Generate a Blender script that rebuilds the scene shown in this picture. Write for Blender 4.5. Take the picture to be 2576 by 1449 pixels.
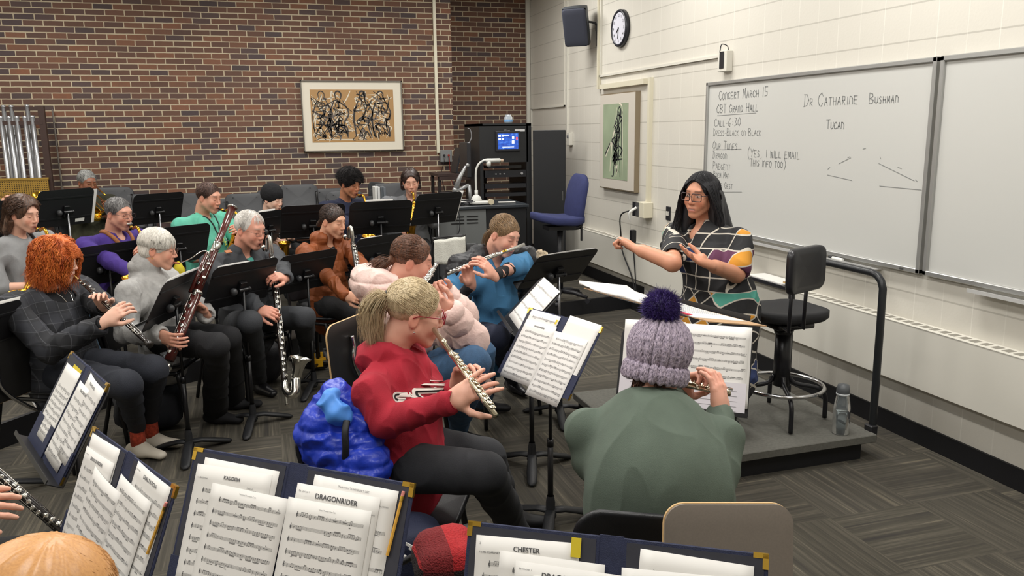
import bpy, bmesh, math, random
import numpy as np
import openvdb
from mathutils import Vector, Matrix
for o in list(bpy.data.objects): bpy.data.objects.remove(o)
SC = bpy.context.scene
COL = SC.collection
# ---------------------------------------------------------------- camera
CAMR = np.array([[0.9558, 0.0676, -0.2863], [-0.2937, 0.1797, -0.9389], [-0.0120, 0.9814, 0.1916]])
_z = CAMR[:, 2]/np.linalg.norm(CAMR[:, 2]); _x = CAMR[:, 0]-_z*(CAMR[:, 0]@_z); _x /= np.linalg.norm(_x); _y = np.cross(_z, _x)
CAMR = np.stack([_x, _y, _z], 1)
CAMZ = 1.85; FPX = 2030.0
cam_d = bpy.data.cameras.new('camera'); cam_d.sensor_width = 36; cam_d.lens = 36*FPX/2576; cam_d.clip_start = .05; cam_d.clip_end = 60
cam = bpy.data.objects.new('camera', cam_d); COL.objects.link(cam)
m4 = Matrix.Identity(4)
for i in range(3):
    for j in range(3): m4[i][j] = CAMR[i, j]
m4[2][3] = CAMZ
cam.matrix_world = m4
SC.camera = cam
def at(x, y, d):
    "the point d metres deep on the sight line of a photo pixel"
    return np.array([0, 0, CAMZ]) + CAMR @ np.array([(x-1288)/FPX, -(y-724.5)/FPX, -1.0])*d
def at_floor(x, y, z=0):
    r = CAMR @ np.array([(x-1288)/FPX, -(y-724.5)/FPX, -1.0]); return np.array([0, 0, CAMZ]) + r*(z-CAMZ)/r[2]
def at_wall(x, y, X=3.615):
    r = CAMR @ np.array([(x-1288)/FPX, -(y-724.5)/FPX, -1.0]); return np.array([0, 0, CAMZ]) + r*X/r[0]
def at_back(x, y, Y=10.25):
    r = CAMR @ np.array([(x-1288)/FPX, -(y-724.5)/FPX, -1.0]); return np.array([0, 0, CAMZ]) + r*Y/r[1]
# ---------------------------------------------------------------- world and lamps
w = bpy.data.worlds.new('world'); SC.world = w; w.use_nodes = True
w.node_tree.nodes['Background'].inputs[0].default_value = (.95, .97, 1, 1); w.node_tree.nodes['Background'].inputs[1].default_value = .12
SC.view_settings.view_transform = 'Standard'; SC.view_settings.look = 'None'; SC.view_settings.gamma = 1
SC.view_settings.use_curve_mapping = False; SC.view_settings.exposure = 0.0
LAMPS = [(x, y) for y in (1.2, 3.6, 6.0, 8.4) for x in (-2.4, 0.2, 2.5)]
for (x, y) in LAMPS:
    l = bpy.data.lights.new('ceiling_tube_light', 'AREA'); l.shape = 'RECTANGLE'; l.size = .6; l.size_y = 1.2; l.energy = 38; l.color = (1, .985, .955)
    o = bpy.data.objects.new('ceiling_tube_light', l); COL.objects.link(o); o.location = (x, y, 3.66)
R_ = random.Random(7)
# ---------------------------------------------------------------- nodes
class X:
    def __init__(s, nt, sock): s.t = nt; s.s = sock
    def _m(s, op, *a):
        n = s.t.nodes.new('ShaderNodeMath'); n.operation = op
        for i, v in enumerate((s,)+a):
            if isinstance(v, X): s.t.links.new(v.s, n.inputs[i])
            else: n.inputs[i].default_value = v
        return X(s.t, n.outputs[0])
    def __add__(s, o): return s._m('ADD', o)
    def __sub__(s, o): return s._m('SUBTRACT', o)
    def __mul__(s, o): return s._m('MULTIPLY', o)
    def __truediv__(s, o): return s._m('DIVIDE', o)
    def fl(s): return s._m('FLOOR')
    def fr(s): return s._m('FRACT')
    def lt(s, o): return s._m('LESS_THAN', o)
    def gt(s, o): return s._m('GREATER_THAN', o)
    def mod(s, o): return s._m('FLOORED_MODULO', o)
    def mx(s, o): return s._m('MAXIMUM', o)
    def mn(s, o): return s._m('MINIMUM', o)
    def ab(s): return s._m('ABSOLUTE')
    def sin(s): return s._m('SINE')
def new_mat(name):
    m = bpy.data.materials.new(name); m.use_nodes = True; nt = m.node_tree
    return m, nt, nt.nodes['Principled BSDF']
def coords(nt, kind='Object'):
    tc = nt.nodes.new('ShaderNodeTexCoord'); sp = nt.nodes.new('ShaderNodeSeparateXYZ'); nt.links.new(tc.outputs[kind], sp.inputs[0])
    return tc.outputs[kind], [X(nt, sp.outputs[i]) for i in range(3)]
def attr3(nt, name):
    a = nt.nodes.new('ShaderNodeAttribute'); a.attribute_name = name; sp = nt.nodes.new('ShaderNodeSeparateXYZ'); nt.links.new(a.outputs['Vector'], sp.inputs[0])
    return a.outputs['Vector'], [X(nt, sp.outputs[i]) for i in range(3)]
def comb(nt, *a):
    n = nt.nodes.new('ShaderNodeCombineXYZ')
    for i, v in enumerate(a):
        if isinstance(v, X): nt.links.new(v.s, n.inputs[i])
        else: n.inputs[i].default_value = v
    return n.outputs[0]
def noise(nt, vec, scale, detail=2, rough=.5):
    n = nt.nodes.new('ShaderNodeTexNoise'); n.inputs['Scale'].default_value = scale; n.inputs['Detail'].default_value = detail; n.inputs['Roughness'].default_value = rough
    if vec is not None: nt.links.new(vec, n.inputs['Vector'])
    return X(nt, n.outputs['Fac'])
def white(nt, vec):
    n = nt.nodes.new('ShaderNodeTexWhiteNoise'); n.noise_dimensions = '3D'; nt.links.new(vec, n.inputs['Vector']); return X(nt, n.outputs['Value'])
def ramp(nt, fac, stops, const=False):
    n = nt.nodes.new('ShaderNodeValToRGB'); nt.links.new(fac.s, n.inputs[0]); e = n.color_ramp.elements
    if const: n.color_ramp.interpolation = 'CONSTANT'
    while len(e) < len(stops): e.new(.5)
    for k, (p, c) in enumerate(stops): e[k].position = p; e[k].color = (*c, 1)
    return n.outputs[0]
def mixc(nt, fac, a, b):
    n = nt.nodes.new('ShaderNodeMix'); n.data_type = 'RGBA'
    if isinstance(fac, X): nt.links.new(fac.s, n.inputs[0])
    else: n.inputs[0].default_value = fac
    for i, v in ((6, a), (7, b)):
        if isinstance(v, tuple): n.inputs[i].default_value = (*v, 1)
        else: nt.links.new(v, n.inputs[i])
    return n.outputs[2]
def bump(nt, bs, h, strength=.3, dist=.01):
    n = nt.nodes.new('ShaderNodeBump'); n.inputs['Strength'].default_value = strength; n.inputs['Distance'].default_value = dist
    nt.links.new(h.s, n.inputs['Height']); nt.links.new(n.outputs[0], bs.inputs['Normal'])
def srgb(h):
    if isinstance(h, str): c = [int(h[i:i+2], 16)/255 for i in (0, 2, 4)]
    else: c = [v/255 for v in h]
    return tuple(v/12.92 if v <= .04045 else ((v+.055)/1.055)**2.4 for v in c)
_M = {}
def mat(name, col=None, rough=.5, metal=0, var=0, vs=30, bs=0, bscale=200, coat=0, sheen=0, trans=0, ior=1.45, emis=0, stretch=None):
    if name in _M: return _M[name]
    m, nt, b = new_mat(name); c = srgb(col) if not isinstance(col, tuple) or max(col) > 1 else col
    b.inputs['Base Color'].default_value = (*c, 1); b.inputs['Roughness'].default_value = rough; b.inputs['Metallic'].default_value = metal
    b.inputs['Coat Weight'].default_value = coat; b.inputs['Sheen Weight'].default_value = sheen; b.inputs['Transmission Weight'].default_value = trans; b.inputs['IOR'].default_value = ior
    if emis: b.inputs['Emission Color'].default_value = (*c, 1); b.inputs['Emission Strength'].default_value = emis
    vec, xyz = coords(nt)
    if stretch:
        mp = nt.nodes.new('ShaderNodeMapping'); mp.inputs['Scale'].default_value = stretch; nt.links.new(vec, mp.inputs[0]); vec = mp.outputs[0]
    if var:
        f = noise(nt, vec, vs, 3); lo = tuple(v*(1-var) for v in c); hi = tuple(min(1, v*(1+var)) for v in c)
        nt.links.new(ramp(nt, f, [(.3, lo), (.7, hi)]), b.inputs['Base Color'])
    if bs: bump(nt, b, noise(nt, vec, bscale, 2), bs, .004)
    _M[name] = m; return m
# ---------------------------------------------------------------- objects
ORG = {}
def tag(o, label, cat, group=None, kind=None):
    o['label'] = label; o['category'] = cat
    if group: o['group'] = group
    if kind: o['kind'] = kind
    return o
def thing(name, label, cat, loc=(0, 0, 0), group=None, local=False, rz=0):
    o = bpy.data.objects.new(name, None); COL.objects.link(o); o.location = Vector([float(v) for v in loc]); o.rotation_euler = (0, 0, rz); o.empty_display_size = .05
    ORG[o.name] = np.zeros(3) if local else np.array(loc, float)
    return tag(o, label, cat, group)
def mesh(name, V, F, m, parent=None, smooth=False, loc=None, local=False):
    V = np.asarray(V, float); me = bpy.data.meshes.new(name)
    if parent is not None: org = ORG[parent.name]
    elif loc is not None: org = np.array(loc, float)
    else: org = np.zeros(3)
    ms = m if isinstance(m, list) else [m]
    me.from_pydata((V-org if not local else V).tolist(), [], F if isinstance(F, list) else F.tolist())
    for x in ms: me.materials.append(x)
    if smooth: me.polygons.foreach_set('use_smooth', [True]*len(me.polygons))
    o = bpy.data.objects.new(name, me); COL.objects.link(o)
    if parent is not None: o.parent = parent; ORG[o.name] = org
    elif loc is not None: o.location = Vector([float(v) for v in org]); ORG[o.name] = org
    else: ORG[o.name] = org
    return o
def nrm(v): v = np.asarray(v, float); return v/(np.linalg.norm(v)+1e-12)
def frame(d, up=(0, 0, 1)):
    d = nrm(d); up = np.asarray(up, float)
    if abs(d@nrm(up)) > .98: up = np.array([1., 0, 0])
    s = nrm(np.cross(d, up)); return s, nrm(np.cross(s, d))
class MB:
    def __init__(s): s.V = []; s.F = []; s.mi = []; s.n = 0; s.cur = 0; s.M = None
    def mat(s, i): s.cur = i; return s
    def xf(s, M): s.M = M; return s
    def add(s, V, F):
        V = np.asarray(V, float)
        if s.M is not None: V = V@s.M[0].T + s.M[1]
        s.V.append(V); s.F += [[i+s.n for i in f] for f in F]; s.mi += [s.cur]*len(F); s.n += len(V); return s
    def box(s, c, d, R=None, bev=0):
        c = np.array(c, float); d = np.array(d, float)/2
        if bev:
            b = min(bev, min(d)*.9); P = []
            out = [(-1, -1), (1, -1), (1, 1), (-1, 1)]
            rings = []
            for z, q in ((-d[2], b), (-d[2]+b, 0), (d[2]-b, 0), (d[2], b)):
                r = []
                for sx, sy in out:
                    x0, y0 = sx*d[0], sy*d[1]
                    pts = [(x0-sx*(b+q*.0), y0-sy*q), (x0-sx*q, y0-sy*(b))]
                    if q: pts = [(x0-sx*(b+q*.4), y0-sy*q), (x0-sx*q, y0-sy*(b+q*.4))]
                    if sx*sy < 0: pts = pts[::1]
                    r += [(p[0], p[1], z) for p in (pts if sx*sy < 0 else pts[::-1])]
                rings.append(r)
            V = np.array([p for r in rings for p in r]); n = 8; F = []
            for k in range(3):
                for i in range(n): F.append([k*n+i, k*n+(i+1) % n, (k+1)*n+(i+1) % n, (k+1)*n+i])
            F.append(list(range(n))[::-1]); F.append([3*n+i for i in range(n)])
        else:
            V = np.array([(x, y, z) for x in (-1, 1) for y in (-1, 1) for z in (-1, 1)])*d
            F = [[0, 1, 3, 2], [4, 6, 7, 5], [0, 4, 5, 1], [2, 3, 7, 6], [0, 2, 6, 4], [1, 5, 7, 3]]
        if R is not None: V = V@np.array(R).T
        return s.add(V+c, F)
    def tube(s, pts, r, n=10, cap=True, up=(0, 0, 1), flat=1.0):
        P = np.array(pts, float); m = len(P); r = np.broadcast_to(np.asarray(r, float), (m,)) if np.ndim(r) < 2 else r
        T = np.gradient(P, axis=0); T /= np.linalg.norm(T, axis=1)[:, None]+1e-12
        a, b = frame(T[0], up); V = []
        for i in range(m):
            a = nrm(a-T[i]*(a@T[i])); b = np.cross(T[i], a)
            for k in range(n):
                th = 2*math.pi*k/n; V.append(P[i]+r[i]*(a*math.cos(th)+b*math.sin(th)*flat))
        F = [[i*n+k, i*n+(k+1) % n, (i+1)*n+(k+1) % n, (i+1)*n+k] for i in range(m-1) for k in range(n)]
        if cap: F += [list(range(n))[::-1], [(m-1)*n+k for k in range(n)]]
        return s.add(V, F)
    def cyl(s, a, b, r, r2=None, n=14): return s.tube([a, b], [r, r if r2 is None else r2], n)
    def lathe(s, prof, n=24, c=(0, 0, 0), d=(0, 0, 1)):
        a, b = frame(d); d = nrm(d); c = np.array(c, float); V = []; m = len(prof)
        for r, h in prof:
            for k in range(n):
                th = 2*math.pi*k/n; V.append(c+d*h+r*(a*math.cos(th)+b*math.sin(th)))
        F = [[i*n+k, i*n+(k+1) % n, (i+1)*n+(k+1) % n, (i+1)*n+k] for i in range(m-1) for k in range(n)]
        return s.add(V, F)
    def ball(s, c, r, n=12, R=None):
        V = []; F = []; r = np.broadcast_to(np.asarray(r, float), (3,)); m = n//2
        for i in range(m+1):
            ph = math.pi*i/m
            for k in range(n): th = 2*math.pi*k/n; V.append((math.sin(ph)*math.cos(th), math.sin(ph)*math.sin(th), math.cos(ph)))
        V = np.array(V)*r
        if R is not None: V = V@np.array(R).T
        F = [[i*n+k, (i+1)*n+k, (i+1)*n+(k+1) % n, i*n+(k+1) % n] for i in range(m) for k in range(n)]
        return s.add(V+np.array(c, float), F)
    def rslab(s, w, h, t, r, o, u, v, bend=None, ns=6):
        "slab with round corners; o centre, u across, v up"
        o, u, v = (np.array(q, float) for q in (o, u, v)); nn = nrm(np.cross(u, v)); rs = r if isinstance(r, (tuple, list)) else (r,)*4
        out = []
        for (sx, sy, a0), rr in zip(((1, 1, 0), (-1, 1, 90), (-1, -1, 180), (1, -1, 270)), rs):
            for k in range(ns+1):
                a = math.radians(a0+90*k/ns); out.append((sx*(w/2-rr)+rr*math.cos(a), sy*(h/2-rr)+rr*math.sin(a)))
        out = np.array(out); N = len(out); V = []; F = []
        rings = (0, .35, .7, .93, 1.0)
        for side in (1, -1):
            for q in rings:
                for (x, y) in (out*q if q else out*1e-4):
                    z = (bend(x, y) if bend else 0)+side*t/2*(1 if q < 1 else .6); V.append(o+u*x+v*y+nn*z)
        K = len(rings)
        for sd in (0, 1):
            for k in range(K-1):
                for i in range(N):
                    a, b, c, d = sd*K*N+k*N+i, sd*K*N+k*N+(i+1) % N, sd*K*N+(k+1)*N+(i+1) % N, sd*K*N+(k+1)*N+i
                    F.append([a, d, c, b] if sd == 0 else [a, b, c, d])
        for i in range(N):
            a, b = (K-1)*N+i, (K-1)*N+(i+1) % N; F.append([a, a+K*N, b+K*N, b])
        return s.add(V, F)
    def build(s, name, m, parent=None, smooth=False, loc=None, local=False):
        V = np.concatenate(s.V); o = mesh(name, V, s.F, m, parent, smooth, loc, local)
        if isinstance(m, list): o.data.polygons.foreach_set('material_index', s.mi)
        return o
def auto(o, ang=35):
    "smooth shading with sharp edges kept"
    me = o.data; me.polygons.foreach_set('use_smooth', [True]*len(me.polygons)); me.set_sharp_from_angle(angle=math.radians(ang)); return o
def curve(pts, n=8):
    "smooth polyline through points"
    P = [np.array(p, float) for p in pts]; P = [2*P[0]-P[1]]+P+[2*P[-1]-P[-2]]; out = []
    for i in range(1, len(P)-2):
        for k in range(n):
            t = k/n; a, b, c, d = P[i-1:i+3]
            out.append(.5*(2*b+(c-a)*t+(2*a-5*b+4*c-d)*t*t+(3*b-a-3*c+d)*t**3))
    out.append(P[-2]); return np.array(out)
def dup(root, loc=None, rz=None, label=None, group=None, cat=None):
    r = root.copy(); COL.objects.link(r); ORG[r.name] = np.zeros(3)
    if loc is not None: r.location = Vector([float(v) for v in loc])
    if rz is not None: r.rotation_euler = (0, 0, rz)
    if label: r['label'] = label
    if group: r['group'] = group
    for ch in [c for c in bpy.data.objects if c.parent == root]:
        c = ch.copy(); COL.objects.link(c); c.parent = r
        for g in [q for q in bpy.data.objects if q.parent == ch]:
            d = g.copy(); COL.objects.link(d); d.parent = c
    return r
# stroke lettering (one-line capitals) for handwriting, in a 0..1 cell
ST = {'A':'M0,0 .5,1 1,0M.2,.4 .8,.4','B':'M0,0 0,1 .7,.95 .8,.7 .1,.52 .9,.35 .7,0 0,0','C':'M.95,.8 .6,1 .15,.8 0,.45 .2,.1 .6,0 .95,.15','D':'M.1,0 .1,1M0,1 .6,.95 1,.5 .6,.05 0,0','E':'M.9,1 0,1 0,0 .9,0M0,.5 .7,.5','G':'M.9,.85 .5,1 .1,.7 .05,.3 .4,0 .9,.1 .9,.45 .5,.45','H':'M.05,0 .05,1M.9,0 .9,1M.05,.5 .9,.5','I':'M.5,0 .5,1','K':'M0,0 0,1M.8,1 0,.45 .9,0','L':'M.1,1 .1,0 .9,.02','M':'M0,0 .15,1 .5,.3 .85,1 1,0','N':'M0,0 .05,.95 .5,1 .9,.7 .95,0','O':'M.5,1 .1,.8 .05,.25 .45,0 .9,.2 .95,.75 .5,1','P':'M.1,0 .1,1 .8,.95 .85,.6 .1,.45','R':'M.1,0 .1,1 .8,.95 .8,.6 .1,.5 .95,0','S':'M.9,.9 .4,1 .15,.75 .8,.4 .7,.05 .05,.05','T':'M0,1 1,1M.5,1 .5,0','U':'M.05,1 .1,.15 .5,0 .85,.15 .95,1','V':'M0,1 .5,0 1,1','W':'M0,1 .25,0 .5,.8 .75,0 1,1','Y':'M0,1 .5,.5 1,1M.5,.5 .4,0','X':'M0,0 1,1M0,1 1,0','1':'M.5,0 .5,1','5':'M.9,1 .2,1 .15,.6 .8,.5 .8,.1 .1,0','6':'M.8,1 .2,.6 .1,.15 .6,0 .85,.3 .2,.4','3':'M.1,1 .8,.9 .4,.55 .85,.25 .1,0','0':'M.5,1 .1,.7 .1,.2 .5,0 .9,.3 .9,.8 .5,1','(':'M.8,1.25 .35,.7 .35,.2 .8,-.3','-':'M.1,.5 .9,.5',')':'M.2,1.25 .65,.7 .65,.2 .2,-.3',',':'M.5,.1 .3,-.2',':':'M.5,.3 .5,.35M.5,.8 .5,.85','F':'M0,0 0,1 .9,1M0,.5 .7,.5'}
def stroke_text(mb, txt, o, u, v, h, lw, n, small=.72, seed=1):
    "hand lettering: capitals tall, lower case as small capitals"
    rr = random.Random(seed); x = 0; o, u, v, n = (np.array(q, float) for q in (o, u, v, n))
    for ch in txt:
        if ch == ' ': x += h*.55; continue
        g = ST.get(ch.upper()); hh = h if (ch.isupper() or ch in '()1530' or ch == '6') else h*small; ww = hh*(.22 if ch in 'Ii1' else .62)
        if g is None: continue
        for s_ in g.split('M')[1:]:
            P = [tuple(float(q) for q in p.split(',')) for p in s_.split()]
            P = [(px_+rr.uniform(-.05, .05), py_+rr.uniform(-.05, .05)) for px_, py_ in P]
            for a, b in zip(P[:-1], P[1:]):
                A = o+u*(x+a[0]*ww)+v*(a[1]*hh); B = o+u*(x+b[0]*ww)+v*(b[1]*hh); d = nrm(B-A); sd = np.cross(n, d)*lw/2; A = A-d*lw*.3; B = B+d*lw*.3
                mb.add([A+sd, A-sd, B-sd, B+sd], [[0, 1, 2, 3]])
        x += ww+h*.16
    return x
def text_obj(name, txt, size, o, u, v, m, parent, off=.0008, bold=0, align='LEFT', snap=None, depth=0):
    cu = bpy.data.curves.new(name, 'FONT'); cu.body = txt; cu.size = size; cu.align_x = align; cu.offset = bold; cu.resolution_u = 3; cu.extrude = depth
    t = bpy.data.objects.new(name, cu); COL.objects.link(t); dg = bpy.context.evaluated_depsgraph_get()
    me = bpy.data.meshes.new_from_object(t.evaluated_get(dg)); bpy.data.objects.remove(t)
    o, u, v = (np.array(q, float) for q in (o, u, v)); n = nrm(np.cross(u, v))
    if snap is not None:
        bm = bmesh.new(); bm.from_mesh(me); bmesh.ops.triangulate(bm, faces=bm.faces)
        for ax, no in (((1, 0, 0), 0), ((0, 1, 0), 1)):
            lo = min(q.co[no] for q in bm.verts); hi = max(q.co[no] for q in bm.verts); st = size*.12; k = lo+st
            while k < hi:
                pc = [0, 0, 0]; pc[no] = k
                bmesh.ops.bisect_plane(bm, geom=bm.verts[:]+bm.edges[:]+bm.faces[:], plane_co=pc, plane_no=ax); k += st
        bm.to_mesh(me); bm.free()
    V = np.array([q.co[:] for q in me.vertices]); F = [list(p.vertices) for p in me.polygons]; bpy.data.meshes.remove(me)
    W = o+V[:, :1]*u+V[:, 1:2]*v+n*(off+V[:, 2:3])
    if snap is not None:
        for i in range(len(W)):
            h = snap.ray_cast(Vector((W[i]+n*.02).tolist()), Vector((-n).tolist()), .4)
            if h[0] is not None: W[i] = np.array(h[0])+n*off
    return mesh(name, W, F, m, parent)
# ================================================================ the room
XW = 3.615; YB = 10.25; YN = 10.91; XS = 2.37; CZ = 3.72
def brick_mat():
    m, nt, b = new_mat('brick_wall'); vec, (x, y, z) = coords(nt)
    u = (x+y)/.2; h = .0642; row = (z/h).fl(); uu = u+row.mod(2.0)*.5+white(nt, comb(nt, row, 3.3, 0))*.12
    jn = noise(nt, vec, 14, 2)*.08-.04
    fu = (uu+jn*.4).fr(); fv = ((z/h)+jn).fr(); col = uu.fl()
    idn = white(nt, comb(nt, col, row, 7.0)); id2 = white(nt, comb(nt, col, row, 2.0))
    c = ramp(nt, idn, [(0, srgb('423c3e')), (.16, srgb('4c4145')), (.2, srgb('57423b')), (.45, srgb('644739')), (.7, srgb('6f4d3d')), (.9, srgb('7b553f')), (1, srgb('8a5a40'))])
    c = mixc(nt, noise(nt, vec, 22, 4)*.55, c, srgb('51403a'))
    c = mixc(nt, id2*.25, c, srgb('75564a'))
    mort = fu.lt(.055).mx(fv.lt(.17)); c = mixc(nt, mort, c, mixc(nt, noise(nt, vec, 9), srgb('ab9d85'), srgb('c6b99f')))
    nt.links.new(c, b.inputs['Base Color']); b.inputs['Roughness'].default_value = .85
    bump(nt, b, (mort*-1.0)+noise(nt, vec, 120, 3)*.35, .8, .006); return m
def cmu_mat():
    m, nt, b = new_mat('painted_block_wall'); vec, (x, y, z) = coords(nt)
    fv = ((z-.05)/.2065).fr(); fu = ((y-.045)/.2055).fr()
    h = fv.lt(.045); v = fu.lt(.03); half = (((y-.045)/.411).fr()).lt(.5)
    c = mixc(nt, noise(nt, vec, 1.3, 3), srgb('cfcbc1'), srgb('d8d4ca'))
    c = mixc(nt, h*.55, c, srgb('a29e94')); c = mixc(nt, v*(half*.2+.3), c, srgb('e9e6dd'))
    nt.links.new(c, b.inputs['Base Color']); b.inputs['Roughness'].default_value = .38
    bump(nt, b, (h*-1.0)-v*.7+noise(nt, vec, 60, 3)*.3, .55, .004); return m
def carpet_mat():
    m, nt, b = new_mat('striped_carpet_tiles'); vec, (x, y, z) = coords(nt); T = .5
    i = (x/T).fl(); j = (y/T).fl(); par = (i+j).mod(2.0)
    s = x*par+y*(par*-1.0+1.0); t = y*par+x*(par*-1.0+1.0)
    idn = white(nt, comb(nt, i, j, 1.0))
    n1 = noise(nt, comb(nt, s*70.0, t*1.6, idn*40.0), 1.0, 3, .7); n2 = noise(nt, comb(nt, s*24.0, t*.7, idn*17.0), 1.0, 2)
    n3 = noise(nt, comb(nt, s*260.0, t*6.0, idn), 1.0, 1)
    band = noise(nt, comb(nt, s*9.0, t*9.0, idn*9.0), .9, 0)
    c = ramp(nt, n1*.55+n2*.45, [(.30, srgb('322f2c')), (.46, srgb('474339')), (.56, srgb('5a554a')), (.66, srgb('827966')), (.74, srgb('a89b7f'))])
    c = mixc(nt, idn*.35, c, srgb('3b3732')); c = mixc(nt, n3*.4, c, srgb('2a2826'))
    nt.links.new(c, b.inputs['Base Color']); b.inputs['Roughness'].default_value = .95
    bump(nt, b, noise(nt, vec, 500, 2), .4, .003); return m
BRICK = brick_mat(); CMU = cmu_mat(); CARPET = carpet_mat()
BLK = mat('black_rubber', '17171a', .55, bs=.1); PAINT = mat('wall_paint_white', 'd3cfc4', .5)
def struct(name, mb, m, smooth=False):
    o = mb.build(name, m, None, smooth); o['kind'] = 'structure'; return o
struct('floor', MB().box((0.3, 4.5, -.05), (8.6, 13, .1)), CARPET)
# raised tier: a polygon behind the front floor
TP = [(3.615, 7.57), (.31, 7.0), (-1.0, 6.1), (-1.95, 4.9), (-2.5, 3.2), (-2.6, -1.9)]
poly = TP+[(-3.9, -1.9), (-3.9, 10.95), (3.615, 10.95)]
V = [(x, y, .15) for x, y in poly]+[(x, y, .0) for x, y in poly]; n = len(poly)
o = mesh('floor', V, [list(range(n))], CARPET); o['kind'] = 'structure'
o.data.update()
if o.data.polygons[0].normal.z < 0: o.data.flip_normals()
mb = MB()
for a, b in zip(TP[:-1], TP[1:]):
    a = np.array([*a, 0.]); b = np.array([*b, 0.]); d = nrm(b-a); nn = np.cross(d, (0, 0, 1)); nn = -nn if nn@np.array([1., -1, 0]) < 0 else nn
    mb.add([a+nn*.012, b+nn*.012, b+nn*.012+[0, 0, .152], a+nn*.012+[0, 0, .152], a-nn*.02, b-nn*.02, b-nn*.02+[0, 0, .152], a-nn*.02+[0, 0, .152]], [[0, 1, 2, 3], [3, 2, 6, 7], [4, 7, 6, 5]])
struct('trim_1', mb, mat('tier_nosing_black', '1b1b1e', .6))
struct('wall_back', MB().box((-.815, YB+.35, 1.75), (6.37, .7, 4.1)), BRICK)
struct('wall_niche', MB().box((3.1, YN+.1, 1.75), (1.5, .2, 4.1)), BRICK)
struct('wall_right', MB().box((XW+.1, 4.5, 1.75), (.2, 13, 4.1)), CMU)
struct('wall_left', MB().box((-4.0, 4.5, 1.75), (.2, 13, 4.1)), PAINT)
struct('wall_front', MB().box((0, -2.0, 1.75), (8, .2, 4.1)), PAINT)
struct('ceiling', MB().box((0, 4.5, CZ+.05), (8.2, 13, .1)), mat('ceiling_tiles', 'd9d6cd', .9, bs=.3))
for k, (x, y) in enumerate(LAMPS):
    t = thing('ceiling_light', 'recessed fluorescent ceiling panel with pale frame above the band', 'ceiling light', (x, y, CZ), 'ceiling light panels')
    mb = MB()
    for sx in (-1, 1): mb.box((x+sx*.32, y, CZ-.02), (.04, 1.28, .04)); mb.box((x, y+sx*.62, CZ-.02), (.6, .04, .04))
    mb.build('frame', mat('white_metal', 'e0ded8', .4), t); MB().box((x, y, CZ-.012), (.6, 1.2, .006)).build('diffuser', mat('diffuser', 'fff6e6', .5, emis=3), t)
# base boards
struct('baseboard_right', MB().box((XW-.008, 2.8, .06), (.016, 9.5, .12)).box((XW-.009, 7.42, .14), (.018, .3, .28)).box((XW-.008, 9.2, .21), (.016, 3.4, .12)), BLK)
struct('baseboard_back', MB().box((-.8, YB-.006, .2), (6.3, .012, .1)), BLK)
CR = mat('cream_painted_metal', 'd6d0bb', .45); CRD = mat('white_painted_metal', 'd5d2c8', .4)
struct('trim_2', MB().box((XW-.03, YN-.03, 2.5), (.05, .05, 2.6)), CRD)
# heater cover: long convector along the wall
ht = thing('radiator_cover', 'long low white convector heater cover along the block wall', 'heater', (XW, 5.6, .37))
mb = MB(); mb.box((XW-.055, 4.2, .545), (.11, 10.4, .35)); mb.build('cover', CRD, ht)
mb = MB()
for k in range(150):
    y = 9.3-.068*k
    if y < -.5: break
    mb.box((XW-.055, y, .7215), (.055, .043, .003))
mb.build('vent_grille', mat('vent_dark', '8a867c', .6), ht)
MB().box((XW-.055, 4.2, .7205), (.115, 10.42, .003)).build('top_plate', mat('heater_top', 'dcd9cf', .35), ht)
# cable ducts on the walls: each run its own thing
def duct(name, label, pts, w=.03, m=CR, group=None):
    o = MB()
    for a, b in zip(pts[:-1], pts[1:]):
        a, b = np.array(a, float), np.array(b, float); c = (a+b)/2; d = np.abs(b-a)+w; o.box(c, np.where(d == w, w, d))
    q = o.build(name, m, None, loc=pts[0]); tag(q, label, 'cable duct', group); return q
duct('cable_duct', 'cream vertical cable duct on the brick wall beside the framed painting', [(2.16, YB-.015, 1.6), (2.16, YB-.015, 3.7)], .035)
duct('cable_duct', 'thin white duct down the block wall to the thermostat', [(XW-.01, 9.42, 1.82), (XW-.01, 9.42, 3.7)], .02, CRD)
duct('cable_duct', 'white conduit loop in the far corner above the equipment rack', [(XW-.01, 10.8, 1.9), (XW-.01, 10.8, 2.14), (XW-.01, 9.52, 2.14), (XW-.01, 9.52, 3.7)], .018, CRD)
duct('cable_duct', 'white conduit beside the clock running to the projector sensor box', [(XW-.012, 8.4, 3.7), (XW-.012, 8.4, 2.42), (XW-.012, 5.92, 2.42)], .022, CRD)
duct('cable_duct', 'cream metal duct above the small green print and down to the wall sockets', [(XW-.025, 8.32, 2.3), (XW-.025, 7.3, 2.3)], .05, CR)
duct('cable_duct', 'cream vertical duct right of the green print ending at the socket box', [(XW-.02, 7.18, 1.13), (XW-.02, 7.18, 2.31)], .04, CR)
duct('cable_duct', 'wide cream duct above the conduit corner left of the clock', [(XW-.022, 8.43, 2.3), (XW-.022, 8.43, 3.7)], .035, CR)
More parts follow.
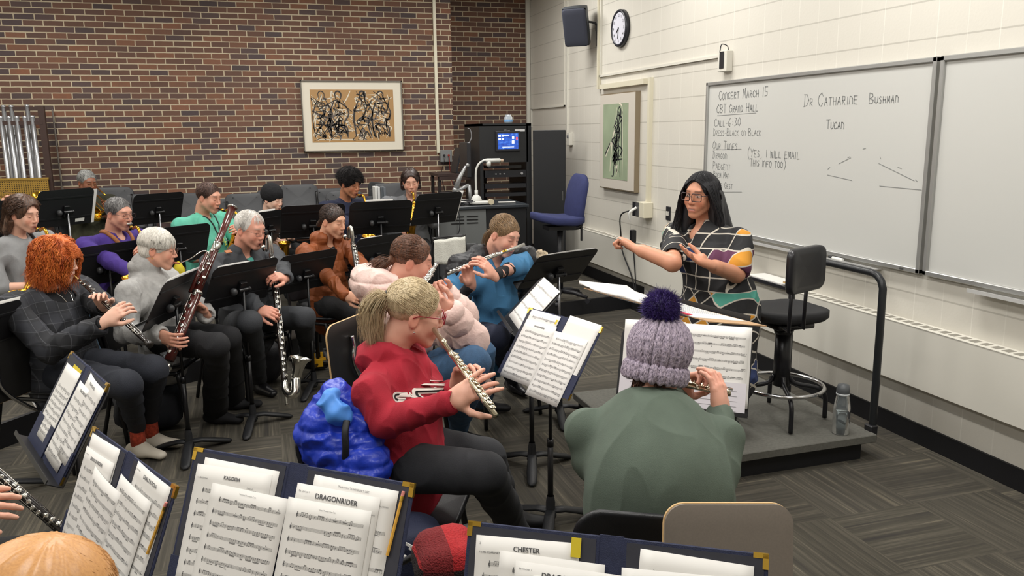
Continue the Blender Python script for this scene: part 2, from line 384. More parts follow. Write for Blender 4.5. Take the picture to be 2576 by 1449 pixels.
# whiteboards
WB = mat('whiteboard_enamel', 'c9c9c5', .22); AL = mat('brushed_aluminium', 'b0b0ae', .35, .6); INK = mat('faded_marker', '858786', .6)
def board(y0, y1, label):
    t = thing('whiteboard', label, 'whiteboard', (XW, (y0+y1)/2, 1.6)); z0, z1 = 1.01, 2.22; xw = XW-.02
    MB().box((xw+.005, (y0+y1)/2, (z0+z1)/2), (.02, abs(y1-y0)-.02, z1-z0-.02)).build('writing_surface', WB, t)
    mb = MB(); f = .028
    for z in (z0+f/2, z1-f/2): mb.box((xw-.006, (y0+y1)/2, z), (.035, abs(y1-y0), f), bev=.004)
    for y in (y0+math.copysign(f/2, y1-y0), y1-math.copysign(f/2, y1-y0)): mb.box((xw-.006, y, (z0+z1)/2), (.035, f, z1-z0), bev=.004)
    mb.build('frame', AL, t); return t
t = board(6.12, 3.69, 'large whiteboard with handwritten concert notes behind the conductor')
mb = MB(); n_ = (-1, 0, 0); uu = (0, -1, 0); vv = (0, 0, 1); xs = XW-.0262
def wb(txt, px_, py_, hpx, lw=.006, small=.72, seed=1, lift=0):
    p = at_wall(px_, py_, xs); q = at_wall(px_, py_-hpx, xs); return stroke_text(mb, txt, (xs, p[1], p[2]), uu, vv, q[2]-p[2], lw, n_, small, seed)
wb('Concert March 15', 1808, 251, 22, seed=2); wb('CBT Grand Hall', 1803, 284, 20, seed=3); wb('Call-6:30', 1797, 318, 20, .005, seed=4)
wb('Dress-Black on Black', 1794, 341, 17, .004, seed=5); wb('Our Tunes', 1793, 375, 20, .005, seed=6); wb('Dragon', 1793, 398, 18, .004, seed=7)
wb('Paegent', 1793, 425, 19, .004, seed=8); wb('(Yes, I will email', 1879, 394, 20, .005, .8, seed=9); wb('This info too)', 1886, 417, 18, .005, .8, seed=10)
wb('Poem Man', 1794, 445, 15, .004, seed=15); wb('Suite Gest', 1794, 470, 15, .004, seed=11); wb('Dr Catharine', 2022, 268, 30, .005, .62, seed=12); wb('Bushman', 2186, 261, 26, .005, .62, seed=13); wb('Tucan', 2078, 324, 22, .006, seed=14)
for a, b in (((1804, 291), (1902, 284)), ((1793, 377), (1865, 375)), ((1796, 483), (1866, 483)), ((2081, 440), (2143, 454)), ((2110, 412), (2140, 397)), ((2210, 411), (2300, 455)), ((2212, 468), (2318, 478)), ((2170, 375), (2178, 373)), ((2213, 394), (2216, 400)), ((2258, 421), (2268, 424)), ((2302, 452), (2308, 457)), ((2082, 426), (2088, 421)), ((2132, 397), (2138, 394))):
    A = at_wall(*a, xs); B = at_wall(*b, xs); d = nrm(B-A); s_ = np.cross(n_, d)*.002; mb.add([A+s_, A-s_, B-s_, B+s_], [[0, 1, 2, 3]])
mb.build('handwriting', INK, t)
MB().box((XW-.042, 3.82, 1.022), (.006, .03, .012)).build('maker_plate', mat('dark_plate', '4a4a4a', .4), t)
board(3.665, 1.25, 'plain whiteboard at the right edge next to the written one')
for (y0, y1, lab) in ((5.6, 4.02, 'long pen tray under the written whiteboard'), (3.3, 1.7, 'pen tray under the plain right whiteboard')):
    tr = thing('pen_tray', lab, 'pen tray', (XW, (y0+y1)/2, .99)); mb = MB()
    mb.box((XW-.045, (y0+y1)/2, .985), (.09, y0-y1, .006)).box((XW-.09, (y0+y1)/2, .992), (.006, y0-y1, .02)); mb.build('shelf', mat('bright_aluminium', 'd8d8d6', .3, .3), tr)
def pen(y, cap, label):
    t = thing('marker_pen', label, 'marker pen', (XW-.05, y, 1.0)); MB().cyl((XW-.05, y, 1.0), (XW-.05, y-.1, 1.0), .009).build('barrel', mat('pen_white', 'e8e8e4', .4), t)
    MB().cyl((XW-.05, y+.035, 1.0), (XW-.05, y, 1.0), .0105).build('cap', cap, t)
pen(4.42, BLK, 'black capped whiteboard marker lying on the long pen tray'); pen(2.72, mat('navy_plastic', '2b2f4d', .4), 'dark marker lying on the right pen tray')
# clock, speaker, boxes
ck = thing('wall_clock', 'round black rimmed wall clock with white face on the block wall', 'clock', (XW, 7.88, 2.86)); c0 = np.array((XW-.04, 7.88, 2.86))
MB().lathe([(.002, -.037), (.185, -.037), (.185, 0), (.172, .012), (.156, .004), (.153, -.004)], 40, c0, (-1, 0, 0)).build('rim', mat('clock_rim', '25262e', .35), ck, True)
MB().lathe([(.001, .0), (.155, 0)], 40, c0+[-.002, 0, 0], (-1, 0, 0)).build('face', mat('clock_face', 'cfcfda', .5), ck)
for k in range(1, 13):
    a = math.radians(30*k); p = c0+np.array((-.003, -.125*math.sin(a), .125*math.cos(a)))
    text_obj('numeral', str(k), .042, p-np.array((0, -.012*len(str(k)), .014)), (0, -1, 0), (0, 0, 1), BLK, ck, .001)
for nm, a, l, wd in (('hour_hand', 232, .07, .008), ('minute_hand', 189, .105, .006)):
    a = math.radians(a); e = c0+np.array((-.006, -l*math.sin(a), l*math.cos(a))); MB().cyl(c0+[-.006, 0, 0], e, wd/2, n=6).build(nm, BLK, ck)
MB().ball(c0+[-.005, 0, 0], .008).build('hub', BLK, ck)
sp = thing('loudspeaker', 'dark grey angled loudspeaker on a black bracket high on the wall', 'loudspeaker', (3.2, 8.6, 2.9))
def screenpoly(pts, d): return [at(x, y, d) for x, y in pts]
fr = screenpoly([(1418, 34), (1460, 20), (1484, 105), (1450, 119)], 9.0)
bk = screenpoly([(1446, 30), (1490, 27), (1495, 96), (1462, 112)], 9.26)
# body: grille baffle (front) and tapered cabinet behind it
n0 = nrm(np.cross(fr[1]-fr[0], fr[3]-fr[0])); u0 = nrm(fr[1]-fr[0]); v0 = nrm(fr[3]-fr[0])
spx = at(1447, 70, 8.72); U = nrm(np.array([.80, -.60, 0])); Nf = nrm(np.array([-.55, -.75, -.38])); U = nrm(U-Nf*(U@Nf)); Vv = np.cross(U, Nf); Vv = Vv if Vv[2] > 0 else -Vv
mb = MB(); mb.rslab(.26, .40, .03, .03, spx, U, Vv); mb.build('grille', mat('speaker_grille', '343744', .8, bs=.5, bscale=700), sp, True)
mb = MB(); V = []
for k, (q, e) in enumerate(((1, 0), (1.02, .04), (.98, .1), (.6, .22), (.3, .26))):
    for sx, sy in ((-1, -1), (-.2, -1.02), (1, -1), (1.02, 0), (1, 1), (.2, 1.02), (-1, 1), (-1.02, 0)): V.append(spx-Nf*(.012+e)+U*.13*q*sx+Vv*.20*(q*.3+.7)*sy)
F = [[k*8+i, k*8+(i+1) % 8, (k+1)*8+(i+1) % 8, (k+1)*8+i] for k in range(4) for i in range(8)]+[[32+i for i in range(8)]]
mb.add(V, F).build('cabinet', mat('speaker_shell', '3b3f45', .5), sp, True)
q = np.array((XW-.02, 8.47, 2.86)); MB().tube(curve([spx-Nf*.2, (3.45, 8.5, 3.0), (XW-.05, 8.47, 2.98), (XW-.035, 8.47, 2.9)], 5), .012).box((XW-.016, 8.47, 2.86), (.024, .05, .24)).build('bracket', BLK, sp)
def wallbox(name, label, cat, y, z, w, h, d, m, parts=()):
    t = thing(name, label, cat, (XW, y, z)); MB().box((XW-d/2, y, z), (d, w, h), bev=.004).build('housing', m, t)
    for pn, dy, dz, pw, ph, pm in parts: MB().box((XW-d-.003, y+dy, z+dz), (.006, pw, ph), bev=.001).build(pn, pm, t)
    return t
DK = mat('dark_plastic', '232327', .4); GRY = mat('mid_grey', '77777a', .5)
wallbox('sensor_box', 'small white box with black sensor plugged in above the whiteboard', 'wall box', 5.86, 2.37, .13, .16, .06, CRD, [('sensor', .0, .01, .06, .13, DK)])
MB().tube(curve([(XW-.07, 5.88, 2.44), (XW-.06, 5.87, 2.5), (XW-.03, 5.83, 2.48), (XW-.02, 5.84, 2.42)], 6), .004, 6).build('sensor_cord', DK, bpy.data.objects['sensor_box'])
wallbox('socket_box', 'cream surface socket box with black outlets and two plugs in it', 'socket', 7.2, 1.07, .17, .15, .1, CR, [('outlet_plate', .12, 0, .07, .14, DK), ('outlet_plate', .05, 0, .07, .14, mat('plate_steel', '6d6d6d', .4, .5))])
wallbox('light_switch', 'black plate with two pale toggles beside the conductor', 'switch', 6.79, 1.07, .08, .13, .012, DK, [('toggle', .015, 0, .014, .04, CRD), ('toggle', -.015, 0, .014, .04, CRD)])
wallbox('thermostat', 'small white thermostat below a thin duct near the corner', 'thermostat', 9.3, 1.74, .09, .15, .05, CRD, [('display', .0, .03, .05, .03, GRY)])
ob = thing('audio_outlet_box', 'grey metal outlet box with red plug low on the brick wall', 'socket', (2.25, YB, 1.54)); MB().box((2.25, YB-.04, 1.54), (.15, .08, .15), bev=.004).build('housing', mat('zinc', '8d8f8f', .45, .5), ob)
for dx, mm in ((-.03, DK), (.03, mat('red_plug', '8d2a22', .5))): MB().cyl((2.25+dx, YB-.08, 1.55), (2.25+dx, YB-.1, 1.55), .014).tube(curve([(2.25+dx, YB-.1, 1.55), (2.25+dx, YB-.13, 1.5), (2.24+dx*2, YB-.08, 1.3), (2.3+dx*2, YB-.1, 1.0)], 6), .004, 6).build('plug', mm, ob)
# power strip and charger cable on the wall
pc = thing('extension_cable', 'black extension cable hanging from the socket box over the heater', 'cable', (XW-.1, 7.3, .9))
MB().tube(curve([(XW-.12, 7.32, 1.06), (XW-.2, 7.42, 1.0), (XW-.16, 7.5, .8), (XW-.14, 7.5, .62), (XW-.13, 7.3, .4), (XW-.12, 7.2, .2)], 8), .007, 8).build('cord', BLK, pc)
MB().box((XW-.13, 7.28, .8), (.05, .06, .13), bev=.006).tube(curve([(XW-.13, 7.28, .74), (XW-.12, 7.25, .5), (XW-.12, 7.2, .2)], 6), .006, 8).build('adapter', BLK, pc)
pw = thing('charging_plug', 'white usb charger plug with thin cord in the socket box', 'plug', (XW-.12, 7.22, 1.0)); MB().tube(curve([(XW-.11, 7.25, 1.09), (XW-.17, 7.28, 1.04), (XW-.16, 7.3, .97)], 6), .013, 8).build('plug_body', mat('pen_white'), pw)
MB().tube(curve([(XW-.16, 7.3, .97), (XW-.12, 7.36, .85), (XW-.09, 7.4, .74)], 6), .0025, 6).build('cord', mat('pen_white'), pw)
# framed pictures
def strokes(mb, rng, segs, n, o, u, v, lw=(.004, .012)):
    o, u, v, n = (np.array(q, float) for q in (o, u, v, n))
    for s_ in segs:
        P = [o+u*x+v*y for x, y in s_]
        P = curve(P, 4) if len(P) > 2 else np.array(P); w0 = rng.uniform(*lw); L = len(P)
        V = []; 
        for i in range(L):
            d = nrm(P[min(i+1, L-1)]-P[max(i-1, 0)]); sd = np.cross(n, d)*w0*(.35+.65*math.sin(math.pi*(i+.5)/L)); V += [P[i]+sd, P[i]-sd]
        mb.add(V, [[2*i, 2*i+1, 2*i+3, 2*i+2] for i in range(L-1)])
pa = thing('framed_painting', 'wide framed brown and black brushwork painting on the brick wall', 'painting', (1.11, YB, 2.05))
px0, px1, pz0, pz1 = .51, 1.715, 1.63, 2.46; cxp, czp = (px0+px1)/2, (pz0+pz1)/2
mb = MB(); f = .012
for z in (pz0, pz1): mb.box((cxp, YB-.025, z), (px1-px0+f, .05, f))
for x in (px0, px1): mb.box((x, YB-.025, czp), (f, .05, pz1-pz0+f))
mb.build('frame', mat('frame_bronze', '6f6a62', .35, .6), pa)
MB().box((cxp, YB-.022, czp), (px1-px0, .02, pz1-pz0)).build('mount_board', mat('mount_cream', 'dcd5c5', .7), pa)
m_, nt, b_ = new_mat('painting_ground'); vec, (x, y, z) = coords(nt); f_ = (z-1.7)/.6+noise(nt, vec, 5, 3)*.5-.25
nt.links.new(ramp(nt, f_, [(.05, srgb('a98353')), (.35, srgb('8f7250')), (.6, srgb('6e6350')), (1, srgb('67604e'))]), b_.inputs['Base Color'])
ax0, ax1, az0, az1 = .61, 1.61, 1.735, 2.36
cv = MB().box(((ax0+ax1)/2, YB-.0335, (az0+az1)/2), (ax1-ax0, .003, az1-az0)).build('canvas', m_, pa)
rg = random.Random(5); W_ = ax1-ax0; H_ = az1-az0
figs = [(.13, .5, .12), (.33, .52, .12), (.62, .52, .14), (.84, .5, .13)]
def figstrokes(rg, fx, sc, n):
    out = []
    for k in range(n):
        a = rg.gauss(fx, .055*sc); b0 = rg.uniform(.1, .9); out.append([(a, b0), (a+rg.gauss(0, .045), b0+rg.uniform(-.12, .12)), (a+rg.gauss(0, .07), b0+rg.uniform(-.22, .22))])
    out += [[(fx-.03, .82), (fx-.035, .93), (fx, .97), (fx+.035, .92), (fx+.03, .82)], [(fx-.05, .8), (fx-.11, .5), (fx-.09, .1)], [(fx+.05, .8), (fx+.12, .55), (fx+.06, .35), (fx+.1, .08)], [(fx-.08, .35), (fx+.08, .3), (fx+.1, .1)]]
    return out
for nm, mm, lw, cnt, yy, sc in (('white_strokes', mat('paint_white', 'd9d2c0', .6), (.003, .0065), 26, .0355, 1.1), ('dark_strokes', mat('paint_dark', '332e2b', .6), (.004, .009), 24, .0362, .9), ('grey_strokes', mat('paint_grey', '6b625c', .6), (.006, .014), 7, .0358, .6)):
    mb = MB()
    for fx, _, _ in figs: strokes(mb, rg, [[(min(.985, max(.015, x)), min(.97, max(.03, y))) for x, y in s_] for s_ in figstrokes(rg, fx, sc, cnt)], (0, -1, 0), (ax0, YB-yy, az0), (W_, 0, 0), (0, 0, H_), lw)
    if nm == 'white_strokes': strokes(mb, rg, [[(.3, .62), (.42, .62)], [(.42, .62), (.4, .4)], [(.3, .6), (.32, .45), (.4, .42)], [(.48, .98), (.44, .85), (.4, .75)], [(.7, .8), (.85, .95)], [(.05, .06), (.5, .05)], [(.55, .06), (.62, .05)], [(.2, .02), (.3, .15)]], (0, -1, 0), (ax0, YB-yy, az0), (W_, 0, 0), (0, 0, H_), (.004, .008))
    mb.build(nm, mm, pa)
pr = thing('framed_print', 'tall framed green print with a dark inked figure on the block wall', 'print', (XW, 7.87, 1.72))
y0, y1, z0, z1 = 8.31, 7.43, 1.22, 2.22; mb = MB(); yc, zc = (y0+y1)/2, (z0+z1)/2
MB().box((XW-.025, yc, zc), (.05, y0-y1, z1-z0)).build('frame', mat('frame_tan', '8d7f69', .45, .3), pr)
MB().box((XW-.052, yc, zc), (.006, y0-y1-.024, z1-z0-.024)).build('mount_board', mat('mount_grey', 'c8c1b6', .6), pr)
MB().box((XW-.056, yc+.03, zc), (.003, .62, .78)).build('paper', mat('print_green', '93a085', .7, var=.12, vs=3), pr)
rg = random.Random(9); mb = MB(); mb2 = MB(); o_ = (XW-.058, yc+.34, zc-.39); seg = []; seg2 = []
for k in range(46):
    yy_ = rg.uniform(.3, .9); a = .62-.12*(1-yy_)+rg.gauss(0, .05); seg.append([(a, yy_), (a+rg.gauss(0, .06), yy_-.06), (a+rg.gauss(0, .05), yy_-.15)])
seg += [[(.66, .96), (.6, .9), (.62, .82)], [(.66, .96), (.72, .9), (.7, .8)], [(.5, .66), (.62, .6), (.68, .5)], [(.48, .6), (.44, .4), (.42, .25)], [(.4, .25), (.46, .14), (.44, .05), (.36, .04)], [(.62, .25), (.66, .1)], [(.75, .8), (.76, .3)], [(.1, .33), (.3, .48)], [(.4, .25), (.8, .28)], [(.7, .25), (.72, .04)]]
seg2 = [[(.78, .9), (.8, .4), (.8, .04)], [(.55, .95), (.5, .7), (.38, .5), (.3, .1)], [(.12, .3), (.34, .5)], [(.6, .2), (.56, .04)], [(.64, 1), (.75, .97), (.79, .85)], [(.45, .3), (.6, .1)]]
strokes(mb2, rg, seg2, (-1, 0, 0), o_, (0, -.62, 0), (0, 0, .78), (.008, .014)); strokes(mb, rg, seg, (-1, 0, 0), (XW-.0585, *o_[1:]), (0, -.62, 0), (0, 0, .78), (.005, .012))
mb2.build('pale_strokes', mat('paint_white'), pr); mb.build('ink_strokes', mat('paint_ink', '2c2e31', .6), pr)
# ================================================================ furniture
SBK = mat('stand_black', '1b1b1d', .42, bs=.12, bscale=900); SBD = mat('stand_tube_black', '141416', .35); CHR = mat('chrome', 'c9c9cb', .15, 1.0); KNOB = mat('knob_grey', '3c3d3f', .35)
CHB = mat('chair_black_plastic', '1a1b1e', .38, bs=.15, bscale=400); CHG = mat('chair_grey_plastic', '47484b', .45, bs=.15, bscale=400); PLY = mat('ply_edge', 'c9a878', .5); SILV = mat('silver', 'cfcdc8', .22, .95)
STICK = mat('sticker_white', 'd9d9d4', .6)
def stand_parts(t, c, yaw, tilt, fz, W=.508, H=.317, legs=True, leg0=.3, pole_c=None, lip=1, knobside=0):
    "orchestra stand: folded desk, ledge, friction knob, tube, pole and cast foot"
    ya, ti = math.radians(yaw), math.radians(tilt); u = np.array((math.cos(ya), math.sin(ya), 0)); n = np.array((-math.sin(ya), math.cos(ya), 0))
    v = math.cos(ti)*np.array((0, 0, 1.))+math.sin(ti)*n; f = -nrm(np.cross(v, u))*1.0
    # music side is the side away from which the top leans
    ms = -n if tilt >= 0 else n; nn = nrm(np.cross(u, v)); nn = nn if nn@ms > 0 else -nn
    mb = MB(); mb.rslab(W, H, .0035, (.045, .045, .006, .006), c, u, v, ns=6)
    for k in (-.28, .28): mb.box(c+u*0+v*H*k-nn*.004, (W*.96, .006, .012), np.stack([u, nn, v], 1))
    mb.build('desk', SBK, t, True); auto(bpy.data.objects[-1] if False else t_last(), 40)
    if lip: MB().box(c-v*(H/2)+nn*.028, (W, .056, .003), np.stack([u, nn, v], 1)).box(c-v*(H/2-.007)+nn*.055, (W, .003, .016), np.stack([u, nn, v], 1)).build('ledge', SBK, t)
    hub = c-v*.03-nn*.03
    MB().box(c-v*.03-nn*.012, (.05, .024, .1), np.stack([u, nn, v], 1), bev=.004).cyl(hub-u*.035, hub+u*.035, .012).ball(hub+u*.045, (.017, .017, .017)).build('hinge', SBD, t)
    MB().lathe([(.001, .03), (.02, .027), (.024, .012), (.02, 0), (.001, 0)], 18, hub-u*.06, -u).build('knob', KNOB, t, True)
    b = np.array((hub[0], hub[1], fz)); mid = np.array((hub[0], hub[1], (hub[2]+fz)/2+.02))
    MB().cyl(hub, mid-[0, 0, .1], .0085, n=12).build('inner_tube', mat('tube_silver', '8b8c8f', .25, .9) if pole_c else SBD, t, True)
    MB().cyl(mid, b+[0, 0, .07], .0135, n=14).cyl(mid+[0, 0, .005], mid-[0, 0, .03], .016, n=14).build('pole', SBD, t, True)
    if legs:
        mb = MB(); mb.lathe([(.017, .15), (.022, .12), (.022, .075), (.03, .05), (.02, .03), (.001, .03)], 16, b)
        for k in range(3):
            a = leg0+k*2.094; d = np.array((math.cos(a), math.sin(a), 0)); mb.tube([b+[0, 0, .075], b+d*.07+[0, 0, .068], b+d*.16+[0, 0, .04], b+d*.235+[0, 0, .016], b+d*.26+[0, 0, .011]], [.026, .026, .030, .027, .012], 10, flat=.5, up=(0, 0, 1))
        mb.build('base', mat('cast_black', '202124', .5, bs=.2, bscale=300), t, True)
    return dict(c=np.array(c, float), u=u, v=v, n=nn, W=W, H=H)
def t_last(): return list(bpy.data.objects)[-1] if False else _last[0]
_last = [None]
_mesh0 = mesh
def mesh(*a, **k):
    o = _mesh0(*a, **k); _last[0] = o; return o
STANDS = {}
def stand(key, c, yaw, tilt, fz, label, leg0=.3, W=.508, H=.317, pole_c=None, group=None, lip=1):
    t = thing('music_stand', label, 'music stand', (c[0], c[1], fz)); d = stand_parts(t, c, yaw, tilt, fz, W, H, True, leg0, pole_c, lip); STANDS[key] = d; d['t'] = t; return d
stand('S1', (-1.57, 7.45, 1.27), 48, -17, .15, 'black stand with white sticker and paper strip in front of the grey-haired man in camouflage', pole_c=1)
stand('S2', (-.99, 8.5, 1.15), 35, -21, .15, 'black stand between the man in purple and the mint shirt player', pole_c=1)
stand('S3', (-1.95, 7.1, 1.22), 50, -20, .15, 'black stand cut by the left edge behind the curly-haired saxophonist')
stand('S4', (-1.13, 6.45, .93), 44, -20, .15, 'black stand behind the orange-haired oboist, hiding the lap of the man in purple')
stand('S5', (-.655, 6.655, 1.02), 34.5, -22, .15, 'black stand behind the bassoonist in front of the mint shirt player')
stand('S6', (.03, 7.55, 1.03), 50, -23, .15, 'small looking black stand beside the black beanie saxophonist')
stand('S7', at(787, 556, 6.5), 8, -30, 0, 'black stand in the back row right of the black beanie saxophonist', leg0=.9)
stand('S8', at(957, 547, 6.5), 5, -30, 0, 'black stand in front of the player with the big afro', leg0=1.2)
stand('S9', at(1099, 524, 7.4), 24, -24, .15, 'black stand nearest the computer desk in the back row', pole_c=1)
stand('S10', (.822, 6.316, .908), 36, -21, 0, 'black stand between the bass clarinetist in brown and the player in pink')
stand('S11', (-.17, 5.22, .935), 42, -28, 0, 'tall black stand before the man with white hair, left of its overlapping neighbour', .35)
stand('S12', (.249, 5.835, .885), 36, -25, 0, 'black stand partly overlapping its neighbour before the bass clarinetist in brown', .15)
stand('S13', (-.53, 4.86, .935), 71, -29, 0, 'black stand with clipped plastic cup in front of the woman with the bassoon', .5)
stand('S14', (-1.43, 4.55, .87), 62, -26, 0, 'black stand edge with loose papers at the far left behind the oboist', .5)
stand('S15', (-.728, 3.12, .868), -67.5, 30, 0, 'dark stand on the left holding a folder in front of the oboist', .4, W=.6, H=.36)
stand('S16', (-.447, 2.255, .83), -62.2, 22, 0, 'dark stand under the open navy folder at lower left', .4)
stand('S17', (-.008, 1.75, .94), -38.6, 24, 0, 'dark stand under the big open navy folder at the bottom', .4)
stand('S18', (.588, 1.316, .88), -31.3, 22, 0, 'dark stand under the navy folder with the CHESTER sheet', .4)
stand('S19', (1.195, 3.357, .858), -70.6, 34, 0, 'black stand holding a folder between the red hoodie and the knit hat', .1, lip=0)
stand('S20', (1.33, 4.02, .92), 82, -44, 0, 'black stand seen edge-on behind the tilted folder', .2)
stand('S21', (1.75, 4.72, .99), 20.8, -42, 0, 'black stand with bright pole in front of the flutist in the blue shirt', .3, pole_c=1)
stand('S22', (1.517, 2.702, .925), -37.4, 20, 0, 'black stand holding pages in front of the knit hat', .4)
MB().box(STANDS['S1']['c']+STANDS['S1']['u']*.14-STANDS['S1']['v']*.12-STANDS['S1']['n']*.004, (.085, .002, .028), np.stack([STANDS['S1']['u'], STANDS['S1']['n'], STANDS['S1']['v']], 1)).build('sticker', STICK, STANDS['S1']['t'])
# ---- sheet music
PAPER = mat('paper_white', 'e3e1dd', .75); INKP = mat('print_ink', '5a5a5c', .8); PGREY = mat('paper_lilac', 'd6d2d8', .75); NAVY = mat('folder_navy', '262c47', .7, var=.12, vs=40, bs=.4, bscale=600); NAVYD = mat('folder_lining', '35363f', .65, var=.1, vs=25)
BRASS = mat('brass', 'd9b24e', .22, .95); YEL = mat('pencil_yellow', 'd9a441', .5); YPAP = mat('paper_yellow', 'd9c22e', .6)
SERIF = None
def sheet(d, x, y, rot, lift, label, title=None, sub=None, w=.216, h=.279, rows=9, seed=1, group=None, m=None, bow=.006, tsize=.0125, top=0, name='sheet_music', inset=.0, fromrow=0, left=None, curl=0, cols=1, sparse=0):
    "a printed page lying on a stand or folder; x,y is its centre in desk coordinates"
    c, u, v, n = d['c'], d['u'], d['v'], d['n']
    # make sure u is reading direction seen from the music side
    if np.cross(u, v)@n < 0: u = -u
    a = math.radians(rot); uu = u*math.cos(a)+v*math.sin(a); vv = v*math.cos(a)-u*math.sin(a)
    o = c+u*x+v*y+n*lift
    def P(s, t, e=0):
        return o+uu*s+vv*t+n*(bow*(1-(2*s/w)**2)*.6+e+curl*max(0, t/h+.2)**2)
    th = thing(name, label, 'sheet music', P(0, 0), group)
    V = []; F = []; nx, ny = 8, 8
    for side in (0, 1):
        for j in range(ny+1):
            for i in range(nx+1): V.append(P((i/nx-.5)*w, (j/ny-.5)*h, .0008 if side == 0 else 0))
    K = (nx+1)*(ny+1)
    for j in range(ny):
        for i in range(nx): q = j*(nx+1)+i; F.append([q, q+1, q+nx+2, q+nx+1]); F.append([K+q, K+q+nx+1, K+q+nx+2, K+q+1])
    for i in range(nx):
        F.append([i, K+i, K+i+1, i+1]); q = ny*(nx+1)+i; F.append([q, q+1, K+q+1, K+q])
    for j in range(ny):
        q = j*(nx+1); F.append([q, q+nx+1, K+q+nx+1, K+q]); q += nx; F.append([q, K+q, K+q+nx+1, q+nx+1])
    mesh('page', V, F, m or PAPER, th, True)
    rr = random.Random(seed); mb = MB(); e = .0013
    def quad(s0, t0, s1, t1): mb.add([P(s0, t0, e), P(s1, t0, e), P(s1, t1, e), P(s0, t1, e)], [[0, 1, 2, 3]])
    y0 = h/2-(.045 if title or top else .022)-top; step = (y0+h/2-.012)/max(rows, 1); lw = .00035
    if rows:
        for r in range(fromrow, rows):
            yb = y0-step*(r+.55); g = .0016; xl, xr = -w/2+.017+(.012 if r == 0 else 0), w/2-.014
            for k in range(5): 
                for sgm in range(4): quad(xl+(xr-xl)*sgm/4, yb+k*g-lw/2, xl+(xr-xl)*(sgm+1)/4, yb+k*g+lw/2)
            # clef
            for (a_, b_, c_, d_) in ((.001, -.003, .0022, .010), (0, .0005, .0035, .0016), (.0005, .004, .0035, .0052), (.0015, .0085, .0032, .0098), (-.0003, .001, .0007, .005)): quad(xl+.001+a_, yb+b_, xl+.001+c_, yb+d_)
            x_ = xl+.012; nb = rr.choice((4, 5, 6)); bars = [xl+(xr-xl)*(k+1)/nb for k in range(nb)]
            for bx_ in bars: quad(bx_-.0003, yb, bx_+.0001, yb+4*g)
            while x_ < xr-.006:
                if rr.random() < .12+sparse:
                    if rr.random() < .5: quad(x_, yb+1.6*g, x_+.012, yb+2.4*g); quad(x_+.005, yb+5*g, x_+.0065, yb+6.3*g)
                    x_ += .018; continue
                cnt = rr.choice((1, 2, 4, 4)); nt0 = rr.randint(0, 7); up = nt0 < 4; top_ = yb+nt0*g/2+(.0075 if up else -.0065); xs_ = []
                for q in range(cnt):
                    nn_ = nt0+rr.randint(-1, 2); yy = yb+nn_*g/2
                    mb.add([P(x_-.0011, yy, e), P(x_-.0005, yy-.0008, e), P(x_+.0008, yy-.0004, e), P(x_+.0012, yy+.0003, e), P(x_+.0005, yy+.0009, e), P(x_-.0008, yy+.0005, e)], [[0, 1, 2, 3, 4, 5]])
                    quad(x_+.0008 if up else x_-.0011, min(yy, top_), x_+.0012 if up else x_-.0007, max(yy, top_)); xs_.append(x_); x_ += rr.uniform(.0042, .0062)
                if cnt > 1: 
                    quad(xs_[0]+(.0008 if up else -.0011), top_-.0005, xs_[-1]+(.0012 if up else -.0007), top_+.0005)
                    if rr.random() < .5: quad(xs_[0]+(.0008 if up else -.0011), top_-.0022, xs_[-1]+(.0012 if up else -.0007), top_-.0013)
                x_ += rr.uniform(.001, .004)
            if rr.random() < .5: q = rr.uniform(xl, xr-.02); quad(q, yb-.0062, q+.004, yb-.0045)
        mb.build('notation', INKP, th)
    if title: text_obj('title', title, tsize, P(0, h/2-.026), uu, vv, INKP, th, .0022+bow*.6*0, bold=.0003, align='CENTER')
    for (tx, s_, px_, py_, al) in (sub or []): text_obj('caption', tx, s_, P(px_, py_), uu, vv, INKP, th, .0022, align=al)
    return th
def folder(d, W=.6, H=.36, label='', spine=.045, pocket=True, corners=True, lift=.004, gap_tilt=0):
    c, u, v, n = d['c'], d['u'], d['v'], d['n']
    if np.cross(u, v)@n < 0: u = -u
    B = np.stack([u, n, v], 1); t = thing('music_folder', label, 'music folder', c); pw = (W-spine)/2
    for s_ in (-1, 1):
        o = c+u*s_*(spine/2+pw/2)+n*lift
        p_ = MB().box(o, (pw, .005, H), B, bev=.002).build('cover', NAVY, t); MB().box(o+n*.0031, (pw-.016, .001, H-.016), B).build('lining', NAVYD, t)
        if pocket: MB().box(o+n*.0055-v*(H/2-.055), (pw-.002, .003, .11), B).build('pocket', NAVY, t)
        if corners:
            for e in (1, -1):
                q = c+u*s_*(W/2)+v*e*(H/2)+n*lift; mb = MB(); mb.box(q-u*s_*.014-v*e*.004, (.028, .009, .010), B).box(q-u*s_*.005-v*e*.015, (.011, .009, .028), B)
                mb.build('brass_corner', BRASS, t)
    MB().box(c+n*(lift-.001), (spine+.004, .004, H+.004), B).build('spine', NAVY, t); return t
f_ = STANDS['S17']; folder(f_, label='big open navy folder with brass corners at the bottom centre')
sheet(f_, -.155, .02, -1, .0085, 'back sheet of the left stack in the big folder, above KADDISH', rows=0, seed=3, bow=.002)
sheet(f_, -.167, .006, .8, .0105, 'KADDISH clarinet page in the big navy folder', 'KADDISH', [('1st Bb Clarinet', .005, -.1, .108, 'LEFT'), ('Prayer of\nwarmth and renewal', .0045, .055, .1, 'CENTER'), ('W. Francis McBeth', .0045, .06, .082, 'CENTER')], rows=8, seed=4, tsize=.011, bow=.002)
sheet(f_, -.115, -.035, -1.4, .014, 'front left page of dense notes under KADDISH in the big folder', None, [('Technical Transition Cues', .0045, 0, .126, 'CENTER')], rows=9, seed=5, bow=.003)
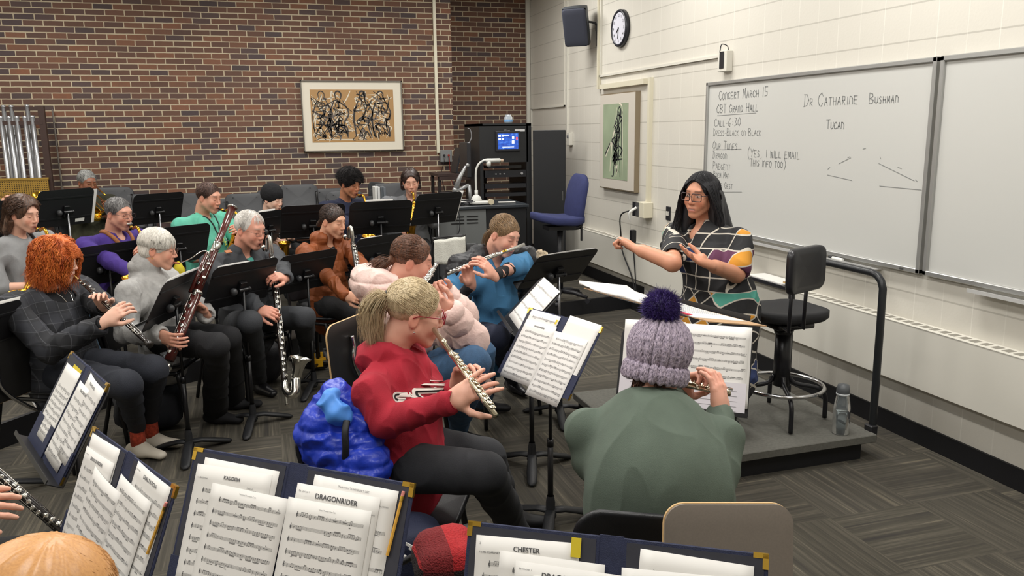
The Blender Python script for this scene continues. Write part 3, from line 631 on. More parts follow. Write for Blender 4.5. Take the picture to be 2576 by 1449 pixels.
sheet(f_, .155, .022, -1.5, .0085, 'list page showing at the top right of the big folder', None, [('Music from "SCHINDLER\'S LIST"', .006, 0, .123, 'CENTER'), ('John Williams (ASCAP)', .0045, .07, .1, 'CENTER'), ('conductor', .004, .03, .09, 'LEFT')], rows=5, top=.03, seed=6, bow=.002, sparse=.3)
sheet(f_, .118, .0, -.6, .0115, 'DRAGONRIDER page in the right half of the big navy folder', 'DRAGONRIDER', [('Bb Clarinet 1', .0055, -.1, .122, 'LEFT'), ('Steve Parsons (ASCAP)', .0045, .06, .1, 'LEFT')], rows=9, seed=8, tsize=.0155, bow=.002)
sheet(f_, .105, -.032, .2, .0145, 'front right page of notes under the big DRAGONRIDER title', None, [('Toland Toscan Can-Can', .0045, 0, .122, 'CENTER')], rows=9, seed=9, bow=.003)
def pencil(d, x, y, rot, label):
    c, u, v, n = d['c'], d['u'], d['v'], d['n']
    if np.cross(u, v)@n < 0: u = -u
    a = math.radians(rot); w_ = v*math.cos(a)-u*math.sin(a); p = c+u*x+v*y+n*.013; t = thing('pencil', label, 'pencil', p)
    MB().cyl(p-w_*.06, p+w_*.055, .0037, n=6).build('barrel', YEL, t); MB().cyl(p+w_*.055, p+w_*.066, .004, n=10).build('ferrule', BRASS, t); MB().cyl(p+w_*.066, p+w_*.076, .0038, n=10).build('eraser', mat('eraser_pink', 'd98a80', .7), t)
pencil(f_, .272, .085, -6, 'yellow pencil with pink eraser in the right pocket of the big folder')
f_ = STANDS['S18']; folder(f_, label='navy folder with brass corners and CHESTER page at the bottom right')
sheet(f_, -.168, .018, 1.5, .0085, 'CHESTER overture page in the lower right folder', 'CHESTER', [('Overture for Band', .0055, .0, .105, 'CENTER'), ('1st Bb CLARINET', .006, -.1, .105, 'LEFT'), ('2', .006, -.1, .122, 'LEFT')], rows=9, seed=12, tsize=.0135, bow=.002)
q = f_['c']+f_['u']*(-.07)+f_['v']*.152+f_['n']*.0115
t = thing('sticky_tab', 'yellow printed tab on the corner of the CHESTER page', 'sticky note', q); MB().box(q, (.02, .0012, .038), np.stack([f_['u'], f_['n'], f_['v']], 1)).build('tab', YPAP, t)
sheet(f_, -.12, -.012, -1, .0115, 'page with CLARINET 2 heading partly covered in the lower right folder', None, [('Bb CLARINET 2', .005, -.06, .11, 'LEFT')], rows=8, seed=13, bow=.002)
sheet(f_, -.085, -.028, -1.2, .014, 'DRAGONRIDER page in the lower right navy folder', 'DRAGONRIDER', [('Bb Clarinet 1', .005, -.1, .124, 'LEFT'), ('With Fire!', .006, -.07, .1, 'LEFT'), ('Steve Parsons (ASCAP)', .004, .055, .1, 'LEFT')], rows=9, seed=14, tsize=.015, bow=.002)
sheet(f_, -.045, -.05, -.5, .0165, 'blank topped page lowest on the left side of the lower right folder', None, rows=8, top=.03, seed=15, bow=.002)
sheet(f_, .16, .02, -2.5, .0085, 'blank slanted page at the back of the lower right folder', None, [('2', .006, -.08, .1, 'LEFT')], rows=0, seed=16, bow=.002)
sheet(f_, .135, -.012, 1.5, .012, 'page with dense block print in the right half of the lower right folder', None, rows=8, top=.01, seed=17, bow=.003)
f_ = STANDS['S16']; folder(f_, label='open navy folder at lower left with curling EXALTATION page')
sheet(f_, -.17, .03, 2, .0085, 'blank sheet behind DRAGONRIDER in the lower left folder', rows=0, seed=18, bow=.003)
sheet(f_, -.17, -.01, 2, .013, 'spiral bound DRAGONRIDER page at the left of the lower left folder', 'DRAGONRIDER', [('Bb Clarinet', .005, -.09, .12, 'LEFT')], rows=8, seed=19, tsize=.013, bow=.006)
sheet(f_, -.075, -.05, -4, .018, 'bent page standing in the spine of the lower left folder', None, rows=9, seed=20, bow=.012)
sheet(f_, .165, .035, -2, .0085, 'EXALTATION page curling at the right of the lower left folder', 'EXALTATION', [('2nd Bb Clarinet', .005, -.1, .12, 'LEFT')], rows=8, seed=21, tsize=.014, bow=.006)
sheet(f_, .10, -.02, -3, .016, 'large page of notes over EXALTATION in the lower left folder', None, rows=9, seed=22, bow=.007)
pencil(f_, .272, .06, -8, 'yellow pencil in the pocket of the lower left folder')
# spiral wire dots
f_ = STANDS['S15']; folder(f_, W=.56, label='dark open folder full of pages on the left stand')
sheet(f_, -.14, .0, 1, .0085, 'thick bound part with yellow cover showing at the left stand', None, rows=9, top=.03, seed=24, bow=.004, m=None)
q = f_['c']+f_['u']*(-.105)+f_['v']*.142+f_['n']*.0075; t = thing('yellow_cover', 'yellow cover corner behind the pages on the left stand', 'paper', q); MB().box(q, (.12, .001, .02), np.stack([f_['u'], f_['n'], f_['v']], 1)).build('cover', YPAP, t)
sheet(f_, .115, -.015, -1, .0135, 'DRAGONRIDER page at the right of the left stand', 'DRAGONRIDER', rows=8, seed=25, tsize=.013, bow=.006)
sheet(f_, .165, .025, -4, .0095, 'curled title page at the top right of the left stand', 'THE HOUNDS', rows=8, seed=26, tsize=.012, bow=.012)
f_ = STANDS['S19']; folder(f_, W=.52, H=.35, label='open navy folder leaning between the red hoodie and the knit hat')
sheet(f_, -.125, .03, 0, .0085, 'page with a small yellow tab at the top left of the tilted folder', None, rows=9, seed=27, bow=.002)
sheet(f_, -.118, -.035, 0, .012, 'DRAGONRIDER page on the left of the tilted folder', 'DRAGONRIDER', rows=9, seed=28, tsize=.011, bow=.002, w=.225, h=.30)
sheet(f_, .14, .045, -2, .0085, 'blank page behind the right page of the tilted folder', rows=0, seed=29, bow=.002)
sheet(f_, .108, -.062, 0, .013, 'full page of notes hanging below the tilted folder', None, rows=11, seed=30, bow=.003, w=.225, h=.32)
q = f_['c']+f_['u']*(-.03)+f_['v']*.14+f_['n']*.010; t = thing('sticky_tab', 'yellow tab beside the spine of the tilted folder', 'sticky note', q); MB().box(q, (.012, .001, .022), np.stack([f_['u'], f_['n'], f_['v']], 1)).build('tab', YPAP, t)
f_ = STANDS['S22']
sheet(f_, -.12, .03, 1, .006, 'page behind the knit hat on the left of its stand', None, rows=9, w=.24, h=.31, seed=31, bow=.002)
sheet(f_, .115, .02, -.5, .0105, 'page of dense notes right of the knit hat', None, rows=9, w=.25, h=.31, seed=32, bow=.003)
sheet(f_, .125, .028, .3, .0065, 'blank sheet edge behind the notes right of the knit hat', rows=0, w=.25, h=.31, seed=33, bow=.002)
sheet(f_, -.01, .0, .5, .0085, 'middle page between the other two on the knit hat stand', None, rows=9, w=.12, h=.29, seed=34, bow=.002, sparse=.3)
mb_d = f_
for sx, nm in ((-1, 'pale lilac pocket with a music shop address left of the knit hat'), (1, 'pale lilac ruled pocket right of the knit hat')):
    c, u, v, n = f_['c'], f_['u'], f_['v'], f_['n']; o = c+u*sx*.125-v*.095+n*.016; B = np.stack([u, n, v], 1)
    t = thing('folder_pocket', nm, 'folder', o); MB().box(o, (.235, .002, .125), B).build('panel', PGREY, t); mb = MB()
    for k in range(6): mb.box(o+v*(.03-.019*k)+n*.0016, (.17 if sx > 0 else .15, .0006, .0008), B)
    mb.build('ruled_lines', INKP, t)
    if sx < 0:
        text_obj('printed_name', 'Schmitt Music', .011, o-u*.09+v*.04, u, v, INKP, t, .0022, bold=.0004); text_obj('script_name', 'Schmitt', .014, o-u*.085+v*.052, u, v, mat('script_ink', '9a8fb0', .7), t, .0022)
# paper strips on far stands
for key, x, w_, lab in (('S1', .25, .07, 'strip of white pages at the right edge of the camouflage man\'s stand'),):
    d = STANDS[key]; o = d['c']+d['u']*x+d['v']*-.01+d['n']*.006; t = thing('sheet_music', lab, 'sheet music', o); MB().box(o, (w_, .004, .30), np.stack([d['u'], d['n'], d['v']], 1)).build('page', PAPER, t)
for key, x, y, w_, h_, lab in (('S6', .09, .02, .22, .30, 'white page corner on the stand beside the black beanie'), ('S8', .02, .015, .22, .31, 'page on the stand of the player with the big afro'), ('S9', -.23, .0, .08, .32, 'pages at the left edge of the stand nearest the desk'), ('S13', -.02, .015, .46, .3, 'pages on the bassoonist\'s stand seen from behind'), ('S14', -.02, .01, .44, .32, 'crumpled papers on the stand at the far left'), ('S21', -.02, .012, .4, .29, 'pages on the stand of the flutist in blue'), ('S20', .02, .02, .42, .29, 'bent pages on the edge-on stand'), ('S11', .1, .012, .24, .3, 'page on the stand before the man with white hair'), ('S10', .1, .01, .22, .3, 'page on the stand left of the player in pink')):
    d = STANDS[key]; sheet(d, x, y, 0, .006, lab, None, rows=4, w=w_, h=h_, seed=int(abs(x)*1000)+3, bow=.008)
# clip cups
def cup(p, pole, label):
    t = thing('clip_cup', label, 'cup', p); p = np.array(p)
    MB().lathe([(.001, 0), (.026, 0), (.032, .075), (.035, .078), (.033, .078), (.025, .004), (.001, .004)], 20, p).build('cup', mat('clear_plastic', 'c8ccd0', .12, trans=.75, ior=1.3), t, True)
    MB().box((p+np.array(pole))/2+[0, 0, .05], (.03, .03, .02), bev=.003).build('clip', mat('clip_grey', '5b6066', .4), t)
b13 = STANDS['S13']['c']; cup(at(440, 655+40, 4.75)*0+np.array([b13[0]-.06, b13[1]-.03, .55]), (b13[0], b13[1], .55), 'clear plastic cup clipped to the bassoonist\'s stand')
b11 = STANDS['S11']['c']; cup(np.array([b11[0]-.05, b11[1]-.05, .56]), (b11[0], b11[1], .56), 'clear plastic cup clipped to the stand of the man with white hair')
# ---------------------------------------------------------------- chairs
def chair(loc, rz, label, m=None, group=None, arm=False, low=False, fz=None):
    "stackable musician chair facing +x: shell seat and back on a bent tube frame"
    m = m or CHB; t = thing('band_chair', label, 'chair', loc, group, True, rz)
    MB().rslab(.43, .45, .018, .06, (0.02, 0, .45), (1, 0, .05), (0, 1, 0), bend=lambda x, y: .018*(y/.22)**2+.01*(x/.2)**2-.01).build('seat', m, t, True, local=True)
    o = MB().rslab(.44, .31, .016, .07, (-.235, 0, .71), (0, 1, 0), (-.2, 0, .98), bend=lambda x, y: -.035*(x/.22)**2+.01*(y/.16)**2).build('backrest', m, t, True, local=True)
    for s_ in (-1, 1):
        y = s_*.215
        MB().tube(curve([(.235, y*1.05, .006), (.215, y, .25), (.19, y, .43)], 4), .0125, 10).build('leg', SBD, t, True, local=True)
        MB().tube(curve([(-.29, y*1.08, .006), (-.235, y, .25), (-.19, y, .43)], 4), .0125, 10).build('leg', SBD, t, True, local=True)
        MB().tube(curve([(.19, y*.98, .43), (0, y*.98, .425), (-.17, y*.98, .44), (-.21, y*.96, .56), (-.255, y*.92, .78)], 5), .0115, 10).build('side_rail', SBD, t, True, local=True)
    MB().cyl((-.2, -.21, .42), (-.2, .21, .42), .01).cyl((.17, -.21, .42), (.17, .21, .42), .01).build('cross_bar', SBD, t, True, local=True)
    for s_ in (-1, 1): MB().ball((-.252, s_*.13, .82), (.004, .006, .006), 8).build('bolt', KNOB, t, True, local=True)
    if arm:
        # writing tablet folded down beside the chair, given in room coordinates
        c, u, v, w_, h_ = arm; Rz = np.array([[math.cos(rz), -math.sin(rz), 0], [math.sin(rz), math.cos(rz), 0], [0, 0, 1.]]); L_ = lambda q: Rz.T@(np.array(q, float)-np.array(loc, float)); c = L_(c); u = Rz.T@nrm(u); v = Rz.T@nrm(v); v = nrm(v-u*(u@v)); n_ = np.cross(u, v)
        MB().tube(curve([(.0, -.2, .42), (.05, -.24, .38), c-v*h_*.3-u*w_*.1+n_*.03, c+v*h_*.1-u*w_*.1+n_*.025, c+v*h_*.25-u*w_*.1+n_*.02], 6), .011, 10).build('arm_bracket', CHR, t, True, local=True)
        o = MB().rslab(w_, h_, .018, .06, c, u, v).build('tablet', mat('laminate_black', '1e1d1c', .4), t, True, local=True); auto(o)
        MB().rslab(w_+.004, h_+.004, .013, .062, c, u, v).build('tablet_edge', PLY, t, True, local=True)
    return t
# people's chairs are placed with the people; the stacked row by the brick wall:
proto = chair((.2, 9.6, .15), math.radians(-80), 'grey plastic chair by the brick wall', CHG, 'spare grey chairs along the brick wall')
BC = [(288, 492, 9.35, 92), (332, 494, 9.75, 86), (352, 497, 9.8, 88), (483, 508, 9.4, 92), (538, 502, 9.85, 90), (617, 508, 9.2, 90), (690, 490, 9.85, 88), (752, 492, 9.35, 90), (832, 498, 9.9, 90), (868, 506, 9.4, 88), (925, 505, 9.7, 90), (955, 482, 9.6, 60), (985, 484, 9.4, 95)]
LB = ['tall grey chair back right of the camouflage man', 'upper grey chair of a nested pair behind the camouflage man', 'rear grey chair of the nested pair, furthest right of it', 'grey chair left of the mint shirt player by the wall', 'grey chair mostly hidden behind the mint shirt player', 'grey chair between the mint shirt player and the bassoon top', 'grey chair behind the black beanie', 'tall grey chair right of the black beanie', 'grey chair left of the afro near the wall', 'grey chair directly behind the afro', 'grey chair half hidden right of the afro', 'grey chair seen side-on with binders beside it', 'grey chair behind the girl at the far right of the back row']
for k, ((x, y, d, a), lb) in enumerate(zip(BC, LB)):
    p = at(x, y, d); rz = math.radians(a+180 if k != 11 else 20); c_, s_ = math.cos(rz), math.sin(rz); z0 = p[2]-.74
    off = np.array((c_*.25, s_*.25, 0)); loc = (p[0]+off[0], min(p[1]+off[1], 9.95), max(.15, .15))
    if k == 0: t = proto; t.location = loc; t.rotation_euler = (0, 0, rz); t['label'] = lb
    else: dup(proto, loc, rz, lb)
# dark tablet chair in the right background with a towel
# stacks of spare chairs: lift each to the height the photo shows and put more chairs under it
for o in [q for q in bpy.data.objects if q.parent is None and q.get('group') == 'spare grey chairs along the brick wall']:
    pass
TOPS = [468, 473, 477, 486, 487, 486, 467, 469, 480, 484, 487, 465, 466]
roots = [q for q in bpy.data.objects if q.parent is None and q.get('group') == 'spare grey chairs along the brick wall']
for o, (x, y, d, a), ty in zip(roots, BC, TOPS):
    z = at(x, ty, d)[2]; lift = max(0, z-.868-.15); nst = int(round(lift/.085)); o.location.z = .15+nst*.085
    c_, s_ = math.cos(o.rotation_euler.z), math.sin(o.rotation_euler.z)
    for k in range(nst):
        dup(o, (o.location.x+c_*.02*(nst-k)*0, o.location.y, .15+.085*k), o.rotation_euler.z, 'chair nested below the '+' '.join(o['label'].replace('grey chair ', 'one ').split()[:11]))
# ---------------------------------------------------------------- equipment rack in the niche
RK = mat('rack_black', '1c1d20', .45, bs=.1, bscale=500); RKI = mat('rack_inside', '0e0e10', .6)
def world_box(name, label, cat, c, d, m, bev=.004):
    t = thing(name, label, cat, (c[0], c[1], c[2]-d[2]/2)); MB().box(c, d, bev=bev).build('body', m, t); return t
rx0, rx1, ry, rz0, rz1 = 2.38, 3.0, 9.0, .15, 1.93
rk = thing('equipment_rack', 'tall black equipment rack with small blue touch screen in the corner', 'equipment rack', (2.7, 9.3, .15))
mb = MB()
for x in (rx0+.02, rx1-.03): mb.box((x, 9.35, (rz0+rz1)/2), (.04 if x < 2.6 else .06, .7, rz1-rz0))
mb.box(((rx0+rx1)/2, 9.35, rz1-.015), (rx1-rx0, .7, .03)).box(((rx0+rx1)/2, 9.35, rz0+.04), (rx1-rx0, .7, .08)).build('cabinet', RK, rk)
MB().box(((rx0+rx1)/2, ry+.01, 1.70), (.54, .02, .42)).build('screen_panel', RK, rk)
MB().box(((rx0+rx1)/2+.02, ry-.012, 1.73), (.29, .03, .23), bev=.006).build('screen_bezel', DK, rk)
ms, nt, b_ = new_mat('touch_screen'); vec, (x, y, z) = coords(nt, 'Generated')
e_ = ramp(nt, noise(nt, vec, 6, 2), [(.3, srgb('1a3fae')), (.6, srgb('2d6fe0')), (.8, srgb('8fc2ff'))]); nt.links.new(e_, b_.inputs['Emission Color']); b_.inputs['Emission Strength'].default_value = 1.0; b_.inputs['Base Color'].default_value = (.01, .01, .02, 1)
sc_ = MB().box(((rx0+rx1)/2+.02, ry-.0285, 1.73), (.245, .003, .175)).build('screen', ms, rk)
icon = mat('screen_icon', 'dfeaff', .5, emis=.9); mb = MB(); cx_ = (rx0+rx1)/2+.02
for (dx, dz, w_, h_) in ((-.1, .06, .03, .02), (-.06, .06, .02, .018), (-.1, .025, .03, .018), (-.06, .025, .02, .016), (.06, .04, .025, .03), (.06, -.01, .03, .035), (0, -.065, .14, .006), (-.02, .065, .06, .006)): mb.box((cx_+dx, ry-.031, 1.73+dz), (w_, .002, h_))
mb.build('screen_icons', icon, rk); MB().box((cx_+.105, ry-.031, 1.76), (.02, .002, .03)).build('red_icon', mat('red_icon', 'd0404a', .5, emis=.8), rk)
mb = MB()
for k, (z, h) in enumerate(((1.36, .08), (1.22, .05), (1.12, .04), (.98, .07), (.88, .1), (.5, .06), (.42, .05), (.34, .05))):
    u_ = MB().box(((rx0+rx1)/2, ry+.15, z), (.48, .26, h), bev=.003).box(((rx0+rx1)/2, ry+.016, z), (.5, .006, h)).build('rack_unit', mat('unit_black', '222328', .35), rk)
    if k in (0, 3, 4):
        q = MB(); q.cyl(((rx0+rx1)/2+.19, ry+.015, z), ((rx0+rx1)/2+.19, ry-.01, z), .014)
        for j in range(3): q.box(((rx0+rx1)/2-.12+.05*j, ry+.01, z), (.02, .01, .012))
        q.build('controls', mat('unit_light', '9a9a9c', .4), u_)
MB().box(((rx0+rx1)/2-.02, ry+.08, 1.44), (.4, .2, .03)).build('shelf_device', mat('glossy_black', '101012', .12), rk)
text_obj('maker_mark', '///w', .045, ((rx0+rx1)/2-.02, ry-.002, 1.835), (1, 0, 0), (0, 0, 1), mat('mark_grey', '8c8c90', .5), rk, .002)
MB().box((2.86, ry-.004, 1.85), (.12, .004, .025)).build('label_strip', mat('label_silver', 'c4c4c6', .4), rk)
dr = MB().box((3.17, 8.86, 1.06), (.375, .03, 1.58), np.array([[.92, -.39, 0], [.39, .92, 0], [0, 0, 1]]).T, bev=.006).build('door', RK, rk)
MB().box((3.315, 8.80, 1.1), (.03, .03, .12), bev=.006).build('door_handle', CHR, dr)
jr = thing('glass_jar', 'small clear glass jar with blue label on top of the equipment rack', 'jar', (2.77, 9.15, 1.93))
MB().lathe([(.001, 0), (.045, 0), (.05, .02), (.05, .07), (.035, .085), (.035, .1), (.001, .1)], 18, (2.77, 9.15, 1.93)).build('jar_body', mat('jar_glass', 'cfdbe6', .1, trans=.6), jr, True); MB().lathe([(.0512, .02), (.0512, .045)], 18, (2.77, 9.15, 1.93)).build('label', mat('label_blue', '6f9fd0', .6), jr)
# teaching desk in front of the rack
DG = mat('desk_grey', '6a6d6d', .5); DT = mat('desk_top', '2e3338', .35)
ds = thing('teaching_desk', 'grey metal teaching desk with dark top beside the equipment rack', 'desk', (2.1, 8.5, .15))
MB().box((2.12, 8.55, 1.06), (1.16, .72, .035), bev=.006).build('top', DT, ds)
MB().box((1.98, 8.53, .595), (.5, .62, .89)).build('pedestal', DG, ds); MB().box((2.46, 8.53, .595), (.44, .6, .89)).build('knee_panel', RK, ds)
mb = MB()
for k in range(3): mb.box((1.92, 8.215, .97-.035*k), (.14, .006, .009)); mb.box((2.08, 8.215, .97-.035*k), (.12, .006, .009))
mb.build('vent_slots', RKI, ds)
# document camera
dc = thing('document_camera', 'white document camera with arched neck on the teaching desk', 'document camera', (2.17, 8.32, 1.08)); WH = mat('device_white', 'cfcfca', .4)
P0 = np.array((2.17, 8.38, 1.08))
MB().rslab(.22, .15, .03, .03, P0+[0.02, -.02, .02], (1, 0, 0), (0, 1, 0)).ball(P0+[0, 0, .035], (.06, .06, .07), 14).cyl(P0+[0, 0, .07], P0+[0, 0, .15], .018).build('base', WH, dc, True)
MB().tube(curve([P0+[0, 0, .13], P0+[0, 0, .33], P0+[.03, 0, .42], P0+[.1, 0, .465], P0+[.17, 0, .47]], 6), .011, 10).build('neck', WH, dc, True)
MB().box(P0+[.19, -.01, .46], (.17, .045, .04), bev=.012).cyl(P0+[.14, -.01, .45], P0+[.14, -.01, .40], .026, .022).build('camera_head', WH, dc, True)
MB().cyl(P0+[.27, -.01, .455], P0+[.3, -.01, .455], .018).build('lens', mat('lens_tan', 'b09a86', .4), dc); MB().cyl(P0+[.13, -.09, .03], P0+[.13, -.13, .03], .03).build('lamp_end', mat('cream_roll', 'cfc4a8', .5), dc)
# monitor arm and monitor
ma = thing('monitor_arm', 'silver jointed monitor arm holding a dark screen edge-on over the desk', 'monitor arm', (2.14, 8.5, 1.08)); G2 = mat('arm_silver', '9a9b9c', .35, .5); q0 = np.array((2.14, 8.5, 1.08))
MB().cyl(q0+[0, 0, 0], q0+[-.02, 0, .2], .02).cyl(q0+[-.02, 0, .2], q0+[-.17, 0, .13], .018, .024).ball(q0+[-.17, 0, .15], .035).build('lower_arm', G2, ma, True)
MB().tube([q0+[-.17, 0, .15], q0+[-.12, 0, .28], q0+[-.05, 0, .4]], [.03, .024, .014], 12).ball(q0+[-.03, 0, .41], .022).build('upper_arm', G2, ma, True)
mo = MB().box(q0+[.02, .30, .46], (.045, .36, .38), bev=.008).build('monitor', DK, ma)
MB().tube(curve([q0+[.03, .2, .62], q0+[.07, .2, .7], q0+[.06, .2, .78], q0+[.03, .2, .8]], 5), .005, 8).build('microphone', mat('mic_grey', '808084', .4), ma)
kb = thing('keyboard', 'white keyboard tray corner on the teaching desk', 'keyboard', (2.52, 8.4, 1.08)); MB().box((2.52, 8.42, 1.087), (.19, .07, .012), np.array([[.97, .2, 0], [-.2, .97, 0], [0, 0, 1]]), bev=.003).build('body', WH, kb)
cb = thing('cable_tangle', 'tangle of black and white cables around the document camera base', 'cables', (2.05, 8.35, 1.08), ); cb['kind'] = 'stuff'; rg = random.Random(2); mb = MB()
for k in range(9): mb.mat(k % 3 == 0).tube(curve([(1.85+rg.uniform(0, .28), 8.22+rg.uniform(0, .2), 1.085+rg.uniform(0, .05)) for _ in range(4)], 5), .005, 6)
mb.build('cords', [DK, mat('pen_white')], cb)
dcord = thing('cable', 'black cable drooping down the front of the teaching desk', 'cable', (1.92, 8.18, 1.0)); MB().tube(curve([(1.92, 8.18, 1.07), (1.93, 8.16, .93), (1.91, 8.15, .81), (1.82, 8.16, .75), (1.75, 8.17, .77)], 6), .005, 8).build('cord', BLK, dcord)
# dark side table behind, with a slanted screen
tb = thing('side_table', 'small dark wooden table against the brick wall behind the desk', 'table', (2.2, 9.7, .15)); TW = mat('table_wood', '3a2b28', .45); mb = MB()
MB().box((2.29, 9.7, 1.34), (.62, .5, .03)).box((2.29, 9.46, 1.305), (.58, .02, .05)).build('tabletop', TW, tb)
for sx in (-.28, .28):
    for sy in (-.2, .2): MB().box((2.29+sx, 9.7+sy, .735), (.035, .035, 1.17)).build('leg', mat('table_leg', '241d1d', .5), tb)
scn = thing('laptop_screen', 'thin black laptop screen standing open on the dark side table', 'laptop', (2.27, 9.6, 1.36)); MB().box((2.25, 9.62, 1.51), (.02, .3, .3), np.array([[.97, 0, .25], [0, 1, 0], [-.25, 0, .97]])).build('screen', DK, scn); MB().box((2.31, 9.62, 1.362), (.2, .3, .012)).build('base', DK, scn)
# ---------------------------------------------------------------- office chair
oc = thing('office_chair', 'navy blue upholstered office chair by the block wall', 'office chair', (2.86, 7.75, .15)); NV = mat('office_navy', '2f3560', .85, var=.1, bs=.5, bscale=500)
so = at(1402, 553, 8.0); bo = at(1450, 500, 8.05)
MB().rslab(.50, .48, .08, .16, so, (1, 0, 0), (0, 1, 0), bend=lambda x, y: .03*(x/.25)**2-.02*(x/.25)).build('seat', NV, oc, True)
MB().rslab(.44, .52, .06, .16, bo+[.0, 0, -.01], (0, 1, 0), (.16, 0, .987), bend=lambda x, y: .04*(x/.22)**2-.05*math.cos(y/.26*1.4)).build('backrest', NV, oc, True)
MB().tube(curve([so+[.1, 0, -.09], so+[.24, 0, -.08], so+[.26, 0, .02], so+[.28, 0, .2]], 5), .02, 10).box(so+[.02, 0, -.075], (.28, .2, .04)).box(so+[.25, -.02, -.15], (.015, .02, .14)).build('back_support', DK, oc)
MB().cyl(so+[.03, 0, -.08], (so[0]+.03, so[1], .28), .03).build('gas_lift', DK, oc, True)
for k in range(5):
    a = k*1.2566+.5; d = np.array((math.cos(a), math.sin(a), 0)); c_ = np.array((so[0]+.03, so[1], .26)); lg = MB().tube([c_, c_+d*.15+[0, 0, -.01], c_+d*.29+[0, 0, -.05]], [.03, .022, .018], 8).build('leg', DK, oc, True)
    MB().cyl(c_+d*.3+np.cross(d, (0, 0, 1))*.02-[0, 0, .083], c_+d*.3-np.cross(d, (0, 0, 1))*.02-[0, 0, .083], .026).build('caster', DK, lg)
# ---------------------------------------------------------------- podium, rail, stool, bottle
PC = mat('podium_carpet', '65645e', .95, var=.12, vs=60, bs=.5, bscale=500)
pd = thing('podium', 'low podium with grey carpet top under the stool', 'podium', (2.5, 4.2, 0)); px0_, px1_, py0_, py1_ = 1.86, 3.2, 3.5, 4.75
MB().box(((px0_+px1_)/2, (py0_+py1_)/2, .128), (px1_-px0_, py1_-py0_, .046), bev=.004).build('top', PC, pd)
MB().box(((px0_+px1_)/2-.02, (py0_+py1_)/2+.01, .0525), (px1_-px0_-.1, py1_-py0_-.06, .105)).build('base', BLK, pd)
rl = thing('podium_rail', 'black bent tube safety rail at the back edge of the podium', 'rail', (3.17, 3.6, .12))
MB().tube(curve([(3.225, 3.57, .1), (3.225, 3.57, .4), (3.225, 3.57, .93)], 3)[:-1].tolist()+[(3.225, 3.572, .97), (3.225, 3.59, 1.01), (3.225, 3.62, 1.035), (3.225, 3.66, 1.045), (3.225, 4.28, 1.045), (3.225, 4.32, 1.035), (3.225, 4.35, 1.01), (3.225, 4.365, .97), (3.225, 4.365, .1)], .021, 14).build('tube', mat('rail_black', '202225', .35), rl, True)
MB().box((3.215, 3.57, .14), (.05, .06, .09), bev=.006).box((3.215, 4.365, .14), (.05, .06, .09), bev=.006).build('bracket', DK, rl)
st = thing('drafting_stool', 'black padded stool with backrest and chrome foot ring on the podium', 'stool', (2.82, 3.9, .15)); SC0 = np.array((2.84, 3.90, 0)); VIN = mat('black_vinyl', '1c1c20', .32, bs=.1, bscale=300)
MB().rslab(.43, .42, .06, .14, SC0+[0, 0, .79], (1, 0, 0), (0, 1, 0), bend=lambda x, y: -.012+.02*((x/.2)**2+(y/.2)**2)).build('seat', mat('stool_fabric', '202022', .8, bs=.3, bscale=500), st, True)
MB().box(SC0+[0, 0, .735], (.24, .24, .03), bev=.005).cyl(SC0+[0, 0, .73], SC0+[0, 0, .69], .02).cyl(SC0+[0, 0, .70], SC0+[0, 0, .67], .06, .05, 20).cyl(SC0+[0, 0, .68], SC0+[0, 0, .36], .045, .05, 20).build('column', VIN, st, True)
bk_ = SC0+[.03, -.06, 0]; bd = nrm((.30, -.95, 0)); bs_ = np.cross((0, 0, 1), bd)
bc = at(2020, 677, 4.28)
MB().rslab(.33, .24, .045, .05, bc, nrm((.93, .37, 0)), (0, 0, 1), bend=lambda x, y: .02*(x/.16)**2).build('backrest', VIN, st, True)
for s_ in (-.07, .07): MB().tube([bc+np.array((.93, .37, 0))*s_+[0, .02, -.05], bc+np.array((.93, .37, 0))*s_+[0, .03, -.34], SC0+np.array((.93, .37, 0))*s_+[0, 0, .74]], .013, 8, flat=.6).build('back_post', VIN, st, True)
ring = [SC0+np.array((.24*math.cos(a), .24*math.sin(a), .36)) for a in np.linspace(0, 2*math.pi, 41)]
MB().tube(ring, .0115, 10, cap=False).build('foot_ring', CHR, st, True)
for k in range(4):
    a = k*math.pi/2-1.95; d = np.array((math.cos(a), math.sin(a), 0)); MB().tube(curve([SC0+d*.04+[0, 0, .42], SC0+d*.08+[0, 0, .37], SC0+d*.2+[0, 0, .345], SC0+d*.255+[0, 0, .30], SC0+d*.262+[0, 0, .16]], 5), .0135, 10).build('leg', VIN, st, True)
MB().box(SC0+[.12, -.03, .715], (.11, .03, .012)).build('lever', mat('lever_brown', '5b4636', .5), st)
wb_ = thing('water_bottle', 'clear water bottle with dark cap standing on the podium corner', 'bottle', (3.02, 3.57, .15)); c_ = (3.02, 3.585, .151)
MB().lathe([(.001, 0), (.042, 0), (.046, .006), (.046, .15), (.04, .19), (.033, .225), (.033, .24), (.0305, .24), (.0305, .225), (.0375, .19), (.0435, .15), (.0435, .008), (.001, .006)], 28, c_).build('bottle_body', mat('bottle_glass', 'dfe6ea', .05, trans=.92, ior=1.4), wb_, True)
MB().lathe([(.001, .007), (.043, .007), (.043, .135), (.001, .135)], 28, c_).build('water', mat('water', 'eef4f7', .02, trans=1, ior=1.33), wb_, True)
MB().lathe([(.0345, .232), (.036, .245), (.036, .26), (.030, .285), (.001, .292)], 28, c_).build('cap', mat('cap_grey', '55585b', .4), wb_, True); MB().lathe([(.0345, .226), (.037, .23), (.037, .238), (.0345, .238)], 28, c_).build('ring', mat('ring_pale', 'b9bdbf', .4), wb_, True)
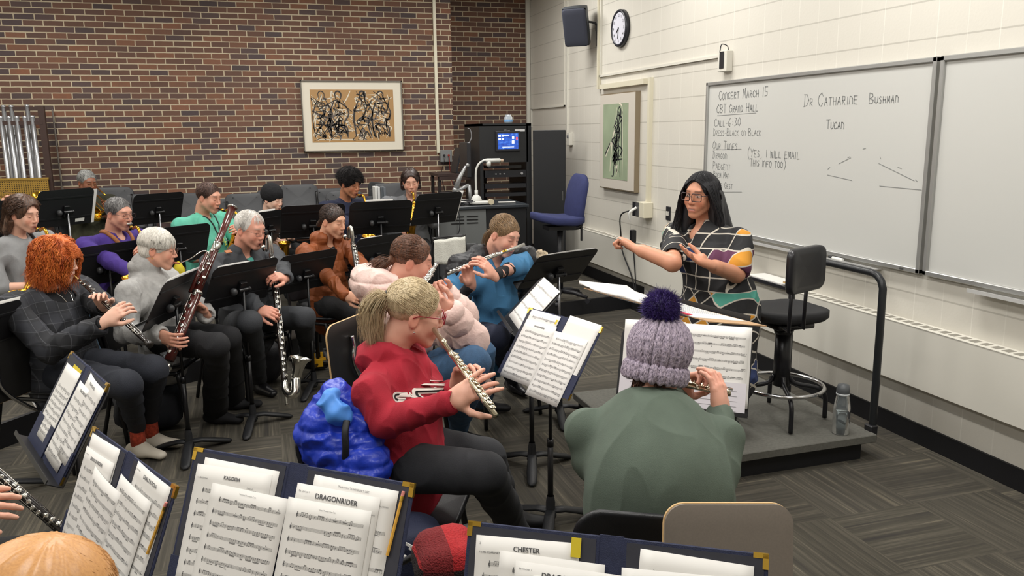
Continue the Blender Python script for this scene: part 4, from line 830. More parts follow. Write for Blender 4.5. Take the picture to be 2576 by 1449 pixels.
# papers and keys on the heater behind the stool
pf = thing('black_binder', 'open black binder with papers behind the stool on the heater', 'binder', (3.5, 4.75, .725)); q0 = at_wall(1915, 690, 3.5)
MB().box((3.525, 5.0, .742), (.16, .5, .03), bev=.004).build('cover', DK, pf); MB().box((3.525, 5.0, .761), (.15, .42, .008)).build('pages', PAPER, pf)
ky = thing('key_bunch', 'small bunch of brass keys lying by the papers on the heater', 'keys', (3.5, 4.80, .767)); ky['kind'] = 'thing'; MB().box((3.51, 4.8, .768), (.05, .03, .004)).box((3.52, 4.78, .770), (.012, .06, .003)).lathe([(.015, .0), (.018, .002), (.015, .004)], 12, (3.5, 4.82, .767)).build('keys', BRASS, ky)
# ---------------------------------------------------------------- conductor's flat stand and score
A_ = np.array((1.43, 3.62, 1.10)); B_ = np.array((1.64, 2.77, 1.10)); e_ = nrm(B_-A_); w_ = nrm(np.cross((0, 0, 1), e_)+np.array((0, 0, -.19))); up_ = np.cross(e_, w_); cc = (A_*.45+B_*.55)+w_*.16
ct = thing('conductor_stand', 'wide flat black conductor stand carrying the open score', 'music stand', (cc[0], cc[1], 0))
MB().rslab(.66, .36, .004, .05, cc+[0, 0, -.004], e_, w_).build('desk', SBK, ct, True); MB().box(cc+w_*.18+[0, 0, .01], (.66, .003, .03), np.stack([e_, w_, up_], 1)).build('ledge', SBK, ct)
MB().cyl(cc+[0, 0, -.01], (cc[0], cc[1], .5), .012).cyl((cc[0], cc[1], .5), (cc[0], cc[1], .06), .018).build('pole', SBD, ct, True)
mb = MB(); b0 = np.array((cc[0], cc[1], 0))
for k in range(3):
    a = .9+k*2.094; d = np.array((math.cos(a), math.sin(a), 0)); mb.tube([b0+[0, 0, .085], b0+d*.1+[0, 0, .07], b0+d*.27+[0, 0, .013]], [.022, .02, .012], 8, flat=.6)
mb.build('base', mat('cast_black'), ct, True)
scr = thing('open_score', 'large open conductor score with curling pages on the flat stand', 'score', cc); V = []; F = []; nx, ny = 24, 6
def pgs(x): return .006+.020*math.exp(-abs(x+.12)/.09)+(.012*max(0, -x-.25)/.2)
for side in (0, 1):
    for j in range(ny+1):
        for i in range(nx+1):
            x = -.44+.80*i/nx; V.append(cc+e_*x+w_*(-.17+.3*j/ny)+[0, 0, (pgs(x) if side == 0 else .001+max(0, -x-.33)*.35)*.8])
K = (nx+1)*(ny+1)
for j in range(ny):
    for i in range(nx): q = j*(nx+1)+i; F += [[q, q+1, q+nx+2, q+nx+1], [K+q, K+q+nx+1, K+q+nx+2, K+q+1]]
for i in range(nx): q = ny*(nx+1)+i; F += [[i, K+i, K+i+1, i+1], [q, q+1, K+q+1, K+q]]
for j in range(ny): q = j*(nx+1); F.append([q, q+nx+1, K+q+nx+1, K+q]); q += nx; F.append([q, K+q, K+q+nx+1, q+nx+1])
mesh('pages', V, F, PAPER, scr, True); mb = MB()
for r in range(12):
    x = -.04+.026*r; 
    for t_ in np.arange(-.15, .1, .012): mb.box(cc+e_*x+w_*t_+[0, 0, pgs(x)+.0012], (.005, .006, .0006), np.stack([e_, w_, up_], 1))
mb.build('notation', INKP, scr); MB().box(cc+e_*.02-w_*.005+[0, 0, .0005], (.84, .33, .004), np.stack([e_, w_, up_], 1)).build('cover', mat('kraft_cover', 'b08d68', .6), scr)
rb = thing('red_folder', 'thin pink red folder edge under the score near the conductor', 'folder', cc+e_*.33); MB().box(cc+e_*.27-w_*.163+[0, 0, .008], (.10, .03, .003), np.stack([e_, w_, up_], 1)).build('cover', mat('pink_red', 'd8435a', .6), rb)
# ---------------------------------------------------------------- chimes and rod at the left
ch = thing('tubular_bells', 'rack of silver tubular bells with perforated brass panel at far left', 'tubular bells', (-2.6, 9.9, .15)); TU = mat('bell_tube', 'b9bbbf', .3, .75); FRM = mat('bell_frame', '3c2a25', .5)
Yc = 9.95
def cpt(x, y, Y=Yc): return at_back(x, y, Y)
for k, (x, y) in enumerate(((6, 266), (26, 266), (66, 265))):
    p = cpt(x+2, y, Yc+.1); MB().cyl((p[0], p[1], p[2]), (p[0], p[1], .5), .021).lathe([(.024, -.012), (.024, .006), (.001, .008)], 14, p).build('bell', TU, ch, True)
for k, (x, y) in enumerate(((1, 293), (22, 293), (42, 293), (62, 293), (81, 292))):
    p = cpt(x, y, Yc-.02); MB().cyl((p[0], p[1], p[2]), (p[0], p[1], .5), .021).lathe([(.024, -.012), (.024, .006), (.001, .008)], 14, p).build('bell', TU, ch, True)
p = cpt(103, 268); MB().box((p[0], Yc, .15+(p[2]-.15)/2), (.06, .06, p[2]-.15)).box((p[0]-.9, Yc, .15+(p[2]-.15)/2), (.06, .06, p[2]-.15)).box((p[0]-.45, Yc+.1, p[2]-.02), (.9, .03, .04)).box((p[0]-.45, Yc-.02, p[2]-.17), (.9, .03, .04)).build('frame', FRM, ch)
m_, nt, b_ = new_mat('perforated_brass'); vec, (x, y, z) = coords(nt); hx = ((x/.022).fr()-.5).ab(); hz = ((z/.022).fr()-.5).ab(); hole = (hx+hz).lt(.33)
nt.links.new(mixc(nt, hole, srgb('a8853a'), srgb('3d2e16')), b_.inputs['Base Color']); b_.inputs['Roughness'].default_value = .45; b_.inputs['Metallic'].default_value = .3
q = cpt(122, 455); MB().box((q[0]-.4, Yc-.06, q[2]-.11), (.82, .03, .27)).build('damper_panel', m_, ch)
mb = MB(); mb.box((q[0]-.4, Yc-.065, q[2]+.03), (.84, .04, .02)).box((q[0]-.4, Yc-.065, q[2]-.25), (.84, .04, .02)).build('panel_rim', mat('gilt', 'b08f45', .4, .5), ch)
rd = thing('threaded_rod', 'thin steel rod standing against the brick wall beside the bells', 'rod', (-2.17, 10.2, .15)); MB().cyl((-2.16, 10.2, .15), (-2.165, 10.2, 2.14), .009).build('rod', mat('rod_steel', '77706a', .4, .6), rd)
# ---------------------------------------------------------------- towel chair, binders, tiers of bags
tw = chair((1.62, 6.72, 0), math.radians(-95), 'dark chair with a white towel over its back, right of the player in pink')
tc = at(1130, 625, 6.35)
MB().tube(curve([tc+[-.14, 0, -.3], tc+[-.13, 0, .03], tc+[-.1, 0, .07], tc+[.1, 0, .07], tc+[.13, 0, .03], tc+[.14, 0, -.3]], 5), .011, 8).build('hoop', CHR, tw, True).parent = None
hoop = bpy.data.objects['hoop']; hoop.location = (0, 0, 0); 
hv = [v.co[:] for v in hoop.data.vertices]; bpy.data.objects.remove(hoop)
th_ = thing('towel_rack', 'thin metal hoop frame holding the white towel', 'frame', (tc[0], tc[1], 0)); MB().tube(curve([(tc[0]-.15, tc[1], .0), tc+[-.14, 0, -.3], tc+[-.13, 0, .05], tc+[-.1, 0, .085], tc+[.1, 0, .095], tc+[.13, 0, .06], tc+[.14, 0, -.3], (tc[0]+.15, tc[1], .0)], 5), .009, 8).build('hoop', SBD, th_, True)
tl = thing('towel', 'white towel hanging over the thin metal hoop', 'towel', tc+[0, 0, .08]); V = []; F = []; rg = random.Random(4)
for j in range(13):
    for i in range(15):
        x = (i/14-.5)*.25; s_ = j/12*.34; side = -1 if s_ < .2 else 1; z = .085+.01*x/.12-(abs(s_-.2)); y = side*.012+.006*math.sin(i*1.1+j*.4)-(.012 if s_ < .2 else 0); V.append(tc+[x+.01*(.2-s_), y, z+.004*math.sin(i*.9)])
for j in range(12):
    for i in range(14): q = j*15+i; F.append([q, q+1, q+16, q+15])
tw_ = mesh('cloth', V, F, mat('towel_white', 'd4d3ca', .95, bs=.8, bscale=150), tl, True); so_ = tw_.modifiers.new('s', 'SOLIDIFY'); so_.thickness = .006
for k, (x, col, lab) in enumerate(((944, 'd5d5d2', 'white binder first in the row between two grey chairs'), (951, 'cfd0d0', 'white binder second in the row between two grey chairs'), (958, '565b60', 'dark binder after the white ones between two grey chairs'), (965, '6a6f75', 'greyish binder last in the row between two grey chairs'))):
    p = at(x, 500, 9.0); t = thing('binder', lab, 'binder', (p[0], p[1], p[2]-.13), 'binders standing between the grey chairs'); MB().box(p, (.026, .22, .27), bev=.003).build('cover', mat('binder%d' % k, col, .5), t); MB().box(p+[0, .004, 0], (.018, .212, .262)).build('pages', PAPER, t)
bsh = thing('low_shelf', 'dark low shelf under the binders by the brick wall', 'shelf', (1.02, 9.05, .15)); p = at(955, 500, 9.0); MB().box((p[0], p[1]+.0, p[2]-.15), (.2, .26, .02)).box((p[0]-.09, p[1], (p[2]-.15)/2+.07), (.02, .26, p[2]-.31)).box((p[0]+.09, p[1], (p[2]-.15)/2+.07), (.02, .26, p[2]-.31)).build('boards', DK, bsh)
ys = thing('instrument_stand', 'black instrument stand with bright yellow folding clamp on the floor', 'instrument stand', (.34, 6.35, 0)); c_ = at_floor(802, 935)
MB().cyl(c_+[0, 0, .08], c_+[0, 0, .62], .014).build('pole', SBD, ys, True); MB().box(c_+[0, 0, .1], (.12, .05, .02), bev=.004).box(c_+[0, -.01, .07], (.07, .03, .05)).box(c_+[-.03, 0, .13], (.02, .03, .05)).box(c_+[.03, 0, .13], (.02, .03, .05)).build('yellow_clamp', mat('clamp_yellow', 'e0a91e', .45), ys)
for k in range(3): a = k*2.094+.05; MB().cyl(c_+[0, 0, .07], c_+np.array((math.cos(a)*.28, math.sin(a)*.28, .012)), .011).build('leg', SBD, ys, True)
m_, nt, b_ = new_mat('plaid_fleece'); vec, (x, y, z) = coords(nt); cu = (x/.07).fl(); cv_ = (z/.07).fl(); pp = (cu+cv_).mod(2.0); nt.links.new(mixc(nt, noise(nt, vec, 160)*.4, ramp(nt, pp*.5+(cu.mod(2.0))*.3, [(0, srgb('b32025')), (.25, srgb('5c1518')), (.45, srgb('1d1214')), (.7, srgb('7a181c'))], True), srgb('2a1012')), b_.inputs['Base Color']); b_.inputs['Roughness'].default_value = .95; bump(nt, b_, noise(nt, vec, 220), 1, .006); FLEECE = m_
# bags on the floor
BAG = mat('bag_black', '1a1a1e', .7, bs=.5, bscale=120)
def lump(name, label, cat, c, r, m, seed=0, part='body'):
    t = thing(name, label, cat, (c[0], c[1], c[2]-r[2])); rg = np.random.RandomState(seed); mb = MB(); mb.ball(c, r, 22); V = mb.V[0]; ph = rg.rand(6)*6
    dv = V-np.array(c); dn = dv/(np.linalg.norm(dv, axis=1)[:, None]+1e-9); w = .06*np.sin(V[:, 0]*34+ph[0])+.05*np.sin(V[:, 1]*41+ph[1]+V[:, 2]*15)+.04*np.sin(V[:, 2]*53+ph[2]); sq = np.abs(dn).max(1)[:, None]
    mb.V[0] = np.array(c)+dv*(1/sq**.6)*.86*(1+w[:, None]); mb.V[0][:, 2] = np.maximum(mb.V[0][:, 2], c[2]-r[2]); mb.build(part, m, t, True); return t
lump('backpack', 'dark backpack on the floor under the bassoonist\'s chair', 'bag', (-.78, 5.35, .17), (.24, .17, .17), mat('bag_slate', '23252c', .7, bs=.4), 3)
lump('bag', 'black bag under the chair of the man with white hair', 'bag', (-.12, 6.15, .16), (.2, .15, .16), BAG, 5)
lump('bag', 'soft white and grey bag beside the left stand pole of the black beanie player', 'bag', (.1, 6.8, .3), (.22, .16, .14), mat('bag_pale', 'a9a39e', .8, var=.35, vs=12), 8)
lump('yellow_bag', 'yellow cloth bag glimpsed between the bassoonist and the man in purple', 'bag', at(452, 688, 6.2), (.045, .05, .11), mat('bag_yellow', 'c8b62c', .8), 9)
lump('plaid_blanket', 'red and dark plaid fleece blanket bundled behind the CHESTER folder', 'blanket', at(1122, 1428, 2.0), (.10, .10, .10), FLEECE, 11)
V_ = at(1075, 1385, 2.15); t = thing('black_strap', 'black wide strap crossing the plaid blanket', 'strap', V_); MB().tube(curve([at(1020, 1410, 2.1), at(1075, 1380, 2.05), at(1130, 1355, 2.08), at(1175, 1325, 2.15)], 6), .028, 10, flat=.3).build('strap', BLK, t, True)
lump('navy_duffel', 'navy bag with white line lettering below the big folder edge', 'bag', at(1040, 1390, 2.6), (.12, .1, .13), mat('bag_navy', '151b33', .75, bs=.4), 12)
q = at(1046, 1385, 2.47); t = bpy.data.objects['navy_duffel']; mb = MB()
for a, b in ((( -.03, .03), (-.01, .012)), ((-.02, 0), (.01, .002)), ((-.04, -.01), (-.005, -.035)), ((.01, -.01), (.03, .01))): mb.box(q+[(a[0]+b[0])/2, -.0, (a[1]+b[1])/2], (.036, .004, .008), np.array([[.8, 0, .6], [0, 1, 0], [-.6, 0, .8]]))
mb.build('white_lines', PAPER, t)
lump('red_bag', 'dark red bag on the floor behind the left tablet chair', 'bag', at_floor(75, 1000)+[0, 0, .09], (.14, .1, .09), mat('bag_maroon', '4a1d20', .7), 14)
# ================================================================ people: smooth solids from distance fields
def vnoise(P, seed=0):
    P = P+seed*17.13; i = np.floor(P).astype(np.int64); f = P-i; f = f*f*(3-2*f); out = 0
    def h(a, b, c):
        n = (a*73856093) ^ (b*19349663) ^ (c*83492791) ^ (seed*2654435); n = (n ^ (n >> 13))*1274126177; return ((n ^ (n >> 16)) & 65535)/65535.0
    for dx in (0, 1):
        for dy in (0, 1):
            for dz in (0, 1):
                w = (f[:, 0] if dx else 1-f[:, 0])*(f[:, 1] if dy else 1-f[:, 1])*(f[:, 2] if dz else 1-f[:, 2]); out = out+w*h(i[:, 0]+dx, i[:, 1]+dy, i[:, 2]+dz)
    return out
class Field:
    def __init__(s, vox=.005): s.v = vox; s.P = []; s.lo = np.full(3, 9e9); s.hi = -s.lo
    def _b(s, lo, hi, sub):
        if not sub: s.lo = np.minimum(s.lo, lo); s.hi = np.maximum(s.hi, hi)
    def cap(s, a, b, ra, rb=None, k=.02, flat=None, sub=False):
        a, b = np.asarray(a, float), np.asarray(b, float); rb = ra if rb is None else rb; r = max(ra, rb)
        s.P.append(('c', a, b, ra, rb, k, flat, sub)); s._b(np.minimum(a, b)-r, np.maximum(a, b)+r, sub); return s
    def ell(s, c, r, R=None, k=.02, sub=False):
        c = np.asarray(c, float); r = np.broadcast_to(np.asarray(r, float), (3,)); R = np.eye(3) if R is None else R; e = np.abs(R)@r
        s.P.append(('e', c, r, R, e, k, None, sub)); s._b(c-e, c+e, sub); return s
    def path(s, pts, rs, k=.02, flat=None):
        for i in range(len(pts)-1): s.cap(pts[i], pts[i+1], rs[i], rs[i+1], k, flat)
        return s
    def mesh(s, off=0, disp=None, clip=None):
        v = s.v; lo = s.lo-.03-off; n = np.ceil((s.hi+.03+off-lo)/v).astype(int)+1; A = np.full(n, 1.0, np.float32)
        for p in s.P:
            k = p[5]; pad = k+3*v+off
            if p[0] == 'c': _, a, b, ra, rb, k, fl, sub = p; r = max(ra, rb); bl, bh = np.minimum(a, b)-r-pad, np.maximum(a, b)+r+pad
            else: _, c, r, R, e, k, fl, sub = p; bl, bh = c-e-pad, c+e+pad
            i0 = np.clip(np.floor((bl-lo)/v).astype(int), 0, n); i1 = np.clip(np.ceil((bh-lo)/v).astype(int)+1, 0, n)
            if (i1 <= i0).any(): continue
            X_ = (lo[0]+v*np.arange(i0[0], i1[0]))[:, None, None]; Y_ = (lo[1]+v*np.arange(i0[1], i1[1]))[None, :, None]; Z_ = (lo[2]+v*np.arange(i0[2], i1[2]))[None, None, :]
            if p[0] == 'c':
                qx, qy, qz = X_-a[0], Y_-a[1], Z_-a[2]; d = b-a
                if fl is not None:
                    nx, f_ = fl; m = 1/f_-1; dn = qx*nx[0]+qy*nx[1]+qz*nx[2]; qx, qy, qz = qx+nx[0]*dn*m, qy+nx[1]*dn*m, qz+nx[2]*dn*m; d = d+np.asarray(nx)*(d@nx)*m
                dd = d@d+1e-9; t = np.clip((qx*d[0]+qy*d[1]+qz*d[2])/dd, 0, 1)
                D = np.sqrt((qx-t*d[0])**2+(qy-t*d[1])**2+(qz-t*d[2])**2)-(ra+(rb-ra)*t)
                if fl is not None: D = D*(.5+.5*fl[1])
            else:
                qx, qy, qz = X_-c[0], Y_-c[1], Z_-c[2]; a0 = qx*R[0, 0]+qy*R[1, 0]+qz*R[2, 0]; a1 = qx*R[0, 1]+qy*R[1, 1]+qz*R[2, 1]; a2 = qx*R[0, 2]+qy*R[1, 2]+qz*R[2, 2]
                k0 = np.sqrt((a0/r[0])**2+(a1/r[1])**2+(a2/r[2])**2); k1 = np.sqrt((a0/r[0]**2)**2+(a1/r[1]**2)**2+(a2/r[2]**2)**2)+1e-9; D = k0*(k0-1)/k1
            S = A[i0[0]:i1[0], i0[1]:i1[1], i0[2]:i1[2]]
            if sub: D = -D; h = np.maximum(k-np.abs(S-D), 0)/k; S[...] = np.maximum(S, D)+h*h*k/4
            else: h = np.maximum(k-np.abs(S-D), 0)/k; S[...] = np.minimum(S, D)-h*h*k/4
        if off: A -= off
        if clip is not None: A = clip(A, lo, v)
        g = openvdb.FloatGrid(3*v); g.copyFromArray(np.ascontiguousarray(np.clip(A, -3*v, 3*v))); pts, q = g.convertToQuads(0.0)
        V = pts.astype(float)*v+lo; F = q[:, ::-1].astype(int)
        # orient outward
        a, b, c = V[F[:, 0]], V[F[:, 1]], V[F[:, 2]]; 
        if np.einsum('ij,ij->', np.cross(b-a, c-a), a-V.mean(0)) < 0: F = F[:, ::-1]
        return V, F
def vnormals(V, F):
    n = np.cross(V[F[:, 2]]-V[F[:, 0]], V[F[:, 3]]-V[F[:, 1]]); N = np.zeros_like(V)
    for i in range(4): np.add.at(N, F[:, i], n)
    return N/(np.linalg.norm(N, axis=1)[:, None]+1e-12)
def fast_mesh(name, V, F, m, parent, cols=None, extra=None, attrs=None):
    me = bpy.data.meshes.new(name); V = V-ORG[parent.name]; nf = len(F)
    Vx, Fx = [V], [F]; 
    me.vertices.add(len(V)); me.vertices.foreach_set('co', V.ravel().astype(np.float32)); me.loops.add(nf*4); me.loops.foreach_set('vertex_index', F.ravel().astype(np.int32))
    me.polygons.add(nf); me.polygons.foreach_set('loop_start', np.arange(0, nf*4, 4, dtype=np.int32)); me.polygons.foreach_set('use_smooth', np.ones(nf, bool)); me.update(calc_edges=True); me.validate()
    if cols is not None:
        ca = me.color_attributes.new('Col', 'FLOAT_COLOR', 'POINT'); ca.data.foreach_set('color', np.concatenate([cols, np.ones((len(cols), 1))], 1).ravel().astype(np.float32))
    if attrs is not None:
        for k_, a in attrs.items(): q = me.attributes.new(k_, 'FLOAT_VECTOR', 'POINT'); q.data.foreach_set('vector', a.ravel().astype(np.float32))
    me.materials.append(m); o = bpy.data.objects.new(name, me); COL.objects.link(o); o.parent = parent; ORG[o.name] = ORG[parent.name]; return o
def skin_mat():
    m, nt, b = new_mat('skin'); a = nt.nodes.new('ShaderNodeAttribute'); a.attribute_name = 'Col'; vec, _ = coords(nt)
    nt.links.new(mixc(nt, noise(nt, vec, 45, 3)*.12, a.outputs['Color'], srgb('b86a58')), b.inputs['Base Color'])
    b.inputs['Roughness'].default_value = .48; b.inputs['Subsurface Weight'].default_value = .12; b.inputs['Subsurface Radius'].default_value = (.02, .008, .004); b.inputs['Subsurface Scale'].default_value = .3
    bump(nt, b, noise(nt, vec, 350, 2), .08, .002); return m
SKIN = skin_mat()
def hand(F, w, tip, nrm_, side, curl='grip', s=1.0, spread=1.0):
    "five fingered hand: w wrist, tip where fingers point, nrm_ the way the palm looks"
    w = np.asarray(w, float); d = nrm(np.asarray(tip)-w); n = nrm(np.asarray(nrm_)-d*(np.asarray(nrm_)@d)); t = nrm(np.cross(d, n))*side   # t: thumb side
    C = dict(grip=((38, 55, 35),)*4, hold=((55, 65, 45),)*4, play=((22, 38, 22), (26, 42, 25), (20, 36, 24), (14, 28, 20)), flat=((6, 10, 6), (8, 12, 8), (10, 14, 10), (14, 18, 12)), fist=((70, 85, 50),)*4, up=((10, 18, 12), (22, 30, 20), (12, 22, 14), (5, 12, 10)))[curl]
    kn = []
    for j, (to, ln) in enumerate(((.030, .098), (.010, .102), (-.010, .098), (-.028, .088))):
        k_ = w+(d*ln*.92+t*to)*s; kn.append(k_); F.cap(w+(d*.018+t*to*.45)*s, k_, .0155*s, .0108*s, .012)
        dir_ = nrm(d+t*(.10-.075*j)*spread); L = (.043, .047, .044, .034)[j]; p = k_; a = 0
        for q, (lf, r0, r1) in enumerate(((1, .0098, .0088), (.62, .0088, .0080), (.5, .0080, .0066))):
            a += math.radians(C[j][q]); dv = nrm(dir_*math.cos(a)+n*math.sin(a)); e = p+dv*L*lf*s; F.cap(p, e, r0*s, r1*s, .004); p = e
    F.cap(w-d*.02*s, w+d*.045*s, .024*s, .030*s, .02, (n, .62)); F.ell(w+(d*.035+t*.022+n*.008)*s, (.026*s,)*3, k=.012)
    b = w+(d*.028+t*.026+n*.006)*s; th = (nrm(d*.75+t*.75+n*.25), nrm(d*.95+t*.25+n*.45), nrm(d*.9+t*.0+n*.6)) if curl not in ('flat', 'up') else (nrm(d*.5+t*1.0+n*.1), nrm(d*.75+t*.75+n*.1), nrm(d*.9+t*.6+n*.1))
    for dv, l, r0, r1 in zip(th, (.045, .034, .027), (.0145, .0115, .0105), (.0115, .0105, .0082)): e = b+dv*l*s; F.cap(b, e, r0*s, r1*s, .007); b = e
def ik(S, W, hint, l1, l2):
    S, W = np.asarray(S, float), np.asarray(W, float); d = W-S; L = np.linalg.norm(d); 
    if L > (l1+l2)*.995: return S+d*l1/(l1+l2)
    x = (l1*l1-l2*l2+L*L)/(2*L); h = math.sqrt(max(l1*l1-x*x, 0)); dn = d/L; hv = np.asarray(hint, float); hv = nrm(hv-dn*(hv@dn)); return S+dn*x+hv*h
def smooth(e0, e1, x): t = np.clip((x-e0)/(e1-e0), 0, 1); return t*t*(3-2*t)
def rot_frame(yaw, pitch=0, roll=0):
    y, p, r = (math.radians(a) for a in (yaw, pitch, roll)); f = np.array((math.cos(y)*math.cos(p), math.sin(y)*math.cos(p), math.sin(p))); l = np.array((-math.sin(y), math.cos(y), 0.)); u = np.cross(f, l)
    l2 = l*math.cos(r)+u*math.sin(r); u2 = np.cross(f, l2); return np.stack([f, l2, u2], 1)
def plane_clip(c, n):
    def f(A, lo, v):
        i = [lo[k]+v*np.arange(A.shape[k])-c[k] for k in range(3)]; D = i[0][:, None, None]*n[0]+i[1][None, :, None]*n[1]+i[2][None, None, :]*n[2]
        return np.maximum(A, (-D).astype(np.float32))
    return f
class Person:
    def __init__(s, label, hc, face, body, fz=0, vox=.005, hs=1.0, lean=.1, side=0, w=1.0, tone='d6a48c', brow='5a4030', hip=None, sh=.27, eyes='closed', **kw):
        s.H = np.array(hc, float); s.R = rot_frame(*face); s.hs = hs; s.vox = vox; s.w = w; s.fz = fz; s.tone = tone; s.brow = brow; s.eyes = eyes; s.kw = kw
        b = math.radians(body); s.Fw = np.array((math.cos(b), math.sin(b), 0)); s.L = np.array((-math.sin(b), math.cos(b), 0)); s.Z = np.array((0, 0, 1.))
        s.P = np.array(hip, float) if hip is not None else np.array((s.H[0], s.H[1], 0))-s.Fw*lean-s.L*side+s.Z*(fz+.55)
        up = nrm(s.H-s.P); s.N = s.H+s.R@np.array((-.035, 0, -.05))*hs-s.Z*kw.get('nl', .106)-s.Fw*kw.get('nb', .035); s.sc = s.N-s.Z*kw.get('sd', .064); s.up = nrm(s.N-s.P)
        s.S = {1: s.sc+s.L*sh*w**.5, -1: s.sc-s.L*sh*w**.5}; s.C = s.N+(s.P-s.N)*.33+s.Fw*.02
        s.root = thing('person', label, 'person', (s.P[0], s.P[1], fz)); s.arms = {}
    def loc(s, x, y, z): return s.H+s.R@(np.array((x, y, z))*s.hs)
    def arm(s, side, wrist, tip, palm, curl='grip', hint=None, l1=.29, l2=.25, spread=1.0, hsz=1.0, thumb=None, E=None):
        hint = (s.L*side*.55-s.Z*.9-s.Fw*.15) if hint is None else np.asarray(hint, float); E = ik(s.S[side], wrist, hint, l1, l2) if E is None else np.asarray(E, float)
        
        s.arms[side] = dict(E=E, W=np.asarray(wrist, float), tip=np.asarray(tip, float), n=np.asarray(palm, float), curl=curl, spread=spread, s=hsz, th=thumb)
        return s
    def torso(s, F, off=0, k=.035):
        w = s.w; fl = (s.Fw, .70+.08*(w-1)); P, N, C = s.P, s.N, s.C; up = nrm(N-P)
        F.cap(P+up*.0, P+up*.16, (.158*w+off), (.132*w+off), k, fl); F.cap(P+up*.14, C+up*.0, .132*w+off, .138*w**.7+off, k, fl)
        F.cap(s.S[1]*.9+s.sc*.1, s.S[-1]*.9+s.sc*.1, .046*w**.5+off, .046*w**.5+off, k); F.cap(s.S[1]*.75+s.sc*.25-s.Z*.085, s.S[-1]*.75+s.sc*.25-s.Z*.085, .07*w**.6+off, .07*w**.6+off, k)
        F.cap(s.N-s.Z*.01, s.sc*.5+s.S[1]*.5-s.Z*.0, .036*w**.5+off, .032*w**.5+off, .025); F.cap(s.N-s.Z*.01, s.sc*.5+s.S[-1]*.5-s.Z*.0, .036*w**.5+off, .032*w**.5+off, .025)
        F.ell(C-up*.10+s.Fw*.02, (.10*w+off, .14*w+off, .13), np.stack([s.Fw, s.L, s.Z], 1), k)
        bu = s.kw.get('bust', 0)
        if bu:
            for q in (-1, 1): F.ell(C-up*.06+s.Fw*(.085*w)+s.L*q*.075*w, (.06*bu+off, .075*bu+off, .07*bu), np.stack([s.Fw, s.L, s.Z], 1), k)
        be = s.kw.get('belly', 0)
        if be: F.ell(P+up*.15+s.Fw*.07, (.13*be+off, .16*be+off, .14*be), np.stack([s.Fw, s.L, s.Z], 1), k)
    def skin(s):
        F = Field(s.vox); h = s.hs; R = s.R; q = s.loc
        def E(c, r, k=.012, sub=False): F.ell(q(*c), np.array(r)*h, R, k*h, sub)
        def Cc(a, b, ra, rb=None, k=.012, sub=False): F.cap(q(*a), q(*b), ra*h, (rb if rb is not None else ra)*h, k*h, None, sub)
        E((-.016, 0, .037), (.094, .074, .080)); E((.026, 0, -.012), (.062, .059, .082), .03); fat = s.kw.get('jowl', 0)
        for y in (-1, 1):
            Cc((.0, .05*y, -.05), (.066, .016*y, -.098), .020+fat, .015+fat*.6, .035); E((.062, .036*y, -.028), (.024, .024, .03), .025)
            E((-.014, .0755*y, -.008), (.019, .008, .031), .008); E((-.008, .0835*y, -.008), (.011, .004, .02), .004, True)
        E((.07, 0, -.1), (.018, .020, .015), .02); Cc((.075, -.03, .034), (.075, .03, .034), .0125, k=.02)
        for y in (-1, 1): E((.098, .031*y, .010), (.012, .0165, .0105), .012, True); E((.0765, .031*y, .008), (.0125, .0145, .0115), .004)
        Cc((.084, 0, .022), (.107, 0, -.024), .0068, .0105, .012)
        for y in (-1, 1): E((.099, .0115*y, -.029), (.010, .0075, .007), .006)
        Cc((.088, -.014, -.058), (.088, .014, -.058), .0062, k=.007); Cc((.086, -.013, -.072), (.086, .013, -.072), .0072, k=.007); E((.078, 0, -.06), (.018, .032, .026), .02)
        if s.eyes == 'smile': Cc((.097, -.018, -.0645), (.097, .018, -.0645), .0028, k=.002, sub=True)
        Cc((-.028, 0, -.03), (-.042, 0, -.09), .050*s.w**.3, .050*s.w**.3, .03); F.cap(q(-.03, 0, -.07), s.N, .050*s.w**.5, .056*s.w**.5, .03)
        s.torso(F, -.012); 
        for sd, a in s.arms.items():
            rb = s.w**.6*s.kw.get('armw', 1); F.cap(s.S[sd], a['E'], .043*rb, .037*rb, .03); F.cap(a['E'], a['W']-(a['W']-a['E'])*.25, .038*rb, .030*rb, .02); F.cap(a['W']-(a['W']-a['E'])*.3, a['W'], .030*rb, .0245, .012, (nrm(a['n']), .85))
            th = sd if a['th'] is None else a['th']; hand(F, a['W'], a['tip'], a['n'], th, a['curl'], a['s'], a['spread'])
        V, T = F.mesh(); X_ = (V-s.H)@R/h; x, y, z = X_.T; ay = np.abs(y); n = len(V)
        base = np.array(srgb(s.tone)); col = np.tile(base, (n, 1)); front = smooth(.055, .075, x)*(np.linalg.norm(X_, axis=1) < .16)
        def mix(m, c, a=1.0):
            nonlocal col
            col = col*(1-m[:, None]*a)+np.array(c)*m[:, None]*a
        blush = base*np.array((1.05, .68, .62)); mix(front*np.exp(-((ay-.042)/.02)**2-((z+.03)/.02)**2), blush, .55); mix(np.exp(-(y/.012)**2-((z+.027)/.012)**2)*smooth(.09, .1, x), blush, .5)
        mix(np.exp(-((ay-.08)/.012)**2-((z+.01)/.03)**2)*(np.abs(x) < .04), blush, .5)
        if s.kw.get('stubble'): mix(smooth(.02, .06, x)*smooth(-.03, -.05, z)*smooth(-.125, -.1, z), np.array(srgb(s.kw['stubble'])), .35)
        lip = np.array(srgb(s.kw.get('lip', 'a85a52'))); mix(front*np.exp(-(y/.023)**4)*np.exp(-((z+.0652)/.0095)**4), lip, .8); mix(front*(ay < .022)*np.exp(-((z+.065)/.0016)**2), lip*.25, .9)
        if s.eyes == 'smile': mix(front*np.exp(-(y/.016)**4)*np.exp(-((z+.0645-.1*ay)/.003)**4), (.62, .57, .54), .9)
